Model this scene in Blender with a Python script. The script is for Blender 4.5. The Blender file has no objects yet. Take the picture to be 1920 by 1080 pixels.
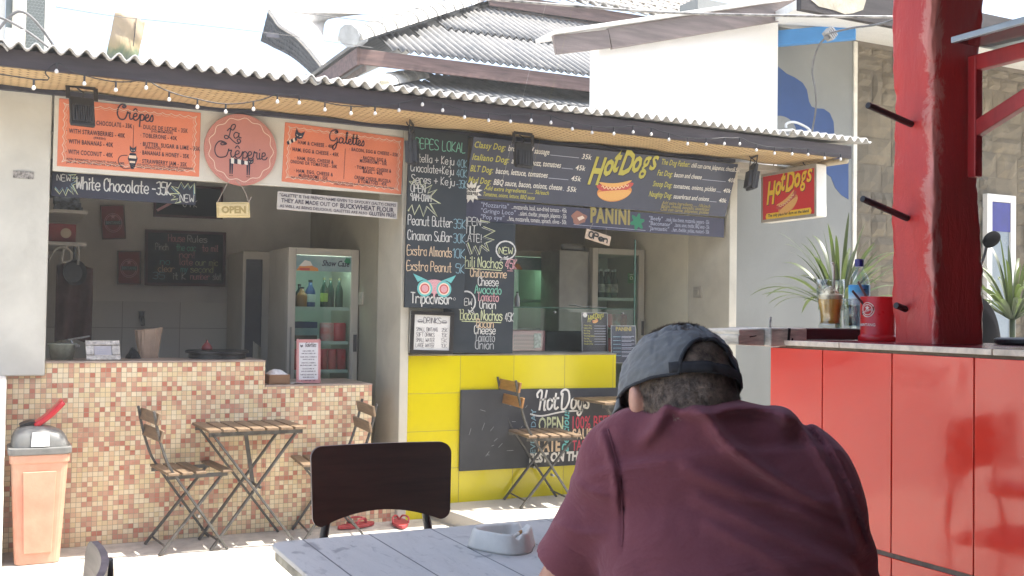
import bpy, bmesh, math, random
import numpy as np
from math import sin, cos, pi, radians, sqrt, atan2
from mathutils import Vector, Matrix, noise as mnoise
random.seed(7); rng = np.random.default_rng(7)
SC = bpy.context.scene; COL = SC.collection

# ------------------------------------------------------------------ camera, sky, sun
CAM = Vector((0, 0, 1.32)); FPX = 1930.0
YAW, PIT, ROL = radians(26.7), radians(1.5), radians(.85)
FWD = Vector((sin(YAW)*cos(PIT), cos(YAW)*cos(PIT), sin(PIT)))
_r0 = Vector((cos(YAW), -sin(YAW), 0)); _u0 = _r0.cross(FWD)
RGT = _r0*cos(ROL) + _u0*sin(ROL); UPV = RGT.cross(FWD)
cam = bpy.data.objects.new('camera', bpy.data.cameras.new('camera')); COL.objects.link(cam)
cam.data.sensor_width = 36; cam.data.lens = 36*FPX/1920; cam.data.clip_end = 500; cam.data.clip_start = .05
cam.matrix_world = Matrix((RGT, UPV, -FWD)).transposed().to_4x4(); cam.location = CAM
SC.camera = cam
SUN = Vector((.43, -.165, 1)).normalized()
w = bpy.data.worlds.new('World'); SC.world = w; w.use_nodes = True
nt = w.node_tree; bg = nt.nodes['Background']; sk = nt.nodes.new('ShaderNodeTexSky')
sk.sky_type = 'NISHITA'; sk.sun_disc = False
sk.sun_elevation = math.asin(SUN.z); sk.sun_rotation = atan2(SUN.x, SUN.y)
sk.air_density = 1.0; sk.dust_density = 4.0
nt.links.new(sk.outputs[0], bg.inputs[0]); bg.inputs[1].default_value = .15
sl = bpy.data.lights.new('sun', 'SUN'); sl.energy = 4.2; sl.angle = radians(.5); sl.color = (1, .95, .87)
so = bpy.data.objects.new('sun', sl); COL.objects.link(so); so.location = (4, -2, 9)
so.rotation_euler = SUN.to_track_quat('Z', 'Y').to_euler()
vs = SC.view_settings; vs.view_transform = 'Standard'; vs.look = 'None'; vs.exposure = 1.75; vs.gamma = 1
SC.cycles.max_bounces = 10; SC.cycles.diffuse_bounces = 6; SC.cycles.use_denoising = True

def ray(px, py): return FWD + RGT*((px-960)/FPX) + UPV*((540-py)/FPX)
def atY(px, py, y): d = ray(px, py); return CAM + d*(y/d.y)       # measured point on the plane y
def atX(px, py, x): d = ray(px, py); return CAM + d*(x/d.x)
def atD(px, py, d): return CAM + ray(px, py)*d                     # measured point at depth d

# ------------------------------------------------------------------ materials
class NT:
    def __init__(s, name):
        s.m = bpy.data.materials.new(name); s.m.use_nodes = True; s.t = s.m.node_tree
        s.b = s.t.nodes['Principled BSDF']
    def n(s, typ, **kw):
        o = s.t.nodes.new(typ)
        for k, v in kw.items(): setattr(o, k, v)
        return o
    def l(s, a, b): s.t.links.new(a, b)
    def math(s, op, a, b=None, c=None):
        o = s.n('ShaderNodeMath', operation=op)
        for i, v in enumerate((a, b, c)):
            if v is None: continue
            if isinstance(v, (int, float)): o.inputs[i].default_value = v
            else: s.l(v, o.inputs[i])
        return o.outputs[0]
    def mix(s, f, a, b, typ='MIX'):
        o = s.n('ShaderNodeMix', data_type='RGBA', blend_type=typ)
        for i, v in ((0, f), (6, a), (7, b)):
            if isinstance(v, (int, float)): o.inputs[i].default_value = v
            elif isinstance(v, tuple): o.inputs[i].default_value = (*v, 1)[:4]
            else: s.l(v, o.inputs[i])
        return o.outputs[2]
    def obj(s): return s.n('ShaderNodeTexCoord').outputs['Object']
    def noise(s, vec, scale, detail=4, rough=.55, dist=0, stretch=None):
        if stretch:
            mp = s.n('ShaderNodeMapping'); s.l(vec, mp.inputs[0]); mp.inputs[3].default_value = stretch; vec = mp.outputs[0]
        o = s.n('ShaderNodeTexNoise'); s.l(vec, o.inputs['Vector'])
        o.inputs['Scale'].default_value = scale; o.inputs['Detail'].default_value = detail
        o.inputs['Roughness'].default_value = rough; o.inputs['Distortion'].default_value = dist
        return o.outputs[0]
    def ramp(s, f, stops, interp='LINEAR'):
        o = s.n('ShaderNodeValToRGB'); s.l(f, o.inputs[0]); e = o.color_ramp; e.interpolation = interp
        while len(e.elements) < len(stops): e.elements.new(.5)
        for el, (p, c) in zip(e.elements, stops): el.position = p; el.color = (*c, 1)[:4] if isinstance(c, tuple) else (c, c, c, 1)
        return o.outputs[0]
    def bump(s, h, strength=.3, dist=.01):
        o = s.n('ShaderNodeBump'); s.l(h, o.inputs['Height']); o.inputs['Strength'].default_value = strength
        o.inputs['Distance'].default_value = dist; s.l(o.outputs[0], s.b.inputs['Normal']); return o
    def set(s, **kw):
        for k, v in kw.items():
            i = s.b.inputs[k.replace('_', ' ')]
            if isinstance(v, (int, float)): i.default_value = v
            elif isinstance(v, tuple): i.default_value = (*v, 1)[:4]
            else: s.l(v, i)
        return s
MATS = {}
def M(name, col, rough=.6, var=.12, scale=6, bump=0, bscale=60, metal=0, stretch=None, spec=.5, col2=None, **kw):
    """a plain surface with procedural mottling; col2 = second tone of worn patches"""
    if name in MATS: return MATS[name]
    t = NT(name); o = t.obj()
    c2 = col2 or tuple(max(0, x*(1-var*2.2)) for x in col)
    n = t.noise(o, scale, 5, .6, .3, stretch)
    f = t.ramp(n, [(.3, 0.0), (.72, 1.0)])
    c = t.mix(f, tuple(min(1, x*(1+var*.5)) for x in col), c2)
    r = t.math('ADD', t.math('MULTIPLY', n, .2), rough-.1)
    t.set(Base_Color=c, Roughness=r, Metallic=metal)
    t.b.inputs['Specular IOR Level'].default_value = spec
    if bump: t.bump(t.noise(o, bscale, 4, .6, 0, stretch), bump, .004)
    t.set(**kw); MATS[name] = t.m; return t.m
def INK(name, col, rough=.7, grain=.0):
    if name in MATS: return MATS[name]
    t = NT(name)
    if grain:
        n = t.noise(t.obj(), 260, 3, .7); t.set(Base_Color=t.mix(t.ramp(n, [(.35, 0.0), (.6, 1.0)]), tuple(x*(1-grain) for x in col), col), Roughness=rough)
    else:
        n = t.noise(t.obj(), 30, 3, .6); t.set(Base_Color=t.mix(t.math('MULTIPLY', n, .3), col, tuple(x*.7 for x in col)), Roughness=rough)
    MATS[name] = t.m; return t.m
def GLOW(name, col, s):
    if name in MATS: return MATS[name]
    t = NT(name); t.set(Base_Color=col, Emission_Color=col, Emission_Strength=s); MATS[name] = t.m; return t.m
def GLASS(name, col=(1, 1, 1), rough=.03, ior=1.45, alpha=.12):
    """thin pane: mostly see-through, with a mirror-like sheen"""
    if name in MATS: return MATS[name]
    t = NT(name); out = t.t.nodes['Material Output']
    tr = t.n('ShaderNodeBsdfTransparent'); tr.inputs[0].default_value = (*col, 1)
    gl = t.n('ShaderNodeBsdfGlossy'); gl.inputs['Roughness'].default_value = rough
    fr = t.n('ShaderNodeLayerWeight'); fr.inputs[0].default_value = .5
    mx = t.n('ShaderNodeMixShader'); t.l(t.math('ADD', t.math('MULTIPLY', t.math('POWER', fr.outputs[1], 4.0), .6), alpha*.5), mx.inputs[0])
    t.l(tr.outputs[0], mx.inputs[1]); t.l(gl.outputs[0], mx.inputs[2]); t.l(mx.outputs[0], out.inputs[0])
    MATS[name] = t.m; return t.m
def grid_mat(name, pitch, off, joint, cols, jointcol, rough=.25, jit=0, bump=.3, stain=.12):
    """square or oblong tiles laid out in real metres on x, y and z, each tile with its own tone"""
    t = NT(name); sep = t.n('ShaderNodeSeparateXYZ'); t.l(t.obj(), sep.inputs[0])
    nm = t.n('ShaderNodeSeparateXYZ'); t.l(t.n('ShaderNodeNewGeometry').outputs['Normal'], nm.inputs[0])
    cell = t.n('ShaderNodeCombineXYZ'); mask = None
    for i in range(3):
        q = t.math('DIVIDE', t.math('ADD', sep.outputs[i], off[i]), pitch[i])
        t.l(t.math('FLOOR', q), cell.inputs[i])
        fr = t.math('FRACT', q); e = t.math('MINIMUM', fr, t.math('SUBTRACT', 1.0, fr))
        e = t.math('LESS_THAN', t.math('MULTIPLY', e, pitch[i]), joint/2)
        e = t.math('MULTIPLY', e, t.math('LESS_THAN', t.math('ABSOLUTE', nm.outputs[i]), .6))
        mask = e if mask is None else t.math('MAXIMUM', mask, e)
    wn = t.n('ShaderNodeTexWhiteNoise', noise_dimensions='3D'); t.l(cell.outputs[0], wn.inputs['Vector'])
    c = t.ramp(wn.outputs['Value'], cols, 'CONSTANT')
    n = t.noise(t.obj(), 2.2, 5, .6)
    c = t.mix(t.math('MULTIPLY', n, stain), c, tuple(x*.5 for x in jointcol))
    w2 = t.n('ShaderNodeSeparateColor'); t.l(wn.outputs['Color'], w2.inputs[0])
    c = t.mix(t.math('MULTIPLY', w2.outputs[1], jit), c, (0, 0, 0))
    c = t.mix(mask, c, jointcol)
    t.set(Base_Color=c, Roughness=t.math('ADD', t.math('MULTIPLY', mask, .5), t.math('ADD', rough, t.math('MULTIPLY', n, .1))))
    if bump: t.bump(t.math('SUBTRACT', 1.0, mask), bump, .002)
    MATS[name] = t.m; return t.m

# ------------------------------------------------------------------ mesh building
def tag(o, label=None, cat=None, group=None, kind=None):
    if label: o['label'] = label
    if cat: o['category'] = cat
    if group: o['group'] = group
    if kind: o['kind'] = kind
    return o
def thing(name, label, cat, loc=(0, 0, 0), group=None):
    o = bpy.data.objects.new(name, None); COL.objects.link(o); o.location = loc; o.empty_display_size = .1
    return tag(o, label, cat, group)
def copy_tree(o, parent=None):
    c = o.copy(); COL.objects.link(c)
    if parent is not None: c.parent = parent
    for ch in list(o.children): copy_tree(ch, c)
    return c
def root_of(o):
    while o.parent: o = o.parent
    return o
class MB:
    def __init__(s): s.v = []; s.f = []
    def add(s, vs, fs):
        b = len(s.v); s.v += [tuple(v) for v in vs]; s.f += [tuple(i+b for i in f) for f in fs]; return s
    def box(s, a, b):
        x0, y0, z0 = [min(p, q) for p, q in zip(a, b)]; x1, y1, z1 = [max(p, q) for p, q in zip(a, b)]
        return s.add([(x0,y0,z0),(x1,y0,z0),(x1,y1,z0),(x0,y1,z0),(x0,y0,z1),(x1,y0,z1),(x1,y1,z1),(x0,y1,z1)],
                     [(0,3,2,1),(4,5,6,7),(0,1,5,4),(1,2,6,5),(2,3,7,6),(3,0,4,7)])
    def obox(s, c, ux, uy, uz):
        c, ux, uy, uz = map(Vector, (c, ux, uy, uz)); vs = []
        for k in (-1, 1):
            for (i, j) in ((-1,-1),(1,-1),(1,1),(-1,1)): vs.append(c+ux*i+uy*j+uz*k)
        f = [(0,3,2,1),(4,5,6,7),(0,1,5,4),(1,2,6,5),(2,3,7,6),(3,0,4,7)]
        if ux.cross(uy).dot(uz) < 0: f = [t[::-1] for t in f]
        return s.add(vs, f)
    def bar(s, p, q, w, h, up=(0, 0, 1)):
        p, q, up = Vector(p), Vector(q), Vector(up); d = q-p
        x = d.cross(up); x = x.normalized() if x.length > 1e-6 else Vector((1,0,0)); y = x.cross(d).normalized()
        return s.obox((p+q)/2, d/2, x*w/2, y*h/2)
    def tube(s, pts, r, n=8, cap=True):
        pts = [Vector(p) for p in pts]; rs = r if isinstance(r, (list, tuple)) else [r]*len(pts)
        b = len(s.v); nrm = None
        for i, p in enumerate(pts):
            d = (pts[min(i+1, len(pts)-1)]-pts[max(i-1, 0)]).normalized()
            if nrm is None: nrm = d.orthogonal().normalized()
            nrm = (nrm-d*nrm.dot(d)).normalized(); bi = d.cross(nrm)
            for k in range(n):
                a = 2*pi*k/n; s.v.append(tuple(p+(nrm*cos(a)+bi*sin(a))*rs[i]))
        for i in range(len(pts)-1):
            for k in range(n):
                k2 = (k+1) % n; s.f.append((b+i*n+k, b+i*n+k2, b+(i+1)*n+k2, b+(i+1)*n+k))
        if cap:
            s.f.append(tuple(b+k for k in range(n))[::-1]); s.f.append(tuple(b+(len(pts)-1)*n+k for k in range(n)))
        return s
    def lathe(s, prof, c=(0, 0, 0), n=24, sx=1, sy=1):
        b = len(s.v); c = Vector(c)
        for (r, z) in prof:
            for k in range(n):
                a = 2*pi*k/n; s.v.append((c.x+r*cos(a)*sx, c.y+r*sin(a)*sy, c.z+z))
        for i in range(len(prof)-1):
            for k in range(n):
                k2 = (k+1) % n; s.f.append((b+i*n+k, b+i*n+k2, b+(i+1)*n+k2, b+(i+1)*n+k))
        if prof[0][0] > 1e-5: s.f.append(tuple(b+k for k in range(n))[::-1])
        if prof[-1][0] > 1e-5: s.f.append(tuple(b+(len(prof)-1)*n+k for k in range(n)))
        return s
    def prism(s, poly, o, u, v, depth):
        """outline in the (u, v) plane at o, pushed back by depth along u x v reversed"""
        o, u, v = Vector(o), Vector(u), Vector(v); nn = u.cross(v).normalized()
        b = len(s.v); m = len(poly)
        if sum(poly[i][0]*poly[(i+1) % m][1]-poly[(i+1) % m][0]*poly[i][1] for i in range(m)) < 0: poly = poly[::-1]
        for k in (0, 1):
            for (x, y) in poly: s.v.append(tuple(o+u*x+v*y-nn*depth*k))
        s.f.append(tuple(b+i for i in range(m))); s.f.append(tuple(b+m+i for i in range(m))[::-1])
        for i in range(m):
            j = (i+1) % m; s.f.append((b+i, b+m+i, b+m+j, b+j))
        return s
    def grid(s, fn, nu, nv, closed_u=False):
        b = len(s.v)
        for j in range(nv+1):
            for i in range(nu+(0 if closed_u else 1)): s.v.append(tuple(fn(i/nu, j/nv)))
        w_ = nu if closed_u else nu+1
        for j in range(nv):
            for i in range(nu):
                i2 = (i+1) % w_ if closed_u else i+1
                s.f.append((b+j*w_+i, b+j*w_+i2, b+(j+1)*w_+i2, b+(j+1)*w_+i))
        return s
    def build(s, name, mat, parent=None, bevel=0, smooth=False, solid=0, loc=None, seg=2, subsurf=0):
        me = bpy.data.meshes.new(name); V = np.array(s.v, dtype=float).reshape(-1, 3)
        o = bpy.data.objects.new(name, me); COL.objects.link(o)
        if parent is not None:
            o.parent = parent; V = V-np.array(root_of(parent).location)
        else:
            if loc is None: loc = ((V[:,0].min()+V[:,0].max())/2, (V[:,1].min()+V[:,1].max())/2, V[:,2].min())
            o.location = loc; V = V-np.array(loc)
        me.from_pydata(V.tolist(), [], s.f); me.update()
        for m_ in (mat if isinstance(mat, (list, tuple)) else [mat]): me.materials.append(m_)
        if smooth: me.polygons.foreach_set('use_smooth', [True]*len(me.polygons))
        if solid:
            md = o.modifiers.new('solid', 'SOLIDIFY'); md.thickness = solid; md.offset = 0
        if bevel:
            md = o.modifiers.new('bevel', 'BEVEL'); md.width = bevel; md.segments = seg; md.limit_method = 'ANGLE'; md.angle_limit = radians(40)
        if subsurf:
            md = o.modifiers.new('sub', 'SUBSURF'); md.levels = subsurf; md.render_levels = subsurf
        return o
def struct(name, mb, mat, **kw): return tag(mb.build(name, mat, None, **kw), kind='structure')
def one(name, mb, mat, label, cat, group=None, **kw): return tag(mb.build(name, mat, None, **kw), label, cat, group)
def smooth_line(pts, n=6):
    pts = [Vector(p) for p in pts]; out = []
    for i in range(len(pts)-1):
        p0, p1, p2, p3 = pts[max(i-1, 0)], pts[i], pts[i+1], pts[min(i+2, len(pts)-1)]
        for k in range(n):
            t = k/n; out.append(.5*((2*p1)+(p2-p0)*t+(2*p0-5*p1+4*p2-p3)*t*t+(3*p1-p0-3*p2+p3)*t**3))
    return out+[pts[-1]]

# ------------------------------------------------------------------ lettering
GL = {k: v for k, v in (e.split(' ', 1) for e in '''A 003a60|1454
B 000a4a59574606|4655514000
C 584a2a0802204052
D 000a3a5855523000
E 5a0a0050|0545
F 5a0a00|0545
G 584a2a080220405255|3555
H 000a|606a|0565
I 101a
J 4a42301002
K 000a|5a0450
L 0a0050
M 000a346a60
N 000a505a
O 2a0802204052584a2a
P 000a4a59564505
Q 2a0802204052584a2a|3360
R 000a4a59564505|2550
S 594a1a0907165351401001
T 0a6a|303a
U 0a022040525a
V 0a306a
W 0a1036506a
X 005a|0a50
Y 0a356a|3530
Z 0a5a0050
a 56260402204053|5650
b 0a00|0426465452401002
c 5546260402204051
d 5a50|5446260402204052
e 03535546260402204051
f 4a3a2820|0646
g 56260402204053|565z4x1x0y
h 0a00|0426465450
i 1016|1819
j 363z2x0x|3839
k 0a00|460350
l 1a1120
m 0600|0416263530|3546566560
n 0600|0426465450
o 260402204052544626
p 060x|0426465452401002
q 565x|5446260402204052
r 0600|04264655
s 554616054352401001
t 2a213040|0646
u 0601204053|5650
v 062046
w 0610345066
x 0056|0650
y 0620|460x
z 06560050
0 2a0802204052584a2a
1 082a20
2 08294a58560050
3 092a4a58564525|455452402001
4 404a0363
5 5a0a06465452401001
6 4a1a060220405254462604
7 0a5a20
8 2507092a4a59574525|2504022040525445
9 57462607092a4a5857|5750
+ 3137|0464
- 0444
. 1011
, 212z0y
: 1011|1516
! 1a13|1011
' 1a18
& 602808194a47010010305 '''.replace('305 ', '3053').split('\n') if ' ' in e)}
YC = {'z': -1, 'y': -2, 'x': -3, 'a': 10}
def gpts(ch):
    out = []
    for st in GL.get(ch, '').split('|'):
        p = []
        for i in range(0, len(st)-1, 2):
            x, y = st[i], st[i+1]; p.append((YC.get(x, 0) if x in YC else int(x), YC[y] if y in YC else int(y)))
        if len(p) > 1: out.append(p)
    return out
_fc = bpy.data.curves.new('face', 'FONT'); _fo = bpy.data.objects.new('face', _fc); COL.objects.link(_fo)
_fcache = {}
def font_mesh(body, bold=0, shear=0, space=1.0):
    k = (body, bold, shear, space)
    if k not in _fcache:
        _fc.body = body; _fc.size = 1; _fc.offset = bold; _fc.shear = shear; _fc.space_character = space; _fc.resolution_u = 2
        bpy.context.view_layer.update()
        dg = bpy.context.evaluated_depsgraph_get(); me = bpy.data.meshes.new_from_object(_fo.evaluated_get(dg))
        V = np.array([v.co[:2] for v in me.vertices]).reshape(-1, 2); F = [tuple(p.vertices) for p in me.polygons]
        bpy.data.meshes.remove(me); _fcache[k] = (V, F)
    return _fcache[k]
class Sign:
    """a flat board in the place: O lower left corner, U along, V up; lettering lies a millimetre or two in front"""
    def __init__(s, O, U, V): s.O, s.U, s.V = Vector(O), Vector(U).normalized(), Vector(V).normalized(); s.N = s.U.cross(s.V); s.mb = {}
    def P(s, u, v, n=.002): return s.O+s.U*u+s.V*v+s.N*n
    def _m(s, ink): return s.mb.setdefault(ink, MB())
    def poly(s, ink, pts, n=.002):
        m = s._m(ink); a = sum(pts[i][0]*pts[(i+1) % len(pts)][1]-pts[(i+1) % len(pts)][0]*pts[i][1] for i in range(len(pts)))
        if a < 0: pts = pts[::-1]
        m.add([s.P(u, v, n) for u, v in pts], [tuple(range(len(pts)))])
    def rect(s, ink, u0, v0, u1, v1, n=.002): s.poly(ink, [(u0, v0), (u1, v0), (u1, v1), (u0, v1)], n)
    def disc(s, ink, u, v, r, n=.002, ry=None, k=28, rot=0):
        ry = ry or r; c, d = cos(rot), sin(rot)
        s.poly(ink, [(u+r*cos(2*pi*i/k)*c-ry*sin(2*pi*i/k)*d, v+r*cos(2*pi*i/k)*d+ry*sin(2*pi*i/k)*c) for i in range(k)], n)
    def line(s, ink, pts, w, n=.002, closed=False, jit=0):
        m = s._m(ink); pts = [Vector((p[0], p[1])) for p in pts]
        if closed: pts = pts+[pts[0]]
        L = len(pts); b = len(m.v)
        for i, p in enumerate(pts):
            a, c = pts[max(i-1, 0)], pts[min(i+1, L-1)]
            if closed and i in (0, L-1): a, c = pts[L-2], pts[1]
            d = (c-a); d = d.normalized() if d.length > 1e-9 else Vector((1, 0)); q = Vector((-d.y, d.x))*w/2*(1+random.uniform(-jit, jit))
            e = d*w*.35*(-1 if i == 0 else 1 if i == L-1 else 0) if not closed else d*0
            m.v.append(tuple(s.P(*(p+q+e), n))); m.v.append(tuple(s.P(*(p-q+e), n)))
        for i in range(L-1): m.f.append((b+2*i, b+2*i+1, b+2*i+3, b+2*i+2))
    def font(s, ink, body, u, v, size, align='l', bold=0, shear=0, space=1.0, width=None, n=.002, rot=0, sx=1):
        V, F = font_mesh(body, bold, shear, space)
        if not len(V): return 0
        w_ = V[:, 0].max()-V[:, 0].min(); k = size*1.0
        kx = width/w_ if width else k*sx; off = {'l': 0, 'c': -.5, 'r': -1}[align]*w_*kx
        c, d = cos(rot), sin(rot); m = s._m(ink); P = []
        for x, y in V:
            a, b = (x-V[:, 0].min())*kx+off, y*k; P.append(s.P(u+a*c-b*d, v+a*d+b*c, n))
        m.add(P, F); return w_*kx
    def chalk(s, ink, body, u, v, h, align='l', w=None, wide=.78, shear=0, smooth=3, jit=.12, n=.002, width=None, rot=0, gap=1.7):
        """single-stroke hand lettering; h = cap height"""
        k = h/10; w = w or h*.1; x = 0; strokes = []
        for ch in body:
            if ch == ' ': x += 4.2; continue
            acc = None
            if ch == 'ê': acc = ch; ch = 'e'
            st = gpts(ch); mx = max([p[0] for q in st for p in q] or [3])
            for q in st:
                q = [(x+p[0]+random.uniform(-jit, jit), p[1]+random.uniform(-jit, jit)) for p in q]
                strokes.append([tuple(t) for t in smooth_line([(a, b, 0) for a, b in q], smooth)] if smooth and len(q) > 2 else q)
            if acc: strokes.append([(x+1, 7.2), (x+2.8, 9.2), (x+4.6, 7.2)])
            x += mx+gap
        tot = (x-gap); kx = width/tot if width else k*wide; off = {'l': 0, 'c': -.5, 'r': -1}[align]*tot*kx
        c, d = cos(rot), sin(rot)
        for q in strokes:
            s.line(ink, [(u+(p[0]*kx+p[1]*k*shear+off)*c-p[1]*k*d, v+(p[0]*kx+p[1]*k*shear+off)*d+p[1]*k*c) for p in q], w, n, jit=.15)
        return tot*kx
    def script(s, ink, strokes, u, v, k, w, n=.002, shear=0, rot=0):
        for q in strokes:
            pts = smooth_line([(a, b, 0) for a, b in q], 6)
            s.line(ink, [(u+(p[0]+p[1]*shear)*k, v+p[1]*k) for p in pts], w, n)
    def burst(s, ink, u, v, pts, w, n=.002): s.line(ink, [(u+a, v+b) for a, b in pts], w, n, jit=.3)
    def finish(s, parent, name='lettering'):
        for ink, m in s.mb.items(): m.build(name, MATS[ink], parent)
def board(name, label, cat, px, Yp, mat, thick=.012, group=None, bevel=.002, frame=None, fw=.02, tilt=None):
    """px = four picture corners tl tr br bl of a board hanging in the plane y = Yp"""
    if tilt: pts = [atY(*p, tilt[0] if i < 2 else tilt[1]) for i, p in enumerate(px)]
    else: pts = [atY(*p, Yp) for p in px]
    tl, tr, br, bl = pts
    U = ((tr-tl)+(br-bl)).normalized(); V = ((tl-bl)+(tr-br)); V = (V-U*V.dot(U)).normalized()
    c = (tl+tr+br+bl)/4; W = ((tr-tl).length+(br-bl).length)/2; H = ((tl-bl).length+(tr-br).length)/2
    O = c-U*W/2-V*H/2; N = U.cross(V)
    t = thing(name, label, cat, tuple(O+U*W/2+N*-.0), group)
    m = MB().obox(c-N*thick/2, U*W/2, V*H/2, N*thick/2); m.build('panel', mat, t, bevel=bevel)
    if frame:
        f = MB()
        for a, b, du, dv in ((0, 0, W, fw), (0, H-fw, W, fw), (0, fw, fw, H-2*fw), (W-fw, fw, fw, H-2*fw)):
            f.obox(O+U*(a+du/2)+V*(b+dv/2)+N*.004, U*du/2, V*dv/2, N*.008)
        f.build('frame', frame, t, bevel=.002)
    sg = Sign(O, U, V); sg.W, sg.H = W, H
    return t, sg
# ------------------------------------------------------------------ materials used in several places
WHITEWALL = M('white_plaster', (.74, .73, .68), .75, .06, 2.5, bump=.25, bscale=35)
OLDWALL = M('old_plaster', (.58, .57, .50), .8, .10, 3.0, bump=.4, bscale=22)
ROOMWALL = M('room_plaster', (.74, .72, .67), .7, .12, 1.6, bump=.15)
ROOMWARM = M('room_plaster_warm', (.76, .72, .58), .7, .10, 1.6, bump=.15)
DARKWOOD = M('dark_stained_wood', (.050, .036, .040), .55, .25, 3, bump=.3, bscale=30, stretch=(1, 6, 8))
REDWOOD = M('reddish_eave_wood', (.17, .10, .085), .6, .25, 3, bump=.3, bscale=20, stretch=(1, 6, 10))
GREYWOOD = M('grey_eave_wood', (.21, .17, .155), .65, .2, 2.5, bump=.3, bscale=20, stretch=(1, 5, 10))
CEMENT = M('fibre_cement', (.50, .49, .46), .85, .16, 5, bump=.3, bscale=60, col2=(.36, .36, .35))
BLACKMETAL = M('black_metal', (.022, .022, .024), .45, .2, 20)
GREYMETAL = M('grey_metal', (.33, .33, .32), .4, .2, 20, metal=.6)
WHITEPLASTIC = M('white_plastic', (.72, .71, .66), .4, .05, 8)
CAULK = M('pale_tile_edge', (.80, .70, .58), .7, .15, 30, bump=.3)

# ------------------------------------------------------------------ ground
t = NT('sandy_concrete'); o = t.obj()
n1 = t.noise(o, .9, 6, .6, .4); n2 = t.noise(o, 14, 5, .65)
c = t.mix(t.ramp(n1, [(.35, 0.0), (.7, 1.0)]), (.44, .41, .36), (.53, .50, .44))
c = t.mix(t.ramp(n2, [(.42, 0.0), (.75, 1.0)]), c, (.34, .31, .27))
t.set(Base_Color=c, Roughness=.9); t.bump(t.noise(o, 40, 6, .7), .5, .006); GROUND = t.m
g = MB(); g.grid(lambda u, v: (-60+120*u, -60+120*v, 0), 30, 30); struct('ground', g, GROUND)
t = NT('kerb_concrete'); o = t.obj(); n = t.noise(o, 3, 6, .65)
t.set(Base_Color=t.mix(n, (.50, .47, .41), (.38, .35, .30)), Roughness=.9); t.bump(t.noise(o, 50, 5, .7), .5, .006); KERB = t.m
p = MB()
edge = [(2.56, 6.24), (2.585, 6.0), (2.60, 5.8), (2.63, 5.5), (2.66, 5.2), (2.70, 4.9), (2.72, 4.6)]
top = [(x+random.uniform(-.012, .012), y) for x, y in edge]+[(9.5, 4.6), (9.5, 6.69), (5.02, 6.69), (5.02, 6.24)]
p.prism(top, (0, 0, .088), (1, 0, 0), (0, 1, 0), .1); struct('raised_pavement', p, KERB, bevel=.014)

# ------------------------------------------------------------------ the snack stall building
stall = thing('snack_stall', 'low open-fronted snack stall with corrugated cement roof edge and woven soffit', 'stall', (2.6, 7.2, 0))
b = MB(); b.box((-1.6, 6.17, .95), (.258, 6.45, 2.505)); b.build('pillar', OLDWALL, stall, bevel=.008)
b = MB(); b.box((2.312, 6.17, 0), (2.372, 6.62, 2.5)); b.build('pillar', M('cream_pillar', (.56, .53, .44), .75, .10, 3, bump=.25), stall, bevel=.006)
b = MB(); b.box((4.93, 6.17, .088), (5.0, 6.69, 2.5)); b.build('pillar', M('cream_pillar', (.66, .62, .52)), stall, bevel=.006)
b = MB(); b.box((-1.6, 8.3, 0), (5.1, 8.42, 2.9)); b.build('back_wall', ROOMWALL, stall)
b = MB(); b.box((.02, 6.45, 0), (.12, 8.3, 2.9)); b.build('side_wall', ROOMWALL, stall)
b = MB(); b.box((2.312, 6.625, 0), (2.372, 8.3, 2.9)); b.build('partition', M('grey_partition', (.36, .335, .25), .7, .14, 1.3, bump=.15), stall)
b = MB(); b.box((4.93, 6.695, 0), (5.05, 8.3, 2.9)); b.build('side_wall', ROOMWARM, stall)
b = MB(); b.box((.12, 6.46, 2.62), (4.93, 8.29, 2.66)); b.build('ceiling', M('dim_ceiling', (.60, .57, .5), .8), stall)
b = MB(); b.box((.12, 6.46, -.05), (4.93, 8.29, .012)); b.build('floor', M('stall_floor', (.45, .41, .36), .5), stall)
# wainscot of big tiles on the back wall
wt = grid_mat('wainscot_tile', (.42, .5, .40), (.05, .2, .02), .005, [(0, (.66, .65, .60)), (.5, (.69, .68, .62))], (.42, .40, .37), .3, .08)
b = MB(); b.box((.13, 8.28, .013), (2.31, 8.297, 1.38)); b.build('wainscot', wt, stall)
# board band behind the menus
b = MB(); b.box((.27, 6.172, 2.075), (2.309, 6.20, 2.497)); b.build('fascia_panel', M('menu_backing', (.62, .60, .52), .6, .06), stall, bevel=.002)
b = MB(); b.box((2.374, 6.205, 2.1), (4.928, 6.23, 2.497)); b.build('fascia_panel', M('menu_backing', (.62, .60, .52)), stall, bevel=.002)
# corrugated roof
def wave(x, p=.0765, a=.018): return a*cos(2*pi*x/p)
def corr(xa, xb, y0, z0, y1, z1, p=.0765, a=.018, dz=0, per=8):
    n = int((xb-xa)/p*per); m = MB()
    m.grid(lambda u, v: (xa+(xb-xa)*u, y0+(y1-y0)*v, z0+(z1-z0)*v+wave(xa+(xb-xa)*u, p, a)+dz), n, 3); return m
xs = [-1.4, -.02, .62, 1.54, 2.45, 3.36, 4.27, 5.0, 5.665]
for i in range(len(xs)-1):
    k = i % 2
    corr(xs[i]-.05, xs[i+1]+.05, 5.545+random.uniform(-.012, .012), 2.592+.0085*xs[i]*.8+.006*k, 8.8, 2.99+.006*k).build('roof_sheet', CEMENT, stall, smooth=True, solid=.007)
b = MB(); b.box((-1.5, 5.60, 2.502), (5.585, 5.628, 2.592)); b.build('fascia_board', DARKWOOD, stall, bevel=.003)
b = MB(); b.box((-1.5, 5.628, 2.585), (5.57, 6.16, 2.60)); b.build('roof_batten', DARKWOOD, stall)
t = NT('woven_bamboo'); o = t.obj(); sp = t.n('ShaderNodeSeparateXYZ'); t.l(o, sp.inputs[0])
row = t.math('FLOOR', t.math('DIVIDE', sp.outputs[1], .019)); ph = t.math('MULTIPLY', t.math('FRACT', t.math('MULTIPLY', row, .5)), 1.0)
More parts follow.
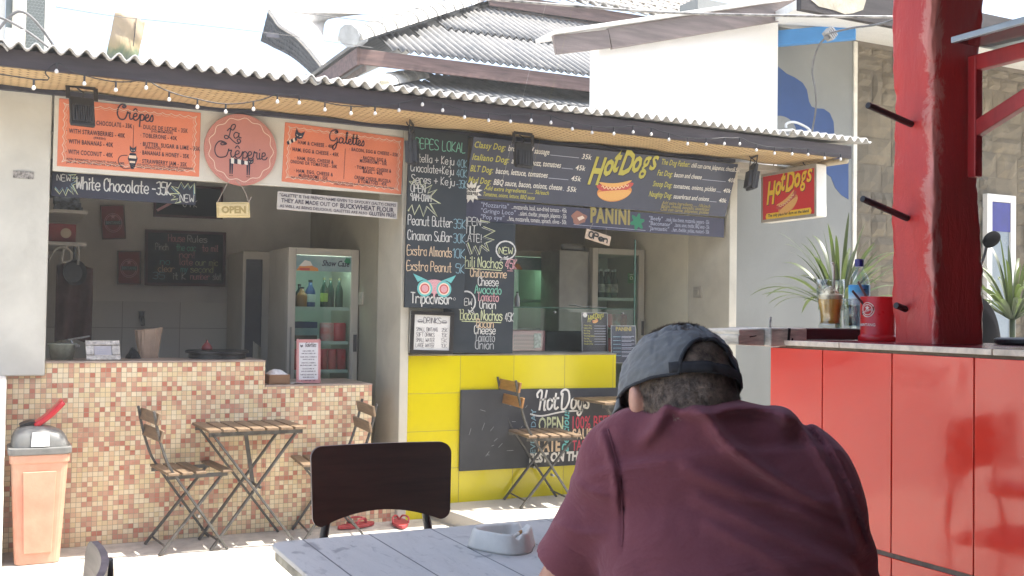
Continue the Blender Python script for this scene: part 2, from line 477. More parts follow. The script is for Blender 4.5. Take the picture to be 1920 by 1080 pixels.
fx = t.math('FRACT', t.math('ADD', t.math('DIVIDE', sp.outputs[0], .075), ph))
fy = t.math('FRACT', t.math('DIVIDE', sp.outputs[1], .019))
hh = t.math('MULTIPLY', t.math('SINE', t.math('MULTIPLY', fx, pi)), t.math('SINE', t.math('MULTIPLY', fy, pi)))
n = t.noise(o, 18, 4, .6, 0, (1, 4, 1)); ce = t.n('ShaderNodeCombineXYZ'); t.l(t.math('FLOOR', t.math('DIVIDE', sp.outputs[0], .075)), ce.inputs[0]); t.l(row, ce.inputs[1])
wn = t.n('ShaderNodeTexWhiteNoise', noise_dimensions='2D'); t.l(ce.outputs[0], wn.inputs['Vector'])
c = t.mix(t.math('MULTIPLY', wn.outputs['Value'], .5), (.60, .43, .22), (.42, .28, .13)); c = t.mix(t.math('MULTIPLY', n, .4), c, (.70, .55, .33))
t.set(Base_Color=t.mix(t.ramp(hh, [(.0, 1.0), (.35, 0.0)]), c, (.20, .13, .06)), Roughness=.75); t.bump(hh, .8, .008); MATS['woven_bamboo'] = t.m
b = MB(); b.grid(lambda u, v: (-1.5+7.05*u, 5.63+.545*v, 2.520-.012*sin(v*pi)+.006*sin(u*40+v*3)+.004*sin(u*97)), 120, 6); b.build('soffit', MATS['woven_bamboo'], stall, smooth=True, solid=.004)
b = MB(); b.box((-1.5, 6.135, 2.488), (4.95, 6.168, 2.514)); b.build('trim', M('navy_trim', (.035, .037, .055), .5), stall, bevel=.002)
b = MB(); b.tube([(5.555, 5.62, 2.488), (5.558, 6.1, 2.497), (5.56, 6.66, 2.505)], .024, 10); b.build('edge_pole', M('pale_bamboo', (.52, .44, .30), .55, .2, 10, bump=.2, stretch=(3, 1, 3)), stall, smooth=True)
b = MB(); b.box((5.0, 6.17, 2.46), (5.55, 6.69, 2.502)); b.build('end_soffit', M('grey_soffit', (.45, .43, .38), .8), stall)

# mosaic counter
mos = [(0, (.77, .62, .36)), (.16, (.82, .70, .48)), (.36, (.74, .54, .33)), (.45, (.80, .65, .42)), (.59, (.61, .36, .24)), (.71, (.58, .29, .20)), (.85, (.53, .20, .13)), (.92, (.68, .45, .29))]
MOSAIC = grid_mat('mosaic_tile', (.0276, .0276, .0276), (.004, .011, .0035), .0026, mos, (.34, .29, .20), .22, .09, .35, .10)
MOSTOP = M('counter_top_tile', (.42, .33, .27), .35, .15, 14)
mc = thing('mosaic_counter', 'orange, pink and cream mosaic tiled counter with a lower step at its right end', 'counter', (1.1, 6.4, 0))
b = MB(); b.prism([(.0, .0), (1.466, 0), (1.466, 1.016), (.26, 1.016), (.26, .949), (.0, .949)], (0, 6.2, 0), (1, 0, 0), (0, 0, 1), .42); b.build('front', MOSAIC, mc, bevel=.002)
b = MB(); b.box((1.467, 6.2, 0), (2.142, 6.75, .866)); b.build('front', MOSAIC, mc, bevel=.002)
b = MB(); b.box((2.143, 6.205, 0), (2.311, 6.40, .165)); b.build('step', MOSAIC, mc, bevel=.002)
b = MB(); b.box((.26, 6.196, 1.0165), (1.468, 6.62, 1.026)); b.build('worktop', MOSTOP, mc, bevel=.002)
b = MB(); b.box((1.469, 6.198, .8665), (2.144, 6.75, .875)); b.build('worktop', MOSTOP, mc, bevel=.002)

# yellow counter
YEL = grid_mat('yellow_tile', (.3935, .4, .2445), (.0085-.0, .1, .1735), .0035, [(0, (.68, .57, .001)), (.4, (.71, .60, .002)), (.75, (.65, .54, .001))], (.26, .21, .04), .12, .05, .25, .16)
yc = thing('yellow_counter', 'glossy yellow tiled counter behind the chalkboard of the hot dog stall', 'counter', (3.15, 6.5, 0))
b = MB(); b.prism([(2.345, 0), (2.553, 0), (2.553, .06), (3.953, .06), (3.953, 1.049), (2.345, 1.049)], (0, 6.2, 0), (1, 0, 0), (0, 0, 1), .5); b.build('front', YEL, yc, bevel=.002)
b = MB(); b.box((2.374, 6.197, 1.0495), (3.956, 6.72, 1.057)); b.build('worktop', M('steel_worktop', (.34, .30, .22), .35, .2, 12), yc, bevel=.002)

# low white pier at far left
pier = MB(); pier.box((-2.2, 5.84, 0), (.068, 6.166, .955)); one('boundary_pier', pier, WHITEWALL, 'low white rendered pier at the foot of the stall, beside the red bin', 'wall', bevel=.01)

# ------------------------------------------------------------------ pale building with louvre at top left
lb = thing('white_outbuilding', 'bleached white building with wire mesh opening above the stall roof at far left', 'building', (-.8, 8.2, 0))
b = MB(); b.box((-3.5, 7.55, 0), (.02, 9.5, 5.2)); b.build('wall', WHITEWALL, lb)
b = MB(); b.box((-.3, 7.49, 2.96), (.30, 7.545, 3.035)); b.box((.256, 7.49, 3.036), (.30, 7.545, 3.9)); b.box((.022, 7.55, 0), (.30, 9.5, 3.03)); b.build('window_frame', WHITEWALL, lb, bevel=.004)
b = MB(); b.box((.022, 7.62, 3.03), (.30, 7.66, 3.9)); b.build('grey_panel', M('grey_blue_panel', (.15, .18, .185), .7), lb)  # plain grey panel behind the mesh
m = MB()
for k in range(44):
    z0 = 3.03+k*.02
    m.tube([(.145+.0105*j, 7.535, z0+(.006 if (j+k) % 2 else -.006)) for j in range(11)], .0016, 4)
m.build('wire_mesh', M('galvanised_wire', (.42, .44, .44), .5, metal=.3), lb)
b = MB(); b.tube([(.100, 7.48, 2.9), (.102, 7.48, 3.3), (.098, 7.48, 3.9)], .042, 10); b.build('post', M('pale_post', (.68, .64, .54), .7), lb, smooth=True)
b = MB(); b.box((.024, 7.50, 3.07), (.05, 7.53, 3.9)); b.build('grey_strip', M('grey_blue_panel', (.15, .18, .185)), lb)  # solid grey strip beside the post

# ------------------------------------------------------------------ tiled house behind the stall
house = thing('tiled_house', 'brown-fascia house with tiered hipped corrugated roofs behind the stall', 'house', (5.5, 12.5, 0))
b = MB(); b.box((3.7, 10.3, 0), (9.5, 15, 3.6)); b.build('wall', OLDWALL, house)
def corr_slope(p0, p1, up, hip, p=.09, a=.019, nrow=3, lap=.012):
    """corrugated slope: eave from p0 to p1, rising along up, left edge following a 45 degree hip when hip is set"""
    m = MB(); p0, p1, up = Vector(p0), Vector(p1), Vector(up); L = (p1-p0).length; d = (p1-p0)/L; nn = d.cross(up).normalized()
    n = int(L/p*8)
    for r in range(nrow):
        v0, v1 = r/nrow, (r+1)/nrow+.03
        base = len(m.v); rows = 2
        for j in range(rows+1):
            v = v0+(v1-v0)*j/rows
            x0 = hip*up.length*v if hip else 0
            for i in range(n+1):
                x = L*i/n; q = p0+d*x+up*v+nn*(a*cos(2*pi*x/p)+lap*(r % 2)+.02*(1-j/rows)); m.v.append(tuple(q))
        for j in range(rows):
            for i in range(n):
                if hip and L*(i+1)/n < hip*up.length*(v0+(v1-v0)*(j+.5)/rows): continue
                a0 = base+j*(n+1)+i; m.f.append((a0, a0+1, a0+n+2, a0+n+1))
    return m
ROOFC = M('weathered_roof_cement', (.21, .205, .195), .85, .2, 4, bump=.35, bscale=50, col2=(.11, .118, .125))
def upslope(y, z, dy, sl): return (0, dy, dy*sl)
E1 = (3.12, 9.5, 3.885)
corr_slope(E1, (10, 9.5, 3.93), (0, 3.0, 1.72), .87).build('roof', ROOFC, house, smooth=True, solid=.012)
b = MB(); b.grid(lambda u, v: (3.05+v*3.0, 9.45+u*(6-v*3)+v*3.0, 3.92+v*1.70), 6, 4); b.build('roof', ROOFC, house, solid=.03)
b = MB(); b.bar((3.10, 9.53, 3.80), (10, 9.53, 3.85), .03, .15); b.build('fascia_board', REDWOOD, house, bevel=.004)
b = MB(); b.bar((3.09, 9.52, 3.80), (3.09, 15.4, 3.80), .03, .17); b.build('fascia_board', REDWOOD, house, bevel=.004)
b = MB(); b.bar((3.17, 9.54, 3.70), (3.17, 15.4, 3.70), .02, .06); b.build('fascia_board', GREYWOOD, house, bevel=.004)
# ridge caps climbing the hip
caps = MB()
for k in range(17):
    t0 = -.10+k*.185; p0 = Vector((3.05+t0, 9.45+t0, 3.98+t0*.575)); d = Vector((1, 1, .575)).normalized()
    q0, q1 = p0, p0+d*.36; sd = Vector((1, -1, 0)).normalized(); upn = sd.cross(d); bse = len(caps.v)
    for (q, r) in ((q0, .128), (q1, .105)):
        for i in range(9):
            a = pi*i/8; caps.v.append(tuple(q+sd*r*cos(a)+upn*(r*.95*sin(a)-.03)))
    for i in range(8): caps.f.append((bse+i, bse+i+1, bse+10+i, bse+9+i))
    caps.f.append(tuple(bse+i for i in range(9))[::-1])
caps.build('ridge_cap', M('white_ridge_mortar', (.60, .58, .53), .85, .2, 9, bump=.6, bscale=30), house, solid=.02)
cap = MB(); cap.tube([(2.93, 9.33, 3.93), (3.06, 9.46, 4.0)], [.11, .12], 10); cap.build('hip_end', M('grey_mortar', (.42, .44, .45), .85, .15, 9, bump=.5, bscale=40), house)
# lower tier
corr_slope((2.34, 8.5, 3.07), (9.0, 8.5, 3.15), (0, 2.9, 1.23), .92).build('lower_roof', ROOFC, house, smooth=True, solid=.012)
b = MB(); b.grid(lambda u, v: (2.36+v*1.2, 8.53+u*3+v*1.2, 3.09+v*.50), 3, 3); b.build('lower_roof', ROOFC, house, solid=.03)
caps = MB()
for k in range(8):
    t0 = .25+k*.17; p0 = Vector((2.34+t0, 8.52+t0, 3.15+t0*.424)); d = Vector((1, 1, .424)).normalized(); sd = Vector((1, -1, 0)).normalized(); upn = sd.cross(d); bse = len(caps.v)
    for (q, r) in ((p0, .11), (p0+d*.3, .095)):
        for i in range(9): a = pi*i/8; caps.v.append(tuple(q+sd*r*cos(a)+upn*(r*sin(a)-.03)))
    for i in range(8): caps.f.append((bse+i, bse+i+1, bse+10+i, bse+9+i))
    caps.f.append(tuple(bse+i for i in range(9))[::-1])
caps.build('ridge_cap', M('white_ridge_mortar', (.60, .58, .53)), house, solid=.02)
# upper tier with pantiles
b = MB(); b.bar((5.45, 11.6, 5.28), (10, 11.6, 5.34), .03, .17); b.build('fascia_board', REDWOOD, house, bevel=.004)
b = MB(); b.box((5.6, 11.64, 4.6), (10, 11.9, 5.2)); b.build('wall', M('shade_toned_wall', (.12, .10, .09), .8), house)  # dark colour stands in for the shade below the fascia
pt = MB()
for r in range(7):
    for k in range(26):
        x = 5.5+k*.19+(.05*(r % 2)); y = 11.5+r*.24; z = 5.40+r*.135; bse = len(pt.v)
        for j, (dy, dz) in enumerate(((0, .018), (.28, .15))):
            for i in range(6): a = i/5; pt.v.append((x+a*.2, y+dy, z+dz+.035*sin(a*2*pi)))
        for i in range(5): pt.f.append((bse+i, bse+i+1, bse+7+i, bse+6+i))
pt.build('pantile_roof', M('pale_pantile', (.50, .47, .42), .85, .2, 6, bump=.3), house, solid=.025, smooth=True)
b = MB(); b.grid(lambda u, v: (5.42+.1*sin(v*9), 11.4+v*2.4, 5.28+v*1.36), 1, 8)
b = MB(); b.bar((5.40, 11.45, 5.30), (5.40, 13.8, 6.6), .05, .2); b.build('barge_board', DARKWOOD, house)

# upturned far roof on the left
fr = thing('far_roof', 'upturned corner of a distant hipped roof, its tiled flank coloured dark for shade above the stall', 'house', (4.5, 12.5, 0))
TOPC = [Vector(atY(x, y, 11)) for x, y in ((503, 20), (512, 32), (522, 47), (536, 57), (554, 68), (580, 96), (613, 139))]
BOTC = [Vector(atY(x, y, 11)) for x, y in ((499, 66), (512, 72), (525, 79), (542, 87), (562, 99), (584, 117), (609, 142))]
TOPC, BOTC = smooth_line(TOPC, 8), smooth_line(BOTC, 8); nT = len(TOPC)-1
def flank(u, v):
    k = min(int(u*nT), nT-1); f_ = u*nT-k; q = (TOPC[k]*(1-f_)+TOPC[k+1]*f_)*(1-v)+(BOTC[k]*(1-f_)+BOTC[k+1]*f_)*v
    q = q.copy(); q.y += .25*v+.012*abs(sin(u*70))+.02*abs(sin(v*14)); return q
b = MB(); b.grid(flank, 96, 30); b.build('shade_toned_flank', M('shade_toned_tile', (.085, .10, .125), .8, .2, 30, bump=.5, bscale=90), fr)  # shade put into the tile colour, a dark version of the sunlit tile
b = MB(); b.tube([q+Vector((0, -.03, .0)) for q in TOPC], .025, 6); b.build('edge_tiles', M('sun_toned_tile', (.62, .60, .56), .85, .1, 8, bump=.3), fr)  # pale version of the roof tile, sunlight put into its colour
b = MB()
for k in range(3): b.bar(BOTC[2+4*k]+Vector((0, .05, .02)), TOPC[10+2*k]+Vector((0, .03, -.10-.02*k)), .012, .012)
b.bar(BOTC[0]+Vector((0, -.02, .0)), BOTC[14]+Vector((0, -.02, .05)), .03, .05); b.build('gable_batten', M('blue_grey_batten', (.10, .10, .12), .7), fr)
b = MB(); n0 = len(TOPC); b.add([q+Vector((0, .01, .01)) for q in TOPC]+[(4.0+1.9*(1-k/(n0-1)), 14.5, 5.9) for k in range(n0)], [(k, k+1, n0+k+1, n0+k) for k in range(n0-1)]); b.build('roof', MATS['sun_toned_tile'], fr, solid=.03)
b = MB(); b.box((3.3, 12.2, 0), (5.3, 14.4, 4.2)); b.build('wall', WHITEWALL, fr)

# ------------------------------------------------------------------ white building on the right
wb = thing('white_building', 'white two-storey building with blue wave mural and stone-clad right side', 'building', (7, 8, 0))
b = MB(); b.add([(4.0, 6.56, 2.55), (5.72, 6.56, 2.55), (5.72, 6.56, 3.84), (5.4, 6.56, 3.78), (4.0, 6.56, 3.43),
                 (4.0, 6.69, 2.55), (5.72, 6.69, 2.55), (5.72, 6.69, 3.84), (5.4, 6.69, 3.78), (4.0, 6.69, 3.43)],
                [(0,1,2,3,4),(0,4,9,5),(1,6,7,2),(5,9,8,7,6),(4,3,8,9),(3,2,7,8),(0,5,6,1)]); b.build('upper_wall', M('sun_toned_render', (.88, .88, .86), .8, .03, 3, bump=.2, bscale=30), wb)  # white raised in the colour for full sun
b = MB()
for k in range(60):
    x = 4.98+.72*rng.random(); b.obox((x, 6.555, 2.70+.03*rng.random()*(1+(x-4.98))), (.03*rng.random()+.008, 0, .004), (0, .004, 0), (0, 0, .006+.02*rng.random()))
b.build('stain', M('mould_stain', (.36, .36, .33), .9), wb)
b = MB(); b.box((5.01, 6.70, 0), (6.69, 6.95, 3.9)); b.build('wall', M('shade_toned_render', (.225, .235, .225), .7, .07, 1.6, bump=.2, bscale=25), wb)  # white wall greyed in its colour to stand for eave shade
b = MB(); b.box((6.691, 6.685, 0), (6.735, 6.95, 3.77)); b.build('wall_edge', M('cream_edge', (.78, .75, .66), .7), wb, bevel=.004)
# stone cladding: blocks of many sizes
st = MB(); random.seed(3)
z = .0
while z < 3.74:
    h = random.choice([.12, .16, .2, .24, .3]); h = min(h, 3.745-z); x = 6.738
    while x < 12.5:
        w_ = random.choice([.12, .18, .24, .3, .42])
        if h > .2 and random.random() < .3:
            hs = [h*.5, h*.5]
        else: hs = [h]
        zz = z
        for q in hs:
            dy = random.uniform(0, .022); bs = len(st.v); nx, nz = 4, 3
            for j in range(nz+1):
                for i in range(nx+1):
                    e_ = (i in (0, nx)) or (j in (0, nz))
                    st.v.append((x+.003+(w_-.006)*i/nx, 6.70-(.004 if e_ else .012+dy+random.uniform(0, .014)), zz+.003+(q-.006)*j/nz))
            for j in range(nz):
                for i in range(nx): a0 = bs+j*(nx+1)+i; st.f.append((a0, a0+1, a0+nx+2, a0+nx+1))
            zz += q
        x += w_
    z += h
t = NT('split_stone'); o = t.obj(); n = t.noise(o, 5, 6, .65, .5); n2 = t.noise(o, 1.7, 3, .5)
c = t.mix(t.ramp(n, [(.3, 0.0), (.7, 1.0)]), (.22, .185, .125), (.125, .107, .078)); c = t.mix(t.ramp(n2, [(.4, 0.0), (.65, .8)]), c, (.14, .125, .095))
sp = t.n('ShaderNodeSeparateXYZ'); t.l(o, sp.inputs[0])
q = t.n('ShaderNodeCombineXYZ'); t.l(t.math('FLOOR', t.math('MULTIPLY', sp.outputs[0], 4.1)), q.inputs[0]); t.l(t.math('FLOOR', t.math('MULTIPLY', sp.outputs[2], 5.3)), q.inputs[1])
wn = t.n('ShaderNodeTexWhiteNoise', noise_dimensions='2D'); t.l(q.outputs[0], wn.inputs['Vector'])
c = t.mix(t.math('MULTIPLY', wn.outputs['Value'], .35), c, (.10, .08, .055)); t.set(Base_Color=c, Roughness=.9); t.bump(t.noise(o, 45, 6, .7), .6, .006)
st.build('stone_cladding', t.m, wb)
b = MB(); b.box((6.736, 6.702, 0), (12.5, 6.95, 3.84)); b.build('wall', M('stone_backing', (.20, .17, .13), .9), wb)
# mural
MURAL = M('mural_blue', (.012, .055, .19), .6, .08, 3)
mp = [(1456, 118), (1462, 127), (1475, 138), (1490, 145), (1505, 155), (1513, 168), (1517, 190), (1522, 200), (1530, 203), (1545, 204), (1556, 212), (1563, 228), (1565, 260), (1567, 275), (1580, 282), (1591, 290), (1591, 374), (1578, 366), (1566, 352), (1558, 332), (1545, 322), (1520, 318), (1500, 300), (1456, 300)]
b = MB(); b.prism([(q.x, q.z) for q in (atY(x-(6 if x < 1460 else 0), y, 6.697) for x, y in mp)], (0, 6.697, 0), (1, 0, 0), (0, 0, 1), .0025); b.build('mural', MURAL, wb)
sg = Sign((0, 6.697, 0), (1, 0, 0), (0, 0, 1)); q = atY(1464, 246, 6.697)
b = MB(); b.prism([(q.x+.17*cos(2*pi*i/28), q.z+.13*sin(2*pi*i/28)) for i in range(28)], (0, 6.694, 0), (1, 0, 0), (0, 0, 1), .0025); b.build('mural_cloud', M('mural_grey', (.22, .23, .225), .6), wb)
# sloping eave with dark fascia
t0 = [(5.735, 6.69, 3.86), (12.5, 6.69, 3.86), (12.5, 5.74, 3.62), (5.17, 5.74, 3.62)]
b = MB(); b.add([(5.2, 5.76, 3.60), (12.5, 5.76, 3.60), (12.5, 6.69, 3.78), (5.73, 6.69, 3.78), (5.2, 5.76, 3.66), (12.5, 5.76, 3.66), (12.5, 6.69, 3.86), (5.73, 6.69, 3.86)],
    [(0,3,2,1),(4,5,6,7),(0,1,5,4),(1,2,6,5),(2,3,7,6),(3,0,4,7)]); b.build('eave', M('white_soffit', (.74, .74, .71), .7, .04), wb)
b = MB(); b.box((5.19, 5.71, 3.575), (12.5, 5.758, 3.83)); b.build('fascia_board', M('dark_eave_board', (.028, .021, .020), .6, .2, 4, bump=.3, stretch=(1, 5, 8)), wb, bevel=.004)
st2 = MB(); st2.prism([(5.28, 3.66), (5.36, 3.62), (5.5, 3.615), (5.62, 3.60), (5.70, 3.62), (5.80, 3.66), (5.83, 3.74), (5.26, 3.74)], (0, 5.707, 0), (1, 0, 0), (0, 0, 1), .002); st2.build('flaked_plaster', M('flaking_plaster', (.50, .46, .36), .85, .2, 8, bump=.6), wb)
# gable rake
b = MB(); b.bar((3.56, 6.46, 3.268), (4.02, 6.46, 3.375), .03, .135, (0, 0, 1)); b.build('gable_board', GREYWOOD, wb, bevel=.003)
b = MB(); b.bar((4.025, 6.46, 3.376), (5.95, 6.46, 3.90), .03, .155, (0, 0, 1)); b.build('gable_board', REDWOOD if False else GREYWOOD, wb, bevel=.003)
b = MB(); b.bar((3.54, 6.565, 3.35), (6.0, 6.565, 4.005), .30, .03, (0, 0, 1)); b.build('gable_roof', M('white_roof_edge', (.66, .65, .62), .8), wb, bevel=.004)
b = MB(); q0 = [Vector(atY(x, y, 6.69)) for x, y in ((1466, 47), (1466, 73), (1500, 73), (1500, 43))]
b.obox((5.98, 6.40, 3.655), (.20, -.24, .0), (.028, .024, 0), (0, 0, .062)); b.build('bracket_beam', M('sky_blue_paint', (.06, .27, .62), .5, .06), wb, bevel=.006)
# doors and windows far right
for (xa, xb_, zt) in ((8.32, 8.72, 2.53), (8.93, 9.9, 2.48)):
    f = MB(); f.box((xa, 6.62, .1), (xa+.07, 6.675, zt)); f.box((xb_-.07, 6.62, .1), (xb_, 6.675, zt)); f.box((xa+.071, 6.62, zt-.07), (xb_-.071, 6.675, zt)); fo = f.build('window', M('white_joinery', (.74, .73, .70), .5, .05), wb, bevel=.004)
    g_ = MB(); g_.box((xa+.071, 6.64, .1), (xb_-.071, 6.65, zt-.071)); g_.build('pane', M('pale_blue_pane', (.22, .27, .31), .25, .1), fo)
    g_ = MB(); g_.box((xa+.072, 6.628, zt-.35), (xb_-.072, 6.638, zt-.075)); g_.build('blue_pane', M('cobalt_pane', (.02, .025, .22), .2), fo)
# ------------------------------------------------------------------ signs
INK('ink_dark', (.035, .025, .045)); INK('ink_white', (.70, .68, .62)); INK('ink_cream', (.78, .62, .48)); INK('ink_black', (.02, .02, .02))
INK('chalk_white', (.66, .66, .62), .9, .35); INK('chalk_orange', (.70, .53, .35), .9, .35); INK('chalk_green', (.22, .55, .40), .9, .35)
INK('chalk_pink', (.68, .36, .38), .9, .35); INK('chalk_blue', (.25, .42, .48), .9, .4); INK('chalk_lime', (.60, .64, .38), .9, .35); INK('chalk_teal', (.16, .50, .48), .9, .3)
INK('chalk_grey', (.40, .42, .42), .9, .4); INK('logo_yellow', (.46, .43, .08)); INK('logo_gold', (.80, .52, .03)); INK('bun', (.62, .25, .07)); INK('bun_light', (.72, .40, .13)); INK('sausage', (.50, .08, .07))
INK('mustard', (.78, .60, .35)); INK('ink_grey', (.40, .42, .50)); INK('cat_black', (.02, .022, .045)); INK('label_red', (.50, .02, .025)); INK('leaf_green', (.02, .20, .10)); INK('dim_gold', (.32, .26, .08))
INK('panini_brown', (.30, .14, .10)); INK('cold_red', (.55, .05, .09)); INK('ink_brown', (.10, .05, .03)); INK('wood_dark', (.36, .27, .10))
SALMON = M('salmon_board', (.72, .215, .10), .55, .06, 3, col2=(.62, .20, .12))
SALMON2 = M('rose_board', (.50, .205, .165), .55, .06, 3)
CHALK = M('chalkboard', (.017, .025, .031), .85, .2, 5, col2=(.034, .041, .048))
NAVY = M('navy_menu', (.052, .060, .092), .55, .08, 3)
NAVY2 = M('violet_menu', (.042, .042, .075), .55, .08, 3)
def wavy(sg, ink, W, H, m, amp, n_u, n_v, w):
    pts = []
    k = 10
    for i in range(n_u*k): u = i/(n_u*k); pts.append((m+(W-2*m)*u, m+amp*abs(sin(u*n_u*pi))))
    for i in range(n_v*k): u = i/(n_v*k); pts.append((W-m-amp*abs(sin(u*n_v*pi)), m+(H-2*m)*u))
    for i in range(n_u*k): u = i/(n_u*k); pts.append((W-m-(W-2*m)*u, H-m-amp*abs(sin(u*n_u*pi))))
    for i in range(n_v*k): u = i/(n_v*k); pts.append((m+amp*abs(sin(u*n_v*pi)), H-m-(H-2*m)*u))
    sg.line(ink, pts, w, closed=True)
    sg.line(ink, [(m*.55+(W-1.1*m)*(x/W), m*.55+(H-1.1*m)*(y/H)) for x, y in pts], w*.45, closed=True)
def cat_face(sg, u, v, k, rot=0):
    c, d = cos(rot), sin(rot); T = lambda p: [(u+(x*c-y*d)*k, v+(x*d+y*c)*k) for x, y in p]
    sg.poly('cat_black', T([(-1, .2), (-1.05, 1.5), (-.35, .75), (.35, .75), (1.05, 1.5), (1, .2), (.85, -.35), (.3, -.75), (-.3, -.75), (-.85, -.35)]), .0025)
    for s in (-1, 1): sg.poly('ink_cream', T([(s*.62, .15), (s*.15, -.05), (s*.25, -.2), (s*.6, -.05)]), .003)
    sg.line('cat_black', T([(.7, -.35), (1.6, -.5)]), .001, .0026)
def hotdog(sg, u, v, L, rot, n=.0024):
    c, d = cos(rot), sin(rot); T = lambda p: [(u+(x*c-y*d)*L, v+(x*d+y*c)*L) for x, y in p]
    def lens(w, t, dy, bend): return [(w*cos(a)*.5, dy+t*sin(a)*.5+bend*(cos(a)**2)) for a in [2*pi*i/36 for i in range(36)]]
    sg.poly('bun', T(lens(.94, .40, -.04, .05)), n)
    sg.poly('sausage', T(lens(1.0, .22, .07, .10)), n+.0004)
    sg.poly('bun_light', T(lens(.88, .10, .16, .09)), n+.0008)
    sg.poly('bun_light', T(lens(.90, .25, -.09, .06)), n+.0006)
    sg.line('mustard', T([(-.36+.72*i/40, .085+.028*sin(i*1.1)+.09*((i/20-1)**2)*.7) for i in range(41)]), L*.022, n+.0012)
def logo(sg, ink, u, v, L, arc=1, n=.0024, sh='ink_dark', rise=.35):
    """the slanted HotDogs lettering on its rising baseline"""
    xs = 0; body = 'HotDogs'; ws = {'H': .20, 'o': .125, 't': .10, 'D': .19, 'g': .135, 's': .115}
    hs = [.44, .34, .36, .40, .34, .34, .32]; base = [-.16, -.03, .03, 0, .05, .07, .10]
    for ch, h, bb in zip(body, hs, base):
        for (k, du, dv, nn) in ((sh, .012, -.012, n), (ink, 0, 0, n+.0006)):
            sg.font(k, ch, u+(xs+du)*L, v+(bb*arc+rise*(xs-.5)*0+dv)*L, h*L*(1.15 if ch in 'HD' else 1.3), bold=.016 if ch in 'gs' else .032, shear=.28, width=ws[ch]*L*1.08, n=nn)
        xs += ws[ch]*1.02
def rows(sg, ink, items, u, v, dv, size, align='l', cw=None, **k):
    for i, b in enumerate(items):
        if b: sg.font(ink, b, u, v-dv*i, size, align, width=cw*len(b) if cw else None, **k)

# crepes menu
t, s = board('menu_board', 'orange crepe menu board with scalloped white edging, leftmost above the counter', 'menu board', [(112, 184), (380, 212), (370, 331), (106, 311)], 6.168, SALMON, .016)
W, H = s.W, s.H; wavy(s, 'ink_cream', W, H, .022, .010, 15, 7, .0035)
CRE = [[(5.0, 8.6), (4.2, 9.2), (3.4, 8.4), (4.3, 7.8), (5.4, 8.8), (4.6, 10), (2.4, 9.8), (.6, 7), (.3, 3.4), (1.6, .6), (3.6, 0), (5.2, 1.0), (6.2, 3.6), (6.6, 5.4)],
       [(6.6, 5.6), (7, 4.6), (8.2, 5.0), (7.8, 3), (8.3, .8), (9.4, 1.0), (10.6, 2.6)],
       [(10.2, 2.4), (12.2, 3.2), (12.2, 4.8), (10.8, 4.6), (10.2, 2.4), (10.8, .6), (12.2, .5), (13.6, 2)], [(10.2, 6.6), (11.4, 8), (12.6, 6.6)]]
PP = [[(13.6, 2), (14.6, 4.6), (14.2, -3.6)], [(14.4, 3.2), (15.6, 4.8), (17, 3.4), (16.2, .9), (14.6, .8)]]
s.script('ink_dark', CRE+PP+[[(16.6, 1), (18, 2.4)], [(17.8, 2.2), (19.6, 3.2), (19.5, 4.8), (18.3, 4.5), (17.8, 2.2), (18.3, .6), (19.7, .6), (21, 2.2)], [(20.6, 2), (22, 4.8), (22.6, 2.4), (22, .6), (20.6, .8)]], W*.395, H*.775, .0086, .0075)
F = dict(bold=.018, space=1.12)
rows(s, 'ink_dark', ['· NUTELLA OR CHOCOLATE - 35K', '· WITH STRAWBERRIES - 40K', '· WITH BANANAS - 40K', '· WITH COCONUT - 40K'], W*.055, H*.655, H*.155, .036, cw=.0122, **F)
rows(s, 'ink_dark', ['(FRESH)'], W*.24, H*.445, 0, .017, **F)
rows(s, 'ink_dark', ['· DULCE DE LECHE - 35K', '', '· TOBLERONE - 40K', '', '· BUTTER, SUGAR & LIME - 35K', '', '· BANANAS & HONEY - 35K', '', '· STRAWBERRY JAM - 35K'], W*.565, H*.665, H*.0655, .034, cw=.0118, **F)
rows(s, 'ink_dark', ['(HOMEMADE)'], W*.64, H*.625, 0, .018, **F); rows(s, 'ink_dark', ['(FRENCH)'], W*.60, H*.365, 0, .018, **F)
rows(s, 'ink_dark', ['ADD: BANANAS, COCONUT, SUGAR, LIME,', 'JAM OR SWAP FOR GALETTE FOR GLUTEN'], W*.06, H*.10, H*.045, .0165, cw=.0087, **F)
rows(s, 'ink_dark', ['ADD: NUTELLA, CHOCOLATE, TOBLERONE, STRAWBERRIES,', 'HONEY, DULCE DE LECHE, BUTTER FOR GLUTEN'], W*.545, H*.10, H*.04, .0155, cw=.0064, **F)
s.line('ink_dark', [(W*.515, H*.36), (W*.515, H*.70)], .0025)
cat_face(s, W*.515, H*.325, .017)
s.poly('cat_black', [(W*.495, H*.28), (W*.535, H*.28), (W*.55, H*.2), (W*.525, H*.04), (W*.505, H*.04), (W*.48, H*.2)]); s.rect('ink_cream', W*.488, H*.20, W*.54, H*.245, .0024); s.rect('ink_cream', W*.493, H*.13, W*.533, H*.16, .0024)
s.line('cat_black', [tuple(q[:2]) for q in smooth_line([(W*.5, H*.05, 0), (W*.45, H*.04, 0), (W*.415, H*.14, 0), (W*.43, H*.22, 0), (W*.475, H*.24, 0)])], .004)
s.finish(t)

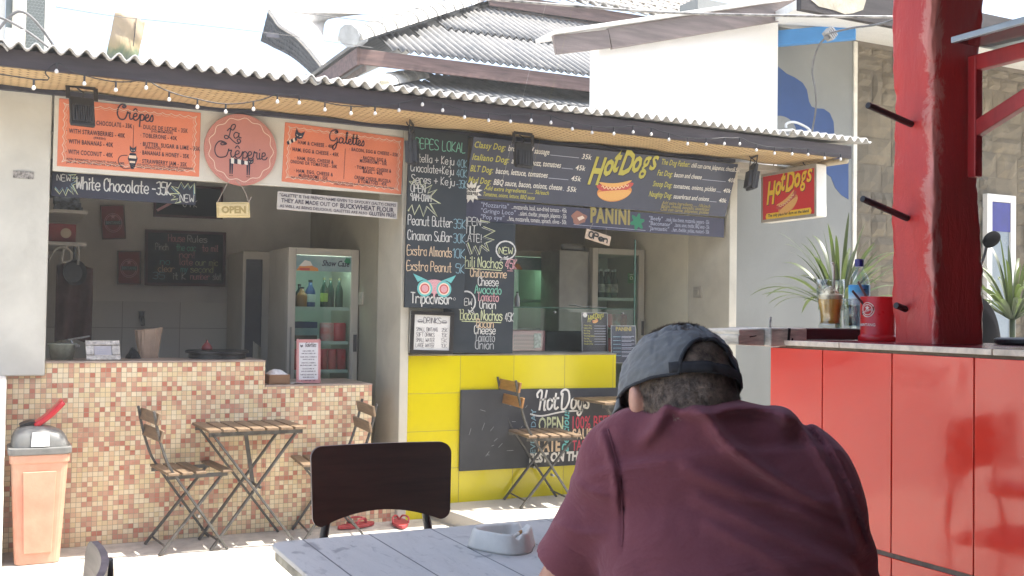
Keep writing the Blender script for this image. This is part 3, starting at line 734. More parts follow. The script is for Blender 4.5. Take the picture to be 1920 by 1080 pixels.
# round sign
rd = thing('round_sign', 'round rose-coloured sign lettered La Creperie with a striped cat', 'sign', (1.283, 6.12, 2.06))
c0 = Vector((1.283, 6.142, 2.273)); R = .212
m = MB(); m.prism([(R*cos(2*pi*i/64), R*sin(2*pi*i/64)) for i in range(64)], c0, (1, 0, 0), (0, 0, 1), .022); m.build('disc', SALMON2, rd, bevel=.002)
s = Sign(c0, (1, 0, 0), (0, 0, 1))
s.line('ink_cream', [((R*.865+.0075*cos(a*13))*cos(a), (R*.865+.0075*cos(a*13))*sin(a)) for a in [2*pi*i/200 for i in range(200)]], .004, closed=True)
for i in range(110):
    a = 2*pi*i/110; s.disc('ink_cream', (R*.93)*cos(a), (R*.93)*sin(a), .0013, k=5)
s.script('ink_dark', [[(2.2, 7.6), (3.2, 8.6), (4.4, 8.0), (5.4, 9.6), (5.0, 10.4), (3.8, 9.6), (3.2, 6.4), (2.4, 4.4), (1.2, 4.6), (1.4, 5.6), (2.8, 5.2), (4.6, 3.6), (6.4, 2.6), (7.6, 3.6), (7.0, 4.6), (6.2, 4.0), (6.8, 3.0)],
   [(7.0, 6.8), (5.6, 7.2), (4.8, 6.0), (5.4, 4.8), (6.6, 5.6), (7.0, 7.0), (6.9, 5.4), (7.8, 5.2)]], -.115, -.005, .0145, .0065)
k = .0128; C2 = [[(a*1.0, b*.9) for a, b in q] for q in CRE]
C2[0] = [(a-1.2 if a < 5 else a, b) for a, b in C2[0]]
s.script('ink_dark', C2+[[(a, b*.9) for a, b in q] for q in PP]+[[(16.8, 1.4), (17.4, 2), (19.2, 3), (19, 4.4), (17.8, 4.2), (17.4, 2.2), (18, .6), (19.6, .8), (20.4, 2)], [(20.4, 2), (20.9, 4.8), (21.4, 4), (22.4, 4.2), (22.3, 2), (22.8, .6), (23.6, 1)], [(23.8, 4), (24, .8), (25, 1.2)], [(23.9, 5.8), (24, 6.1)], [(25.2, 2), (27, 3), (26.8, 4.4), (25.6, 4.2), (25.2, 2.2), (25.8, .6), (27.4, .8), (28.2, 2)]], -.142, -.055, k*.82, .0065)
for i, (a, b_) in enumerate(((-.058, -.04), (-.04, -.02), (-.02, 0), (0, .02), (.02, .04))): s.poly('ink_white' if i % 2 == 0 else 'cat_black', [(a, -.052-(a+.058)*.15), (b_, -.055-(a+.058)*.15), (b_, -.088), (a, -.085)], .0026)
for x in (-.062, -.05, .038, .05): s.poly('cat_black', [(x-.006, -.06), (x+.006, -.06), (x+.003, -.148), (x-.003, -.148)], .0024); s.disc('ink_brown', x, -.158, .005, ry=.003)
cat_face(s, .057, -.068, .017); s.finish(rd)

# galettes menu
t, s = board('menu_board', 'orange galette menu board with scalloped white edging and black cat', 'menu board', [(536, 229), (759, 259), (751, 364), (527, 340)], 6.168, SALMON, .016)
W, H = s.W, s.H; wavy(s, 'ink_cream', W, H, .02, .010, 15, 7, .0035)
s.script('ink_dark', [[(5.4, 9), (4.4, 9.8), (3.8, 8.8), (4.8, 8.4), (5.6, 9.6), (4.2, 10.6), (1.4, 9.4), (.4, 6.2), (1.4, 3.6), (3.8, 3.6), (5.4, 5.6), (5.2, 1), (3.8, -2.2), (2.6, -1), (4.4, 1.6), (6.6, 3)],
  [(9.4, 5.4), (7.8, 6), (6.8, 4.2), (7.4, 2.4), (9, 3.4), (9.5, 5.6), (9.4, 3), (10.4, 2.6), (11.6, 5), (12.2, 9.6), (11.4, 9.2), (11.4, 4), (12.2, 2.5), (13, 3.4), (14.6, 4.6), (14.3, 5.8), (13.3, 5.2), (13.2, 3.4), (14.2, 2.3), (15.6, 3.6), (16.4, 9.4), (16.2, 3.4), (17, 2.6), (18, 4), (18.6, 9.4), (18.4, 3.4), (19.2, 2.6)], [(15, 6.8), (19.6, 6.8)],
  [(19.4, 3.2), (21, 4.6), (20.7, 5.8), (19.7, 5.2), (19.6, 3.4), (20.6, 2.3), (22, 3.8), (23, 6), (23.6, 3.8), (22.8, 2.4), (21.6, 2.8)]], W*.36, H*.70, .0096, .0068)
rows(s, 'ink_dark', ['· HAM & CHEESE - 40K', '· HAM, EGG & CHEESE - 45K'], W*.25, H*.66, H*.13, .032, 'c', cw=.0122, **F)
s.mb  # (lines follow, centred in two columns)
rows(s, 'ink_dark', ['· HAM, EGG, CHEESE &', 'ONIONS OR TOMATOES - 50K', '', '· HAM, EGG, CHEESE &', 'MUSHROOMS - 55K'], W*.25, H*.395, H*.072, .030, 'c', cw=.0122, **F)
rows(s, 'ink_dark', ['· BACON, EGG & CHEESE - 55K', '', '· BACON, EGG &', 'MUSHROOMS - 55K', '', '· TOMATOES, CHEESE &', 'BASIL - 40K', '', 'CREAM CHEESE, RUCOLA', '& TOMATOES - 45K'], W*.745, H*.655, H*.0595, .030, 'c', cw=.0120, **F)
rows(s, 'ink_dark', ['ADD: EGG, ONION, TOMATOES BASIL OR RUCOLA FOR BUTTER AND HAM, CHEESE BACON MUSHROOM OR CREAM', 'CHEESE FOR GLUTEN'], W*.5, H*.075, H*.035, .0135, 'c', cw=.0072, **F)
s.line('ink_dark', [(W*.50, H*.16), (W*.50, H*.68)], .0022)
cat_face(s, W*.115, H*.80, .026, -.25)
for i in range(5): s.poly('cat_black' if i % 2 == 0 else 'ink_cream', [(W*(.03+.015*i), H*(.62+.02*i)), (W*(.045+.015*i), H*(.64+.02*i)), (W*(.035+.015*i), H*(.70+.02*i)), (W*(.02+.015*i), H*(.67+.02*i))], .0025)
s.finish(t)

# buckwheat banner
t, s = board('banner', 'narrow pale banner of black capitals about buckwheat flour, below the galette menu', 'banner', [(521, 356), (746, 381), (744, 409), (519, 394)], 6.15, M('pale_banner', (.50, .47, .43), .6, .06), .006)
W, H = s.W, s.H
s.font('ink_dark', '"GALETTE" IS THE FRENCH NAME GIVEN TO SAVOURY (SALTY) CREPES', W*.5, H*.72, .026, 'c', bold=.015, width=W*.97)
s.font('ink_dark', 'THEY ARE MADE OUT OF', W*.03, H*.40, .035, bold=.015, width=W*.46); s.font('ink_dark', 'BUCKWHEAT FLOUR', W*.51, H*.37, .042, bold=.025, width=W*.46)
s.font('ink_dark', 'AS WELL AS BEING DELICIOUS, GALETTES ARE ALSO', W*.02, H*.12, .024, bold=.015, width=W*.72); s.font('ink_dark', 'GLUTEN FREE!', W*.755, H*.10, .032, bold=.025, width=W*.23); s.finish(t)

# white chocolate chalkboard
t, s = board('chalkboard', 'long narrow chalkboard lettered White Chocolate 35K below the crepe menu', 'chalkboard', [(97, 322), (368, 341), (367, 385), (96, 367)], 6.26, M('slate_blue_board', (.030, .034, .055), .8, .15, 5), .012)
W, H = s.W, s.H
s.chalk('chalk_white', 'White Chocolate', W*.165, H*.36, H*.50, width=W*.49); s.chalk('chalk_white', '-35K', W*.685, H*.36, H*.52, width=W*.13)
s.chalk('chalk_white', 'NEW', W*.035, H*.65, H*.25, width=W*.09); s.chalk('chalk_white', 'NEW', W*.885, H*.12, H*.3, width=W*.10)
BUR = [(0, .30), (.03, .10), (.05, .30), (.07, .05), (.085, .33), (.12, .12), (.105, .42), (.15, .12), (.115, .5), (.155, .62), (.125, .66), (.15, .8), (.11, .78), (.135, .95), (.09, .9)]
s.burst('chalk_lime', 0, 0, [(W*(.025+a), H*b*1.0) for a, b in BUR], .006); s.burst('chalk_blue', 0, 0, [(W*(.025+a*.9), H*(b*.9+.1)) for a, b in BUR], .004)
B2 = [(.88, .45), (.82, .75), (.87, .68), (.89, .95), (.915, .72), (.94, .92), (.955, .72), (.985, .95), (.99, .5)]
s.burst('chalk_lime', 0, 0, [(W*a, H*b) for a, b in B2], .006); s.burst('chalk_blue', 0, 0, [(W*(a-.005), H*(b-.07)) for a, b in B2], .004)
s.burst('chalk_lime', 0, 0, [(W*a, H*b) for a, b in ((.88, .45), (.81, .42), (.85, .3), (.82, .15), (.87, .22), (.85, .02), (.89, .1))], .006); s.finish(t)

# hanging OPEN plaque on twine
t, s = board('open_sign', 'pale wooden OPEN plaque hanging on twine below the round sign', 'open sign', [(407, 379), (469, 379), (468, 408), (406, 408)], 6.12, M('pale_ply', (.62, .49, .24), .65, .12, 8, stretch=(1, 4, 6)), .012, bevel=.003)
W, H = s.W, s.H; m = MB(); a0 = s.P(.012, .012, 0); m.obox(s.P(W/2, H/2, .003), s.U*(W/2-.012), s.V*(H/2-.013), s.N*.003); m.build('raised_face', M('pale_ply_face', (.68, .55, .29), .65, .1, 8, stretch=(1, 4, 6)), t, bevel=.002)
s.font('wood_dark', 'OPEN', W*.5, H*.30, .055, 'c', bold=.05, width=W*.74, n=.0075)
m = MB(); m.tube(smooth_line([s.P(.004, H-.004, .001), s.P(W*.2, H+.06, .002), s.P(W*.42, H+.13, -.002)]), .0022, 5); m.tube(smooth_line([s.P(W-.004, H-.004, .001), s.P(W*.85, H+.07, .002), s.P(W*.62, H+.13, -.002)]), .0022, 5); m.tube([s.P(W-.004, H, .002), s.P(W+.012, H+.03, .004)], .003, 5)
m.build('twine', M('twine', (.40, .33, .28), .9), t); s.finish(t)

# local crepe chalkboard
t, s = board('chalkboard', 'tall chalkboard on the pillar with owl drawing and local crepe prices', 'chalkboard', [(764, 238), (880, 254), (868, 578), (762, 578)], 6.10, CHALK, .02)
W, H = s.W, s.H
Yf = lambda py: H*(1-(py-240)/338)
s.chalk('chalk_green', 'CREPES LOKAL', W*.03, Yf(276), .062, width=W*.92, w=.005)
for body, y0, pr, c in (('Nutella + Keju', 302, '40K', 'chalk_white'), ('Chocolate+Keju', 321, '40K', 'chalk_white'), ('Seres + Keju', 342, '-35K', 'chalk_white')):
    s.chalk(c, body, W*(.04 if y0 != 342 else .06), Yf(y0), .050, width=W*.72, w=.0045); s.chalk('chalk_blue', pr, W*.985, Yf(y0+3), .050, 'r', width=W*.17, w=.0042)
s.chalk('chalk_white', 'OPEN', W*.05, Yf(360), .05, width=W*.24, w=.005); s.chalk('chalk_white', '9AM-01AM', W*.05, Yf(376), .044, width=W*.34, w=.005)
bp = [(.03, 341), (.06, 346), (.10, 336), (.14, 347), (.20, 337), (.22, 349), (.30, 339), (.26, 354), (.40, 344), (.34, 360), (.48, 352), (.37, 368), (.55, 378), (.38, 380), (.50, 403), (.33, 386), (.27, 405), (.20, 384), (.12, 403), (.07, 385), (.02, 396)]
s.burst('chalk_lime', 0, 0, [(W*a, Yf(y)) for a, y in bp], .009); s.burst('chalk_white', 0, 0, [(W*(a*.93+.01), Yf(y*.96+14.7)) for a, y in bp], .0045)
for body, y0, pr, c in (('Peanut Butter', 422, '35K', 'chalk_white'), ('Cinamon SuBar', 450, '30K', 'chalk_white'), ('Exstra Almonds', 479, '10K', 'chalk_orange'), ('Exstra Peanut', 508, '5K', 'chalk_orange')):
    s.chalk(c, body, W*.02, Yf(y0), .060, width=W*.74, w=.005); s.chalk('chalk_blue', pr, W*.985, Yf(y0+1), .058, 'r', width=W*(.20 if len(pr) > 2 else .14), w=.0045)
cx, cy = W*.485, Yf(541)
s.poly('chalk_pink', [(cx+W*.20*cos(a), cy+.014+.045*sin(a)) for a in [2*pi*i/30 for i in range(30)]], .002)
for d in (-1, 1):
    s.disc('chalk_teal', cx+d*W*.16, cy, .052, .0024); s.disc('ink_cream', cx+d*W*.16, cy, .039, .0028); s.disc('sausage', cx+d*W*.16, cy, .031, .0032); s.disc('chalk_pink', cx+d*W*.16, cy, .023, .0036)
    s.poly('chalk_teal', [(cx+d*W*.10, cy+.05), (cx+d*W*.36, cy+.092), (cx+d*W*.28, cy+.04), (cx+d*W*.20, cy+.055)], .0026)
s.poly('chalk_pink', [(cx-.014, cy-.015), (cx+.014, cy-.015), (cx, cy-.060)], .004)
s.chalk('chalk_white', 'Tripadvisor', W*.10, Yf(569), .066, width=W*.68, w=.0075); s.line('chalk_white', [(W*.83+.008*cos(2*pi*i/12), Yf(559)+.008*sin(2*pi*i/12)) for i in range(12)], .002, closed=True)
s.finish(t)

# nacho chalkboard
t, s = board('chalkboard', 'chalkboard of nacho toppings standing behind the yellow counter, half behind the pillar board', 'chalkboard', [(836, 409), (968, 420), (960, 662), (832, 662)], 6.185, CHALK, .014)
W, H = s.W, s.H; Xf = lambda px: W*((px-834)/130.); Yf = lambda py: H*(1-(py-415)/248)
s.chalk('chalk_white', 'OPEN', Xf(864), Yf(424), .05, width=W*.25, w=.005); s.chalk('chalk_white', 'TILL', Xf(868), Yf(440), .05, width=W*.17, w=.005); s.chalk('chalk_white', 'LATE!', Xf(866), Yf(455), .05, width=W*.25, w=.005)
bp = [(896, 414), (914, 416), (902, 425), (924, 432), (904, 444), (923, 449), (908, 455), (914, 470), (900, 460), (896, 478), (888, 462), (882, 478), (874, 458)]
s.burst('chalk_lime', 0, 0, [(Xf(a), Yf(b)) for a, b in bp], .009); s.burst('chalk_white', 0, 0, [(Xf(a-3), Yf(b+2)) for a, b in bp], .004)
s.line('chalk_white', [(Xf(946)+.072*cos(a), Yf(467)+.060*sin(a)) for a in [2*pi*i/28 for i in range(28)]], .010, closed=True, jit=.3); s.line('chalk_white', [(Xf(944), Yf(480)), (Xf(935), Yf(487)), (Xf(950), Yf(479))], .008)
s.chalk('chalk_lime', 'NEW', Xf(946), Yf(474), .042, 'c', width=W*.20, w=.0055)
s.chalk('chalk_lime', 'Chili Nachos', Xf(862), Yf(502), .068, width=W*.60, w=.006); s.chalk('chalk_pink', '45K', Xf(946), Yf(502), .062, width=W*.165, w=.006); s.line('chalk_lime', [(Xf(866), Yf(505)), (Xf(938), Yf(506))], .005); s.line('chalk_pink', [(Xf(950), Yf(506)), (Xf(960), Yf(506))], .004)
for body, y0, c, wd in (('Chiliconcarne', 520, 'chalk_orange', .52), ('Cheese', 536, 'chalk_white', .29), ('Avocado', 551, 'chalk_green', .38), ('Tomato', 565, 'chalk_pink', .31), ('Onion', 579, 'chalk_white', .23), ('Bacon', 615, 'chalk_orange', .24), ('Cheese', 627, 'chalk_white', .30), ('Tomato', 641, 'chalk_grey', .29), ('Onion', 655, 'chalk_grey', .26)):
    s.chalk(c, body, Xf(914 if y0 < 590 else 910), Yf(y0), .056, 'c', width=W*wd, w=.0058)
s.chalk('chalk_lime', 'Bacon Nachos', Xf(864), Yf(601), .068, width=W*.60, w=.006); s.chalk('chalk_white', '45K', Xf(948), Yf(602), .056, width=W*.12, w=.005); s.line('chalk_lime', [(Xf(867), Yf(604)), (Xf(940), Yf(605))], .005)
s.line('chalk_white', [(Xf(874)+.065*cos(a), Yf(568)+.070*sin(a)) for a in [pi*1.6+2*pi*i/30 for i in range(26)]], .009, jit=.3); s.chalk('chalk_white', 'NEW', Xf(874), Yf(574), .044, 'c', width=W*.16, w=.005); s.line('chalk_white', [(Xf(878), Yf(583)), (Xf(890), Yf(590)), (Xf(884), Yf(578))], .007)
s.finish(t)

# hot dog banner
t, s = board('menu_board', 'wide slate-blue hot dog menu board tilted under the eave above the open stall', 'menu board', [(882, 254), (1384, 310), (1360, 405), (876, 372)], 6.1, NAVY, .01, tilt=(6.045, 6.19))
W, H = s.W, s.H; XF = lambda px: W*(px-879)/(1372-879); YF = lambda f: H*f
B = dict(bold=.014, shear=.12, space=1.04)
for f, a, b_, pr, e in ((.86, 'Classy Dog:', 'brown, beef sausage', '35k', 1085), (.66, 'Italiano Dog:', 'avocado, mozz, tomatoes', '45k', 1078), (.47, 'BLT Dog:', 'bacon, lettuce, tomatoes', '45k', 1074), (.28, 'Mad Dog:', 'BBQ sauce, bacon, onions, cheese', '55k', 1070)):
    w1 = s.font('logo_yellow', a, XF(882), YF(f-.03), .060, width=.0205*len(a), **B); x = XF(882)+w1+.02
    w2 = s.font('ink_white', b_, x, YF(f-.03), .056, bold=.012, shear=.1, width=.0163*len(b_)); s.line('ink_grey', [(x+w2+.01, YF(f-.03)), (XF(e)-.10, YF(f-.03))], .004); s.font('ink_white', pr, XF(e), YF(f-.04), .05, 'r', **B)
s.poly('ink_white', [(XF(889)+.085*(1 if i % 2 else .62)*cos(2*pi*i/26), YF(.10)+.078*(1 if i % 2 else .62)*sin(2*pi*i/26)) for i in range(26)], .0024)
s.font('ink_black', 'beef', XF(889), YF(.12), .045, 'c', bold=.03, n=.003); s.font('ink_black', 'sausages', XF(889), YF(.05), .045, 'c', bold=.03, n=.003, sx=.7)
s.font('logo_yellow', 'Add extra ingredients ...... 5k/each', XF(910), YF(.15), .040, shear=.1, bold=.012, width=XF(1022)-XF(910)); s.font('logo_yellow', 'Tomatoes, onions, lettuce, BBQ sauce', XF(910), YF(.05), .040, shear=.1, bold=.012, width=XF(1022)-XF(910))
logo(s, 'logo_yellow', XF(1087), YF(.62), .53); hotdog(s, XF(1140), YF(.30), .30, .13)
for f, a, b_, pr, x0 in ((.86, 'The Dog Father:', 'chili con carne, jalapenos, cheese', '55k', 1217), (.66, 'Fat Dog:', 'bacon and cheese', '40k', 1214), (.46, 'Snoop Dog:', 'tomatoes, onions, pickles', '40k', 1210), (.27, 'Naughty Dog:', 'sauerkraut and onions', '40k', 1207)):
    w1 = s.font('logo_yellow', a, XF(x0), YF(f), .058, width=.0165*len(a), **B); x = XF(x0)+w1+.015; e = XF(1379-(.86-f)*22)
    w2 = s.font('ink_white', b_, x, YF(f), .050, bold=.01, shear=.1, width=(.0152 if f < .8 else .0115)*len(b_)); s.line('ink_grey', [(x+w2+.01, YF(f)), (e-.09, YF(f))], .004); s.font('ink_white', pr, e, YF(f), .045, 'r', **B)
for i, b_ in enumerate(('Add extra ingredients ..... 10k/each', 'Bacon, cheese, avocado, sauerkraut', 'Chili con carne, jalapenos, pickles')): s.font('dim_gold', b_, XF(1236), YF(.15-.06*i), .036, shear=.1, bold=.012, width=XF(1335)-XF(1236))
s.finish(t)
# panini board
t, s = board('menu_board', 'dark violet panini menu strip directly below the hot dog menu', 'menu board', [(872, 374), (1359, 409), (1357, 446), (868, 413)], 6.20, NAVY2, .008)
W, H = s.W, s.H; XF = lambda px: W*(px-870)/(1358-870)
for i, (a, b_) in enumerate((('"Mozzarita"', '...mozzarella, basil, sun-dried tomato - 45k'), ('"Gringo Loco"', '...salami, cheddar, pineapple, jalapenos - 55k'), ('"Pop eye"', '...feta, mozzarella, tomato, spinach, olives - 50k'))):
    w1 = s.font('ink_grey', a, XF(898), H*(.70-.28*i), .045, shear=.1); s.font('ink_white', b_, XF(898)+w1+.02, H*(.70-.28*i), .045, width=XF(1047)-XF(898)-w1-.02)
for i, (a, b_) in enumerate((('"Beefy"', '...steak, blue cheese, mozzarella, peppers - 55k'), ('"Baconator"', '...bacon, onion, cheddar, BBQ sauce - 55k'), ('"Jamtastic"', '...ham, cheddar, pickles, mustard - 50k'))):
    w1 = s.font('ink_grey', a, XF(1203), H*(.64-.25*i), .042, shear=.1); s.font('ink_grey', b_, XF(1203)+w1+.02, H*(.64-.25*i), .042, width=XF(1326)-XF(1203)-w1-.02)
s.font('dim_gold', 'PANINI', XF(1128), H*.36, .15, 'c', bold=.05, space=1.15, width=XF(1165)-XF(1090))
s.poly('panini_brown', [(XF(1070)+.06*cos(a)*(1+.15*sin(5*a)), H*.5+.045*sin(a)*(1+.2*cos(3*a))) for a in [2*pi*i/24 for i in range(24)]]); s.poly('ink_cream', [(XF(1066), H*.5), (XF(1076), H*.62), (XF(1080), H*.5), (XF(1070), H*.36)], .0026)
s.poly('leaf_green', [(XF(1180)+.05*cos(a)*(1+.3*sin(6*a)), H*.5+.05*sin(a)*(1+.3*sin(6*a))) for a in [2*pi*i/36 for i in range(36)]])
s.line('ink_grey', [(XF(1060), H*.16), (XF(1196), H*.10)], .003); s.finish(t)

# second OPEN plaque
t, s = board('open_sign', 'small crooked wooden open plaque hanging in front of the drinks fridge', 'open sign', [(1100, 429), (1146, 443), (1143, 462), (1097, 446)], 6.12, M('bare_pine', (.55, .42, .30), .65, .15, 8, stretch=(1, 4, 6)), .01)
s.chalk('ink_black', 'OPen', s.W*.5, s.H*.24, s.H*.58, 'c', w=.011, width=s.W*.74, n=.002); m = MB(); m.tube([s.P(s.W*.8, s.H, -.004), s.P(s.W*.74, s.H+.05, -.004)], .0015, 4); m.tube([s.P(s.W*.12, s.H, -.004), s.P(s.W*.2, s.H+.05, -.004)], .0015, 4); m.build('twine', MATS['twine'], t); s.finish(t)

# drinks frame
t, s = board('drinks_frame', 'black framed white drinks price list on the pillar above the yellow counter', 'picture frame', [(770, 582), (851, 586), (848, 664), (768, 663)], 6.15, M('white_card', (.66, .65, .61), .5, .04), .012, frame=M('black_frame', (.02, .018, .017), .4), fw=.024)
W, H = s.W, s.H; s.chalk('ink_dark', 'DRINKS', W*.5, H*.72, .036, 'c', width=W*.40, w=.003); K = dict(w=.0019, jit=.05, n=.002)
for i, (a, b_) in enumerate((('SMALL BINTANG', '25K'), ('SOFT DRINKS', '15K'), ('SMALL WATER', '5K'), ('LARGE WATER', '10K'))):
    s.chalk('ink_dark', a, W*.14, H*(.53-.125*i), .024, width=W*(.49 if i == 0 else .42), **K); s.chalk('ink_dark', b_, W*.86, H*(.53-.125*i), .024, 'r', width=W*.13, **K)
for x in (.22, .78): s.line('ink_dark', [(W*x+.018*cos(2*pi*i/14), H*.76+.010*sin(2*pi*i/14)) for i in range(14)], .002, closed=True); s.rect('ink_dark', W*x-.014, H*.75, W*x+.014, H*.765)
s.finish(t)

# chalkboard on the yellow counter
t, s = board('chalkboard', 'wide black chalkboard lettered Hot Dogs fixed to the yellow counter front', 'chalkboard', [(863, 731), (1160, 727), (1158, 868), (863, 884)], 6.178, M('worn_chalkboard', (.026, .027, .030), .8, .2, 3, col2=(.06, .062, .065)), .016, bevel=.006)
W, H = s.W, s.H; XF = lambda px: W*(px-863)/297.; YF = lambda py: H*(1-(py-729)/150.)
HD = [[(.4, 6.4), (0, 8), (1.6, 9.8), (2.6, 8.6), (2.2, 4), (1.8, .3)], [(5.2, 9.6), (4.6, 5), (4.4, .4), (5.2, .2)], [(2, 5), (4.8, 5.4)],
      [(7.4, 5.4), (6.2, 4.2), (6.4, 1), (7.6, .4), (8.8, 2), (8.8, 4.4), (7.4, 5.4)], [(8.8, 3.4), (9.6, 3.4)], [(10.6, 8), (10.2, 2), (11, .4), (12.2, 1.2)], [(9.4, 5.6), (12.2, 5.8)],
      [(14.4, 8), (14.2, 3), (14.6, .2), (16.8, 1), (18.4, 5), (17.6, 9), (15.4, 10), (13.6, 8.8), (13.8, 7.4)], [(21, 5.4), (19.8, 4.2), (20, 1), (21.2, .4), (22.4, 2), (22.4, 4.4), (21, 5.4)],
      [(26, 5), (24.4, 5.4), (23.6, 3), (24.4, .8), (25.8, 2), (26.2, 5.2), (26, -1), (24.6, -3), (23.6, -1.6), (26, .6), (28, 2)], [(29.6, 5.2), (28.4, 4.6), (29.8, 2.6), (29.4, .6), (27.8, .8)]]
s.script('ink_white', HD, XF(999), YF(770), .0138, .0145, shear=.06)
s.line('ink_white', [tuple(q[:2]) for q in smooth_line([(XF(989), YF(777), 0), (XF(1010), YF(781), 0), (XF(1050), YF(774), 0), (XF(1088), YF(773), 0)])], .011)
G = dict(bold=.02, sx=.62)
s.font('chalk_lime', 'OPEN', XF(1004), YF(811), .14, width=XF(1051)-XF(1004), bold=.02); s.font('chalk_orange', 'LATE', XF(1004), YF(849), .13, width=XF(1046)-XF(1004), bold=.04)
s.font('chalk_blue', 'EVERYDAY', XF(999), YF(852), .055, rot=pi/2, bold=.01, width=.30); s.font('chalk_teal', 'Delicious', XF(1062), YF(852), .075, rot=pi/2, bold=.02, shear=.25, width=.29)
s.font('cold_red', '100% BEEF', XF(1069), YF(808), .125, width=XF(1145)-XF(1069), bold=.01); s.font('chalk_orange', 'SAUSAGE', XF(1069), YF(828), .10, width=XF(1140)-XF(1069), bold=.03); s.font('cold_red', 'TASTY', XF(1069), YF(850), .10, width=XF(1112)-XF(1069), bold=.015)
s.font('ink_white', 'BEST ON THE ISLAND', XF(988), YF(869), .085, width=XF(1150)-XF(988), bold=.05, shear=.08)
for k in range(14):
    a, b_ = random.uniform(.03, .42)*W, random.uniform(.08, .9)*H; L = random.uniform(.01, .05); an = random.uniform(-.5, 1.4); s.line('chalk_grey', [(a, b_), (a+L*cos(an), b_+L*sin(an))], .0022)
s.finish(t)

# light box sign on a bracket at the right end
lbx = thing('light_box_sign', 'red hot dog light box sign in a pale casing hanging from the roof end', 'sign', (5.39, 6.05, 2.06))
Pl, Pr = Vector(atX(1428, 418, 5.40)), Vector(atX(1531, 409, 5.42)); Pt = Vector(atX(1428, 325, 5.40))
U = (Pr-Pl); U.z = 0; U.normalize(); U = (U+Vector((0, 0, .012))).normalized(); V = (Vector((0, 0, 1))-U*U.z).normalized(); N = U.cross(V)
s = Sign(Pl, U, V); W = (Pr-Pl).length; H = (Pt-Pl).length*1.0; s.W, s.H = W, H
m = MB(); m.obox(Pl+U*W/2+V*H/2-N*.052, U*W/2, V*H/2, N*.052); m.build('casing', M('white_casing', (.74, .72, .66), .45, .05), lbx, bevel=.008)
m = MB()
for a, b_, du, dv in ((0, 0, W, .022), (0, H-.03, W, .03), (0, .0225, .016, H-.053), (W-.018, .0225, .018, H-.053)): m.obox(Pl+U*(a+du/2)+V*(b_+dv/2)+N*.003, U*du/2, V*dv/2, N*.0028)
m.build('trim', M('dull_aluminium', (.34, .31, .26), .5, .1, 9), lbx, bevel=.001)
INK('sign_red', (.58, .012, .015), .35)
s.rect('sign_red', .0165, .0225, W-.0185, H-.0305, .0012)
logo(s, 'logo_gold', W*.10, H*.56, W*.82, arc=1.0, n=.002, sh='ink_brown'); hotdog(s, W*.50, H*.30, W*.42, .48)
s.poly('logo_gold', [(W*.10+(.028*cos(a) if False else 0)+x, H*.115+y) for a, x, y in [(0, .0, -.028), (0, W*.80, -.024), (0, W*.82, 0), (0, W*.80, .026), (0, 0, .022), (0, -W*.02, -.002)]], .002); s.font('ink_black', 'The only place for dogs on the island', W*.50, H*.10, .03, 'c', bold=.03, width=W*.74, n=.003); s.finish(lbx)
m = MB()
for q in (.15, .75): m.tube(smooth_line([s.P(W*q, H, -.05), s.P(W*q-.02, H+.03, -.03), s.P(W*q+.01, H+.05, -.03), s.P(W*q, H+.075, -.05)]), .004, 6)
m.build('hanger', BLACKMETAL, lbx)

# posters and boards on the room's back wall
for px, lab in (([(190, 385), (235, 384), (234, 448), (189, 449)], 'upper red round-badge beer poster on the dim back wall'), ([(221, 470), (265, 471), (263, 533), (219, 533)], 'lower red round-badge beer poster beside the framed rules chalkboard')):
    t, s = board('beer_poster', lab, 'poster', px, 8.27, M('poster_red', (.26, .032, .038), .5, .1, 5), .006, 'beer posters on the back wall', frame=M('poster_edge', (.16, .10, .09), .6), fw=.008)
    W, H = s.W, s.H; 
    for r in (.36, .30): s.line('chalk_pink', [(W*.5+W*r*cos(2*pi*i/32), H*.48+W*r*1.15*sin(2*pi*i/32)) for i in range(32)], .004, closed=True)
    s.rect('ink_black', W*.16, H*.42, W*.84, H*.54, .0024); s.font('chalk_grey', 'BINTANG', W*.5, H*.445, .03, 'c', width=W*.60, bold=.02, n=.003)
    s.poly('chalk_pink', [(W*.5+.02*(1 if i % 2 == 0 else .42)*sin(pi*i/5), H*.66+.02*(1 if i % 2 == 0 else .42)*cos(pi*i/5)) for i in range(10)]); s.finish(t)
t, s = board('chalkboard', 'framed house rules chalkboard in coloured chalk on the dim back wall', 'chalkboard', [(272, 430), (424, 436), (422, 537), (271, 535)], 8.262, CHALK, .012, frame=M('maroon_frame', (.085, .035, .045), .5), fw=.022)
W, H = s.W, s.H; s.chalk('chalk_pink', 'House', W*.28, H*.80, .055, width=W*.2, w=.005); s.chalk('chalk_white', 'Rules', W*.52, H*.80, .05, width=W*.24, w=.005)
for i, row in enumerate(((('chalk_white', '* Pinch', .08, .2), ('chalk_green', 'the cac', .38, .24), ('chalk_pink', 'to mil', .70, .2)), (('chalk_pink', 'non!', .42, .18),), (('chalk_teal', '* no', .10, .2), ('chalk_pink', 'late', .42, .16), ('chalk_lime', 'our mic', .62, .28)), (('chalk_orange', '* clear', .10, .26), ('chalk_teal', 'my', .44, .08), ('chalk_lime', 'second', .56, .28)), (('chalk_blue', '35', .10, .14), ('chalk_white', 'it K', .34, .16), ('chalk_pink', 'number', .56, .24), ('chalk_white', 'slot', .84, .1)))):
    for c, b_, u, wd in row: s.chalk(c, b_, W*u, H*(.64-.13*i), .05, width=W*wd, w=.005)
s.finish(t)
t, s = board('chalkboard', 'dark chalkboard high on the dim back wall, half behind the White Chocolate board', 'chalkboard', [(288, 344), (418, 351), (417, 411), (288, 406)], 8.262, CHALK, .012, frame=MATS['maroon_frame'], fw=.018)
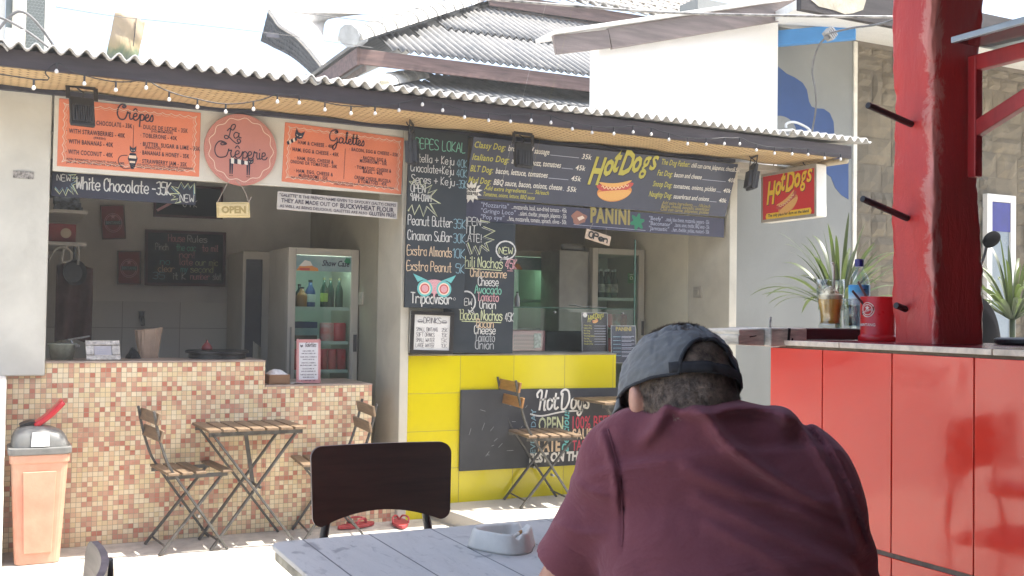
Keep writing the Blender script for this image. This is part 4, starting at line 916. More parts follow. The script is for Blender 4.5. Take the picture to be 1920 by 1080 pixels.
s.chalk('chalk_white', '69 K', s.W*.42, s.H*.34, .05, width=s.W*.2, w=.004); s.line('chalk_pink', [(s.W*.06, s.H*.2), (s.W*.3, s.H*.5)], .02); s.finish(t)
# ------------------------------------------------------------------ bulbs on a cable along the eave
BUL = [(63,165),(106,134),(158,157),(217,169),(274,165),(317,187),(370,201),(423,210),(475,205),(520,191),(561,193),(609,206),(658,213),(703,213),(748,207),(792,196),(830,207),(871,220),(916,226),(957,228),(996,226),(1033,230),(1073,242),(1110,249),(1151,251),(1187,248),(1221,252),(1254,262),(1289,270),(1324,271),(1358,270),(1387,270),(1418,282),(1452,288),(1485,289),(1515,290),(1546,297),(1576,299)]
sl_ = thing('string_lights', 'string of small round white bulbs on dark cable looping along the eave', 'string lights', (2.8, 5.56, 2.45))
PTS = [Vector(atY(x, y, 5.565)) for x, y in BUL]
tops = [p+Vector((0, 0, .043)) for p in PTS]; wpts = [Vector((-.6, 5.57, 2.50))]
for i, p in enumerate(tops):
    wpts.append(p)
    if i < len(tops)-1: q = (p+tops[i+1])/2; q.z -= .004; wpts.append(q)
m = MB(); m.tube(smooth_line(wpts, 4), .0034, 5); m.build('cable', BLACKMETAL, sl_, smooth=True)
BULB = M('milky_bulb', (.66, .64, .61), .25, .02)
for p in PTS:
    a = random.uniform(-.12, .12); d = Vector((a, random.uniform(-.1, .1), 1)).normalized()
    m = MB(); m.lathe([(.0001, -.0105), (.005, -.0092), (.0086, -.0055), (.0100, 0), (.0088, .0052), (.006, .0085), (.0048, .012)], p, 14); b = m.build('bulb', BULB, sl_, smooth=True)
    m = MB(); m.tube([p+Vector((0, 0, .012)), p+Vector((0, 0, .043))], .005, 8); m.build('socket', BLACKMETAL, b)

# ------------------------------------------------------------------ floodlights under the eave
def flood(px, py, yaw, pitch, label, w=.16, h=.185):
    """finned black floodlight in a stirrup, seen from behind"""
    top = Vector(atY(px, py, 5.93)); t = thing('floodlight', label, 'floodlight', top, 'black floodlights under the eave')
    ax = Vector((cos(yaw), sin(yaw), 0)); bk = Vector((sin(yaw), -cos(yaw), 0)); dn = (Vector((0, 0, -1))*cos(pitch)+bk*sin(pitch)).normalized(); nn = ax.cross(dn).normalized()
    c = top+Vector((0, 0, -.045))+dn*h/2
    m = MB(); m.obox(c-nn*.0, ax*w/2, dn*h/2, nn*.014); m.build('housing', BLACKMETAL, t, bevel=.008)
    f = MB()
    for k in range(9): f.obox(c+ax*(-.5+(k+.5)/9)*w*.86+nn*.024+dn*.02, ax*.0035, dn*(h/2-.035), nn*.012); f.obox(c+ax*(-.5+(k+.5)/9)*w*.86-nn*.024+dn*.02, ax*.0035, dn*(h/2-.035), nn*.012)
    f.build('cooling_fins', M('fin_metal', (.035, .036, .04), .5, .2), t)
    br = MB(); e = [top+ax*(-w/2-.008)+dn*.06, top+ax*(-w/2-.008)+Vector((0, 0, .015)), top+ax*(w/2+.008)+Vector((0, 0, .015)), top+ax*(w/2+.008)+dn*.06]
    for p, q in zip(e[:-1], e[1:]): br.bar(p, q, .022, .004, nn)
    br.build('stirrup', BLACKMETAL, t); ca = MB(); ca.tube(smooth_line([c-dn*h*.45+nn*.02, top+Vector((.01, 0, -.02)), top+Vector((-.02, .02, .01)), top+Vector((-.02, .05, .05))]), .004, 6); ca.build('cable', BLACKMETAL, t); return t
flood(153, 168, .15, .30, 'black finned floodlight hanging over the crepe menu, leftmost of the four', .125, .165)
flood(772, 236, 1.05, .05, 'black floodlight seen edge-on at the top of the pillar chalkboard', .15, .20)
flood(981, 255, .12, .06, 'black finned floodlight hanging in front of the wide hot dog menu', .13, .165)
flood(1414, 297, 1.15, -.15, 'black floodlight beside the red hot dog light box', .16, .19)

# ------------------------------------------------------------------ things on and behind the mosaic counter
ZC = 1.027
t = thing('picture_frame', 'embossed silver picture frame with small printed card standing on the mosaic counter', 'picture frame', (.555, 6.36, ZC))
def leaning(o, u, v, n, pts): return [tuple(Vector(o)+Vector(u)*a+Vector(v)*b+Vector(n)*c for a, b, c in pts)]
O = Vector((.475, 6.30, ZC)); U = Vector((1, .05, 0)).normalized(); V = Vector((-.05, .35, 1)).normalized(); N = U.cross(V)
s = Sign(O, U, V); m = MB(); W, H = .185, .118
for a, b_, du, dv in ((0, 0, W, .03), (0, H-.03, W, .03), (0, .03, .045, H-.06), (W-.045, .03, .045, H-.06)): m.obox(O+U*(a+du/2)+V*(b_+dv/2), U*du/2, V*dv/2, N*.006)
m.build('frame', M('embossed_silver', (.48, .44, .38), .35, .25, 40, bump=.8, bscale=90, metal=.5), t, bevel=.003)
m = MB(); m.obox(O+U*W/2+V*H/2-N*.004, U*(W/2-.04), V*(H/2-.025), N*.002); m.build('card', M('card_paper', (.50, .48, .50), .7), t)
for i in range(4): s.rect('ink_grey', .06, .074-.011*i, .06+.06*(.9 if i else .5), .076-.011*i, .0005)
s.finish(t)
t = thing('tin_bucket', 'pale grey-green tin bucket with worn rim at the left end of the mosaic counter', 'bucket', (.355, 6.42, ZC))
m = MB(); m.lathe([(.058, 0), (.075, .085), (.079, .088), (.079, .092), (.072, .09), (.056, .01)], (.355, 6.42, ZC), 28); m.build('body', M('grey_green_tin', (.30, .33, .27), .5, .25, 9, bump=.1), t, smooth=True)
one('kitchen_tongs', MB().bar((.38, 6.40, ZC+.115), (.50, 6.44, ZC+.135), .018, .004).bar((.38, 6.42, ZC+.105), (.50, 6.44, ZC+.132), .018, .004).tube([(.40, 6.40, ZC+.112), (.41, 6.39, ZC+.09), (.43, 6.39, ZC+.08)], .006, 6).lathe([(.012, 0), (.016, .012), (.004, .02)], (.43, 6.385, ZC+.07), 8), GREYMETAL, 'metal tongs resting across the rim of the tin bucket', 'tongs')
t = thing('paper_bag', 'crumpled brown paper bag standing open on the mosaic counter', 'paper bag', (.85, 6.6, ZC))
m = MB()
def bag(u, v):
    a = 2*pi*u; r = 1+.06*sin(9*a+v*3)+.03*sin(17*a); tp = .045+.018*v; q = (abs(cos(a))**.4*(1 if cos(a) > 0 else -1), abs(sin(a))**.4*(1 if sin(a) > 0 else -1))
    return (.85+q[0]*tp*1.15*r+.012*v*sin(a*2), 6.6+q[1]*.035*r, ZC+.175*v*(1+.05*q[0])+.004*sin(13*a)*v)
m.grid(bag, 48, 10, True); m.build('paper', M('kraft_paper', (.36, .25, .17), .8, .15, 8, bump=.4, bscale=25), t, solid=.002, smooth=False)
one('dark_cloth', MB().grid(lambda u, v: (.75+.07*(u-.5)+.01*sin(v*9), 6.52+.1*(v-.5), ZC+.055*max(0, 1-(2*u-1)**2)*max(0, 1-(2*v-1)**2)*(1+.25*sin(9*u+5*v))+.001), 12, 12), M('black_cloth', (.012, .012, .014), .9, .2, 20), 'small heap of black cloth beside the brown paper bag', 'cloth', smooth=True)
t = thing('crepe_griddle', 'round black crepe griddle with small red lidded pot on the mosaic counter', 'griddle', (1.24, 6.52, ZC))
m = MB(); m.lathe([(.17, 0), (.17, .03), (.19, .034), (.19, .046), (.18, .05), (0, .05)], (1.24, 6.50, ZC), 40); m.build('plate', M('griddle_iron', (.02, .021, .023), .4, .2), t, smooth=False)
m = MB(); m.box((1.12, 6.40, ZC), (1.36, 6.60, ZC+.02)); m.build('base', GREYMETAL, t)
one('red_pot', MB().lathe([(.03, 0), (.034, .004), (.03, .02), (.018, .036), (.006, .05), (.005, .062), (0, .062)], (1.18, 6.52, ZC+.0505), 18), M('dull_red', (.18, .03, .03), .5), 'tiny dull red pot with pointed lid on the black griddle', 'pot', smooth=True)
one('counter_tap', MB().tube(smooth_line([(1.0, 8.25, 1.24), (1.0, 8.2, 1.25), (1.0, 8.14, 1.25), (1.0, 8.12, 1.2)]), .014, 8).lathe([(.02, 0), (.02, .05), (.03, .055), (.0, .06)], (1.0, 8.22, 1.25), 10).box((.985, 8.22, 1.1), (1.015, 8.27, 1.13)), GREYMETAL, 'metal wall tap on the dim back wall behind the paper bag', 'tap')
# shelves with kitchen things on the left inside wall
sh = thing('wall_shelf', 'two white kitchen shelves on the left wall inside the crepe stall', 'shelf', (.3, 7.5, 1.6))
for z in (1.72, 1.925): m = MB(); m.box((.121, 7.1, z), (.52, 7.9, z+.022)); m.build('shelf_board', M('shelf_white', (.5, .47, .42), .5), sh, bevel=.003)
def shelf_item(name, lab, cat, mb, mat, **k): return one(name, mb, mat, lab, cat, **k)
shelf_item('red_box', 'red tin box with a round pale badge on the lower kitchen shelf', 'box', MB().box((.30, 7.15, 1.743), (.46, 7.35, 1.86)), M('tin_red', (.22, .03, .03), .5, .15), bevel=.006)
shelf_item('badge', 'round pale badge on the front of the red tin box', 'badge', MB().tube([(.40, 7.149, 1.80), (.40, 7.145, 1.80)], .032, 20), M('badge_pale', (.45, .36, .26), .6))
shelf_item('food_tub', 'white plastic tub on the upper kitchen shelf', 'tub', MB().lathe([(.07, 0), (.085, .12), (.09, .125), (.09, .14), (0, .145)], (.40, 7.3, 2.045), 20), M('tub_white', (.42, .40, .36), .5), smooth=False)
shelf_item('stacked_packets', 'stack of blue and white printed packets below the white tub', 'packets', MB().box((.33, 7.2, 1.948), (.5, 7.4, 1.975)).box((.335, 7.21, 1.9755), (.49, 7.4, 2.005)).box((.33, 7.2, 2.0055), (.48, 7.39, 2.044)), M('packet_print', (.20, .24, .30), .5, .9, 24))
shelf_item('steel_pot', 'tall grey steel pot under the end of the White Chocolate chalkboard', 'pot', MB().lathe([(.09, 0), (.095, .01), (.095, .24), (.1, .245), (.09, .25)], (.38, 7.5, 2.04+.02), 24), GREYMETAL, smooth=True)
shelf_item('frying_pan', 'black round frying pan hanging on the left wall below the shelves', 'pan', MB().lathe([(.0, 0), (.12, 0), (.15, .04), (.155, .04), (.125, -.006), (0, -.008)], (0, 0, 0), 32).bar((0, .15, .03), (0, .33, .05), .03, .012, (0, 0, 1)), BLACKMETAL, smooth=False)
o = bpy.data.objects['frying_pan']; o.rotation_euler = (radians(86), 0, radians(28)); o.location = (.45, 7.25, 1.60); o.scale = (.55, .55, .55)
shelf_item('hanging_apron', 'brown-red apron hanging below the black frying pan', 'apron', MB().grid(lambda u, v: (.36+.22*u, 7.32+.03*sin(u*11+v*2)*(.4+v), 1.60-.50*v+.02*sin(u*4)), 18, 14), M('apron_brown', (.10, .045, .04), .9, .2, 9, bump=.3), smooth=True, solid=.004)
shelf_item('rope_coil', 'loose pale cord looped under the lower kitchen shelf', 'cord', MB().tube(smooth_line([(.30, 7.12, 1.62), (.35, 7.12, 1.70), (.42, 7.11, 1.69), (.43, 7.12, 1.63), (.38, 7.12, 1.62), (.40, 7.12, 1.71), (.47, 7.12, 1.715), (.475, 7.13, 1.60)]), .007, 6), M('cord_pale', (.4, .37, .32), .8))
# wicker box of napkins and menu stand on the low counter
ZL = .876
t = thing('napkin_box', 'woven wicker box filled with white napkins on the low counter end', 'napkin box', (1.57, 6.34, ZL))
t_ = NT('wicker'); o = t_.obj(); sp = t_.n('ShaderNodeSeparateXYZ'); t_.l(o, sp.inputs[0]); f1 = t_.math('SINE', t_.math('MULTIPLY', sp.outputs[2], 620.0)); f2 = t_.math('SINE', t_.math('MULTIPLY', t_.math('ADD', sp.outputs[0], sp.outputs[1]), 500.0))
hh = t_.math('MULTIPLY', f1, f2); t_.set(Base_Color=t_.mix(t_.math('MULTIPLY', t_.math('ADD', hh, 1.0), .5), (.13, .065, .03), (.34, .19, .095)), Roughness=.7); t_.bump(hh, .5, .003); MATS['wicker'] = t_.m
m = MB(); m.box((1.505, 6.26, ZL), (1.635, 6.41, ZL+.058)); m.build('basket', MATS['wicker'], t, bevel=.006)
m = MB(); m.grid(lambda u, v: (1.512+.116*u, 6.268+.135*v, ZL+.057+.035*(1-abs(2*u-1)**2.5)*(1-abs(2*v-1)**2)*(1-.3*u)+.003*sin(23*u+9*v)), 14, 10); m.build('napkins', M('napkin_white', (.66, .65, .65), .8, .05), t, solid=.002)
one('loose_napkin', MB().grid(lambda u, v: (1.645+.075*u, 6.26+.1*v, ZL+.002+.008*sin(u*3)*(1-v)), 6, 6), MATS['napkin_white'], 'loose white napkin lying between wicker box and menu stand', 'napkin', solid=.0015)
def table_card(name, lab, px, Yp, lean, mat, trim, ZB, cat='menu stand'):
    tl, tr, br, bl = [Vector(atY(*p, Yp)) for p in px]; W = (br-bl).length; H = tl.z-bl.z
    O = Vector((bl.x, Yp, ZB)); U = (br-bl); U.z = 0; U.normalize(); V = Vector((0, lean, 1)).normalized(); N = U.cross(V)
    t = thing(name, lab, cat, O+U*W/2)
    m = MB(); m.obox(O+U*W/2+V*H/2, U*W/2, V*H/2, N*.0015); m.build('card', mat, t)
    m = MB(); m.obox(O+U*W/2+V*H/2+N*.004, U*(W/2+.002), V*(H/2+.002), N*.0008); m.build('acrylic_sleeve', GLASS('clear_acrylic', rough=.08, alpha=.04), t)
    m = MB()
    for a, b_, du, dv in ((0, 0, W, .004), (0, H-.004, W, .004), (0, .004, .004, H-.008), (W-.004, .004, .004, H-.008)): m.obox(O+U*(a+du/2)+V*(b_+dv/2)+N*.0022, U*du/2, V*dv/2, N*.0006)
    m.build('edge', trim, t); m = MB(); m.obox(O+U*W/2-N*.02+V*.002, U*W/2, N*.03, V*.002); m.build('foot', trim, t)
    s = Sign(O, U, V); s.W, s.H = W, H; return t, s
t, s = table_card('menu_stand', 'white galette menu card with pink scalloped border standing on the low counter', [(559, 632), (600, 634), (600, 716), (556, 714)], 6.28, .05, M('menu_white', (.60, .60, .62), .5, .03), M('menu_pink', (.55, .26, .26), .5), ZL+.004)
W, H = s.W, s.H; INK('edge_pink', (.58, .28, .28))
for i in range(14):
    for v in (.012, H-.012): s.disc('edge_pink', W*(i+.5)/14, v, .009, .0018, k=10)
for i in range(24):
    for u in (.006, W-.006): s.disc('edge_pink', u, H*(i+.5)/24, .009, .0018, k=10)
s.chalk('ink_dark', 'Galettes', W*.58, H*.83, .026, 'c', width=W*.45, w=.003, shear=.2); cat_face(s, W*.20, H*.84, .008)
for i, b_ in enumerate(('HAM & CHEESE - 40K', 'HAM, EGG & CHEESE - 45K', 'HAM, EGG, CHEESE &', 'ONIONS OR TOMATOES - 50K', 'HAM, EGG, CHEESE &', 'MUSHROOMS - 55K', 'BACON, EGG & CHEESE - 55K', 'BACON, EGG & MUSHROOMS - 55K', 'TOMATOES, CHEESE & BASIL - 40K', 'CREAM CHEESE, RUCOLA', '& TOMATOES - 45K')): s.font('ink_dark', b_, W*.5, H*(.72-.058*i-(.02*(i//2))), .010, 'c', bold=.03, width=W*(.5+.1*(i % 3)))
s.finish(t)

# ------------------------------------------------------------------ display fridges
FRIDGE = M('fridge_white', (.46, .43, .36), .45, .06, 3); FRIDGE_IN = M('fridge_liner', (.46, .50, .46), .4, .05)
def bottle(parent, c, r, h, mat, capm, lab=None, name='bottle'):
    m = MB(); m.lathe([(r*.9, 0), (r, h*.03), (r, h*.58), (r*.85, h*.66), (r*.4, h*.80), (r*.36, h*.93), (0, h*.93)], c, 14); b = m.build(name, mat, parent, smooth=True)
    m = MB(); m.lathe([(r*.42, h*.925), (r*.42, h), (0, h)], c, 10); m.build('cap', capm, b, smooth=False)
    if lab: m = MB(); m.lathe([(r*1.02, h*.22), (r*1.03, h*.24), (r*1.03, h*.48), (r*1.02, h*.5)], c, 14); m.build('label', lab, b, smooth=True)
    return b
def can(parent, c, mat, r=.031, h=.115):
    m = MB(); m.lathe([(r*.8, 0), (r, .008), (r, h-.012), (r*.82, h), (0, h-.002)], c, 16); return m.build('can', mat, parent, smooth=True)
def fridge(name, lab, x0, x1, yf, z0, z1, zglass0, depth=.55, lit=None, header=True):
    t = thing(name, lab, 'fridge', ((x0+x1)/2, yf+depth/2, z0)); fw = .055
    m = MB(); m.box((x0, yf+.05, z0), (x0+.035, yf+depth, z1)); m.box((x1-.035, yf+.05, z0), (x1, yf+depth, z1)); m.box((x0+.0355, yf+.05, z1-.05), (x1-.0355, yf+depth, z1)); m.box((x0+.0355, yf+.05, z0), (x1-.0355, yf+depth, z0+.25)); m.build('cabinet', FRIDGE, t, bevel=.006)
    m = MB(); m.box((x0+.036, yf+depth-.02, z0+.2505), (x1-.036, yf+depth-.004, z1-.0505)); m.build('liner', FRIDGE_IN, t)
    d = MB(); d.box((x0, yf, z0+.1), (x0+fw, yf+.045, z1)); d.box((x1-fw, yf, z0+.1), (x1, yf+.045, z1)); d.box((x0+fw+.0005, yf, z1-.05), (x1-fw-.0005, yf+.045, z1)); d.box((x0+fw+.0005, yf, z0+.1), (x1-fw-.0005, yf+.045, z0+.2)); dr = d.build('door', FRIDGE, t, bevel=.005)
    m = MB(); m.box((x0+fw, yf+.02, z0+.2), (x1-fw, yf+.024, z1-.16 if header else z1-.05)); m.build('glass_pane', GLASS('fridge_glass', (.86, .95, .92), .04, 1.45), dr)
    m = MB(); m.box((x0+.018, yf-.008, z1-.95), (x0+.03, yf-.0005, z1-.55)); m.build('hinge_strip', M('groove_grey', (.25, .24, .21), .5), dr)
    m = MB(); m.box((x1-.05, yf-.02, z1-.98), (x1-.004, yf-.0005, z1-.58)); h_ = m.build('handle', FRIDGE, dr, bevel=.01, seg=3)
    m = MB(); m.lathe([(.016, 0), (.016, .003), (0, .003)], (0, 0, 0), 16); m = MB(); m.box((x1-.04, yf-.0235, z1-.72), (x1-.014, yf-.0205, z1-.60)); m.build('grip_recess', M('recess_dark', (.07, .07, .07), .5), h_, bevel=.008)
    for z in (z1-.42, z1-.66, z1-.86):
        m = MB()
        for k in range(9): m.tube([(x0+.04, yf+.08+.04*k, z), (x1-.04, yf+.08+.04*k, z)], .003, 5)
        m.box((x0+.04, yf+.06, z-.012), (x1-.04, yf+.066, z+.012)); m.build('wire_shelf', M('shelf_wire_white', (.55, .55, .52), .4), t)
    return t, dr
GRN = M('beer_green', (.012, .05, .03), .12); RED_CAN = M('can_red', (.62, .02, .035), .3, .1, 20); CAPG = M('cap_gold', (.4, .33, .2), .4, metal=.5)
t, dr = fridge('display_fridge', 'beige glass-door drinks fridge with Show Case header behind the low mosaic counter', 1.80, 2.305, 7.0, .02, 1.765, .8)
s = Sign((1.855, 7.0, 1.605), (1, 0, 0), (0, 0, 1)); W, H = .395, .105
m = MB(); m.box((1.855, 7.004, 1.605), (2.25, 7.02, 1.712)); m.build('header_panel', M('header_teal', (.12, .24, .25), .35, .3, 9, col2=(.36, .44, .43)), dr)
s.poly('bun', [(0, 0), (W*.06, H*.3), (W*.15, H*.28), (W*.24, H*.5), (W*.3, H*.3), (W*.38, H*.2), (W*.4, 0)], -.002); s.poly('ink_white', [(W*.05, H*.3), (W*.15, H*.7), (W*.25, H*.62), (W*.29, H*.35), (W*.15, H*.3)], -.0016); s.rect('sausage', W*.06, H*.02, W*.24, H*.18, -.0012)
s.poly('leaf_green', [(W*.86, H*.7), (W*.9, H*.95), (W*.97, H*.9), (W*.98, H*.6), (W*.93, H*.5)], -.0018)
s.font('cat_black', 'Show Case', W*.46, H*.36, .058, bold=.02, shear=.3, width=W*.5, n=-.001); s.font('ink_grey', 'POLYTRON', W*.5, H+.021, .016, 'c', n=.001); s.finish(dr)
m = MB(); m.box((1.86, 7.06, 1.66), (2.245, 7.09, 1.675)); m.build('lamp', GLOW('cool_tube', (.75, 1, .9), 6.0), t)
zs = 1.765-.42
bottle(t, (1.99, 7.12, zs), .036, .20, M('milk_blue', (.05, .08, .22), .4), BLACKMETAL, M('label_white', (.55, .55, .52), .5)); bottle(t, (1.93, 7.12, zs), .04, .15, M('juice_orange', (.35, .14, .05), .3), BLACKMETAL)
for i in range(3): bottle(t, (2.09+.055*i, 7.12+.03*(i % 2), zs), .027, .22, GRN, CAPG, M('label_lime', (.35, .42, .08), .5) if i == 0 else None)
for i in range(2): bottle(t, (1.87+.05*i, 7.15, zs), .03, .17, M('dark_bottle', (.03, .05, .06), .2), BLACKMETAL)
zs = 1.765-.66
m = MB(); m.box((1.87, 7.10, zs), (2.04, 7.3, zs+.05)); m.build('carton', M('carton_brown', (.14, .09, .07), .6), t); m = MB(); m.box((1.87, 7.10, zs+.051), (2.05, 7.3, zs+.10)); m.build('carton', M('carton_pale', (.30, .36, .38), .5), t); m = MB(); m.box((1.87, 7.10, zs+.101), (2.04, 7.3, zs+.145)); m.build('carton', M('carton_blue', (.03, .05, .14), .5), t)
for i in range(2): m = MB(); m.lathe([(.045, 0), (.05, .01), (.05, .13), (.045, .14), (0, .14)], (2.12+.09*i, 7.14, zs), 18); m.build('jar', RED_CAN if i else M('can_red_white', (.50, .05, .06), .35, .9, 14, col2=(.6, .5, .48)), t, smooth=True)
zs = 1.765-.86
for i in range(6): can(t, (1.885+.068*i, 7.12, zs+.004), RED_CAN, .033, .15); can(t, (1.885+.068*i, 7.20, zs+.004), RED_CAN, .033, .15)
m = MB(); m.box((1.86, 7.1, .53), (2.05, 7.3, .80)); m.build('crate', RED_CAN, t); m = MB(); m.lathe([(.09, 0), (.1, .05), (.07, .06), (0, .06)], (2.14, 7.2, .69), 18); m.build('bowl', M('cream_bowl', (.4, .36, .26), .5), t, smooth=True)
# freezer beside it
t = thing('tall_freezer', 'narrow grey-sided cabinet freezer just left of the Show Case fridge', 'freezer', (1.70, 7.7, .02))
m = MB(); m.box((1.78, 7.58, .02), (1.80-.002, 8.1, 1.79)); m = MB(); m.box((1.62, 7.60, .02), (1.96, 8.15, 1.76)); m.build('cabinet', FRIDGE, t, bevel=.008)
m = MB(); m.box((1.64, 7.59, .3), (1.76, 7.599, 1.70)); m.build('door', M('smoked_door', (.07, .075, .085), .35), t, bevel=.004)
one('hanging_tea_towel', MB().grid(lambda u, v: (1.70+.06*u, 7.575+.01*sin(u*9), 1.10-.45*v-.05*u*(1-v)), 8, 10), M('towel_cream', (.42, .39, .31), .9), 'cream tea towel hung on the front of the grey freezer', 'towel', smooth=True, solid=.004)
# hot dog stall fridges
t, dr = fridge('display_fridge', 'white glass-door fridge with lit green beer bottles behind the yellow counter', 4.385, 4.895, 7.25, .02, 1.885, .8, header=False)
m = MB(); m.box((4.45, 7.31, 1.838), (4.83, 7.35, 1.848)); m.build('lamp', GLOW('warm_tube', (.95, 1, .72), 5.0), t)
for i in range(4):
    for j in range(2): bottle(t, (4.46+.065*i+.02*j, 7.34+.07*j, 1.885-.42), .030, .25, GRN, M('cap_white', (.6, .6, .58), .4), M('label_beer', (.40, .36, .30), .5, .5, 30) if j == 0 else None)
for i in range(5): can(t, (4.47+.068*i, 7.33, 1.885-.66), M('can_red_white', (.50, .05, .06)) if i % 2 else RED_CAN)
for i in range(5): can(t, (4.47+.068*i, 7.33, 1.885-.86), RED_CAN)
s = Sign((4.74, 7.27, 1.60), (1, 0, 0), (0, 0, 1)); INK('sticker_green', (.03, .20, .03)); s.rect('sticker_green', 0, 0, .075, .085, .0); s.disc('ink_white', .037, .045, .015, .001, k=14); s.disc('sticker_green', .037, .045, .011, .0014, k=14); s.font('ink_white', 'GREEN', .037, .07, .012, 'c', n=.001); s.finish(dr, 'sticker')
t, dr = fridge('display_fridge', 'second glass-door fridge with pale green glow, left of the beer fridge', 3.80, 4.22, 7.65, .02, 1.86, .8, header=True)
s = Sign((3.855, 7.65, 1.70), (1, 0, 0), (0, 0, 1)); m = MB(); m.box((3.855, 7.654, 1.70), (4.165, 7.67, 1.808)); m.build('header_panel', M('header_teal', (.12, .24, .25)), dr); s.poly('bun', [(0, 0), (.03, .05), (.06, .045), (.09, 0)], -.001); s.finish(dr)
m = MB(); m.box((3.86, 7.70, 1.74), (4.16, 7.74, 1.752)); m.build('lamp', GLOW('green_tube', (.55, 1, .75), 5.0), t)
t = thing('cabinet_freezer', 'plain grey upright freezer with rolled towel on top beside the beer fridge', 'freezer', (4.30, 7.6, .02)); m = MB(); m.box((4.232, 7.55, .02), (4.38, 8.15, 1.84)); m = MB(); m.box((4.10, 7.30, .02), (4.382, 7.62, 1.855)); m.build('cabinet', M('freezer_grey', (.34, .33, .29), .5), t, bevel=.008)
one('rolled_towel', MB().tube([(4.16, 7.36, 1.885), (4.30, 7.36, 1.885), (4.37, 7.37, 1.88)], [.028, .03, .022], 12), M('towel_grey', (.26, .26, .25), .9), 'grey rolled towel lying on top of the grey freezer', 'towel', smooth=True)
# glass counter case
GZ = 1.058
t = thing('glass_counter_case', 'frameless glass food guard standing on the yellow counter', 'glass case', (3.8, 6.6, GZ)); GP = GLASS('guard_glass', (.90, .97, .94), .02, 1.5)
m = MB(); m.box((3.15, 6.50, GZ), (4.30, 6.508, 1.372)); m.build('front_pane', GP, t); m = MB(); m.box((3.15, 6.50, 1.3725), (4.30, 6.80, 1.380)); m.build('top_pane', GP, t); m = MB(); m.box((4.292, 6.509, GZ), (4.30, 6.80, 1.372)); m.build('side_pane', GP, t)
EDG = M('glass_edge_green', (.03, .10, .07), .2); m = MB(); m.bar((3.15, 6.499, 1.376), (4.30, 6.499, 1.376), .004, .006); m.bar((4.302, 6.50, GZ), (4.302, 6.50, 1.9), .006, .012, (1, 0, 0)); m.bar((3.28, 6.52, 1.38), (3.28, 6.52, 1.95), .004, .006, (1, 0, 0)); m.build('edge', EDG, t)
for x in (3.62, 4.2): m = MB(); m.tube([(x, 6.494, 1.345), (x, 6.514, 1.345)], .008, 12); m.build('fixing', GREYMETAL, t)
one('rolled_flyer', MB().grid(lambda u, v: (3.82+.27*u, 6.56+.10*v, 1.384+.012*(1-u)**6*1.5+.006*sin(3*u)), 12, 3), M('flyer_white', (.6, .6, .57), .6), 'white paper sheet curled on top of the glass food guard', 'paper', solid=.002)
t = thing('panini_grill', 'pink and black contact grill with slotted side behind the glass', 'grill', (3.6, 6.68, GZ))
m = MB(); m.box((3.10, 6.60, GZ), (3.60, 6.90, 1.21)); m.build('housing', M('grill_pink', (.50, .16, .18), .5, .08), t, bevel=.01); m = MB(); m.box((3.605, 6.60, GZ), (4.02, 6.9, 1.205)); m.build('plate_housing', BLACKMETAL, t, bevel=.01)
m = MB()
for r in range(4):
    for k in range(11): m.obox((3.345+.017*k, 6.598, 1.085+.028*r), (.006, 0, .010), (0, .002, 0), (.0018, 0, -.001))
m.build('vent_slots', BLACKMETAL, t)
one('price_tag', MB().box((3.50, 6.585, 1.085), (3.555, 6.592, 1.19)), M('tag_grey', (.42, .40, .38), .6, .4, 60), 'small grey printed tag hung on the pink grill', 'tag')
t, s = table_card('menu_stand', 'black hot dog menu card in clear stand on the yellow counter', [(1093, 587), (1141, 589), (1140, 663), (1091, 662)], 6.40, .05, M('card_black', (.018, .018, .024), .4), M('sleeve_edge', (.42, .42, .40), .4), GZ)
W, H = s.W, s.H; logo(s, 'logo_yellow', W*.22, H*.84, W*.62, n=.003); hotdog(s, W*.52, H*.78, W*.24, .3, .003); s.poly('ink_white', [(W*.13+.022*(1 if i % 2 else .7)*cos(2*pi*i/20), H*.94+.022*(1 if i % 2 else .7)*sin(2*pi*i/20)) for i in range(20)], .003)
for i in range(8): s.font('logo_yellow', ('Classy Dog', 'Italiano Dog', 'BLT Dog', 'Mad Dog', 'The Dog Father', 'Fat Dog', 'Snoop Dog', 'Naughty Dog')[i], W*.08, H*(.66-.066*i), .014, bold=.02, n=.003); s.line('ink_grey', [(W*.48, H*(.665-.066*i)), (W*.92, H*(.665-.066*i))], .003)
s.finish(t)
t, s = table_card('menu_stand', 'dark blue panini menu card half behind the man cap on the yellow counter', [(1147, 608), (1194, 609), (1193, 680), (1146, 679)], 6.36, .05, M('card_navy', (.02, .03, .06), .4), MATS['sleeve_edge'], .98)
W, H = s.W, s.H; s.font('dim_gold', 'PANINI', W*.5, H*.86, .04, 'c', bold=.05, width=W*.62, n=.003)
for i in range(6): s.line('chalk_blue', [(W*.08, H*(.70-.1*i)), (W*.38, H*(.70-.1*i))], .004, n=.003); s.line('ink_grey', [(W*.42, H*(.71-.1*i)), (W*.92, H*(.71-.1*i))], .0035, n=.003); s.line('ink_grey', [(W*.42, H*(.675-.1*i)), (W*.8, H*(.675-.1*i))], .0035, n=.003)
s.finish(t)
for i, x in enumerate((3.37, 3.44)):
    bt = bottle(None, (x, 6.75, 1.3815), .02, .11, M('sauce_tan', (.30, .17, .10), .4) if i == 0 else M('sauce_white', (.45, .43, .40), .4), BLACKMETAL, name='sauce_bottle'); tag(bt, ('tan' if i == 0 else 'white')+' squeezy sauce bottle on the glass guard beside the nacho chalkboard', 'bottle')
for (x, y, z, lab) in ((2.311, 6.95, 1.42, 'small white light switch on the grey partition beside the fridge'), (4.929, 6.55, 1.52, 'double wall socket on the warm inside wall of the hot dog stall')):
    one('wall_switch', MB().box((x-.012, y-.05, z-.045), (x, y+.05, z+.045)).box((x-.017, y-.02, z-.02), (x-.0125, y+.02, z+.02)), M('switch_grey', (.40, .37, .31), .5), lab, 'switch', bevel=.002)
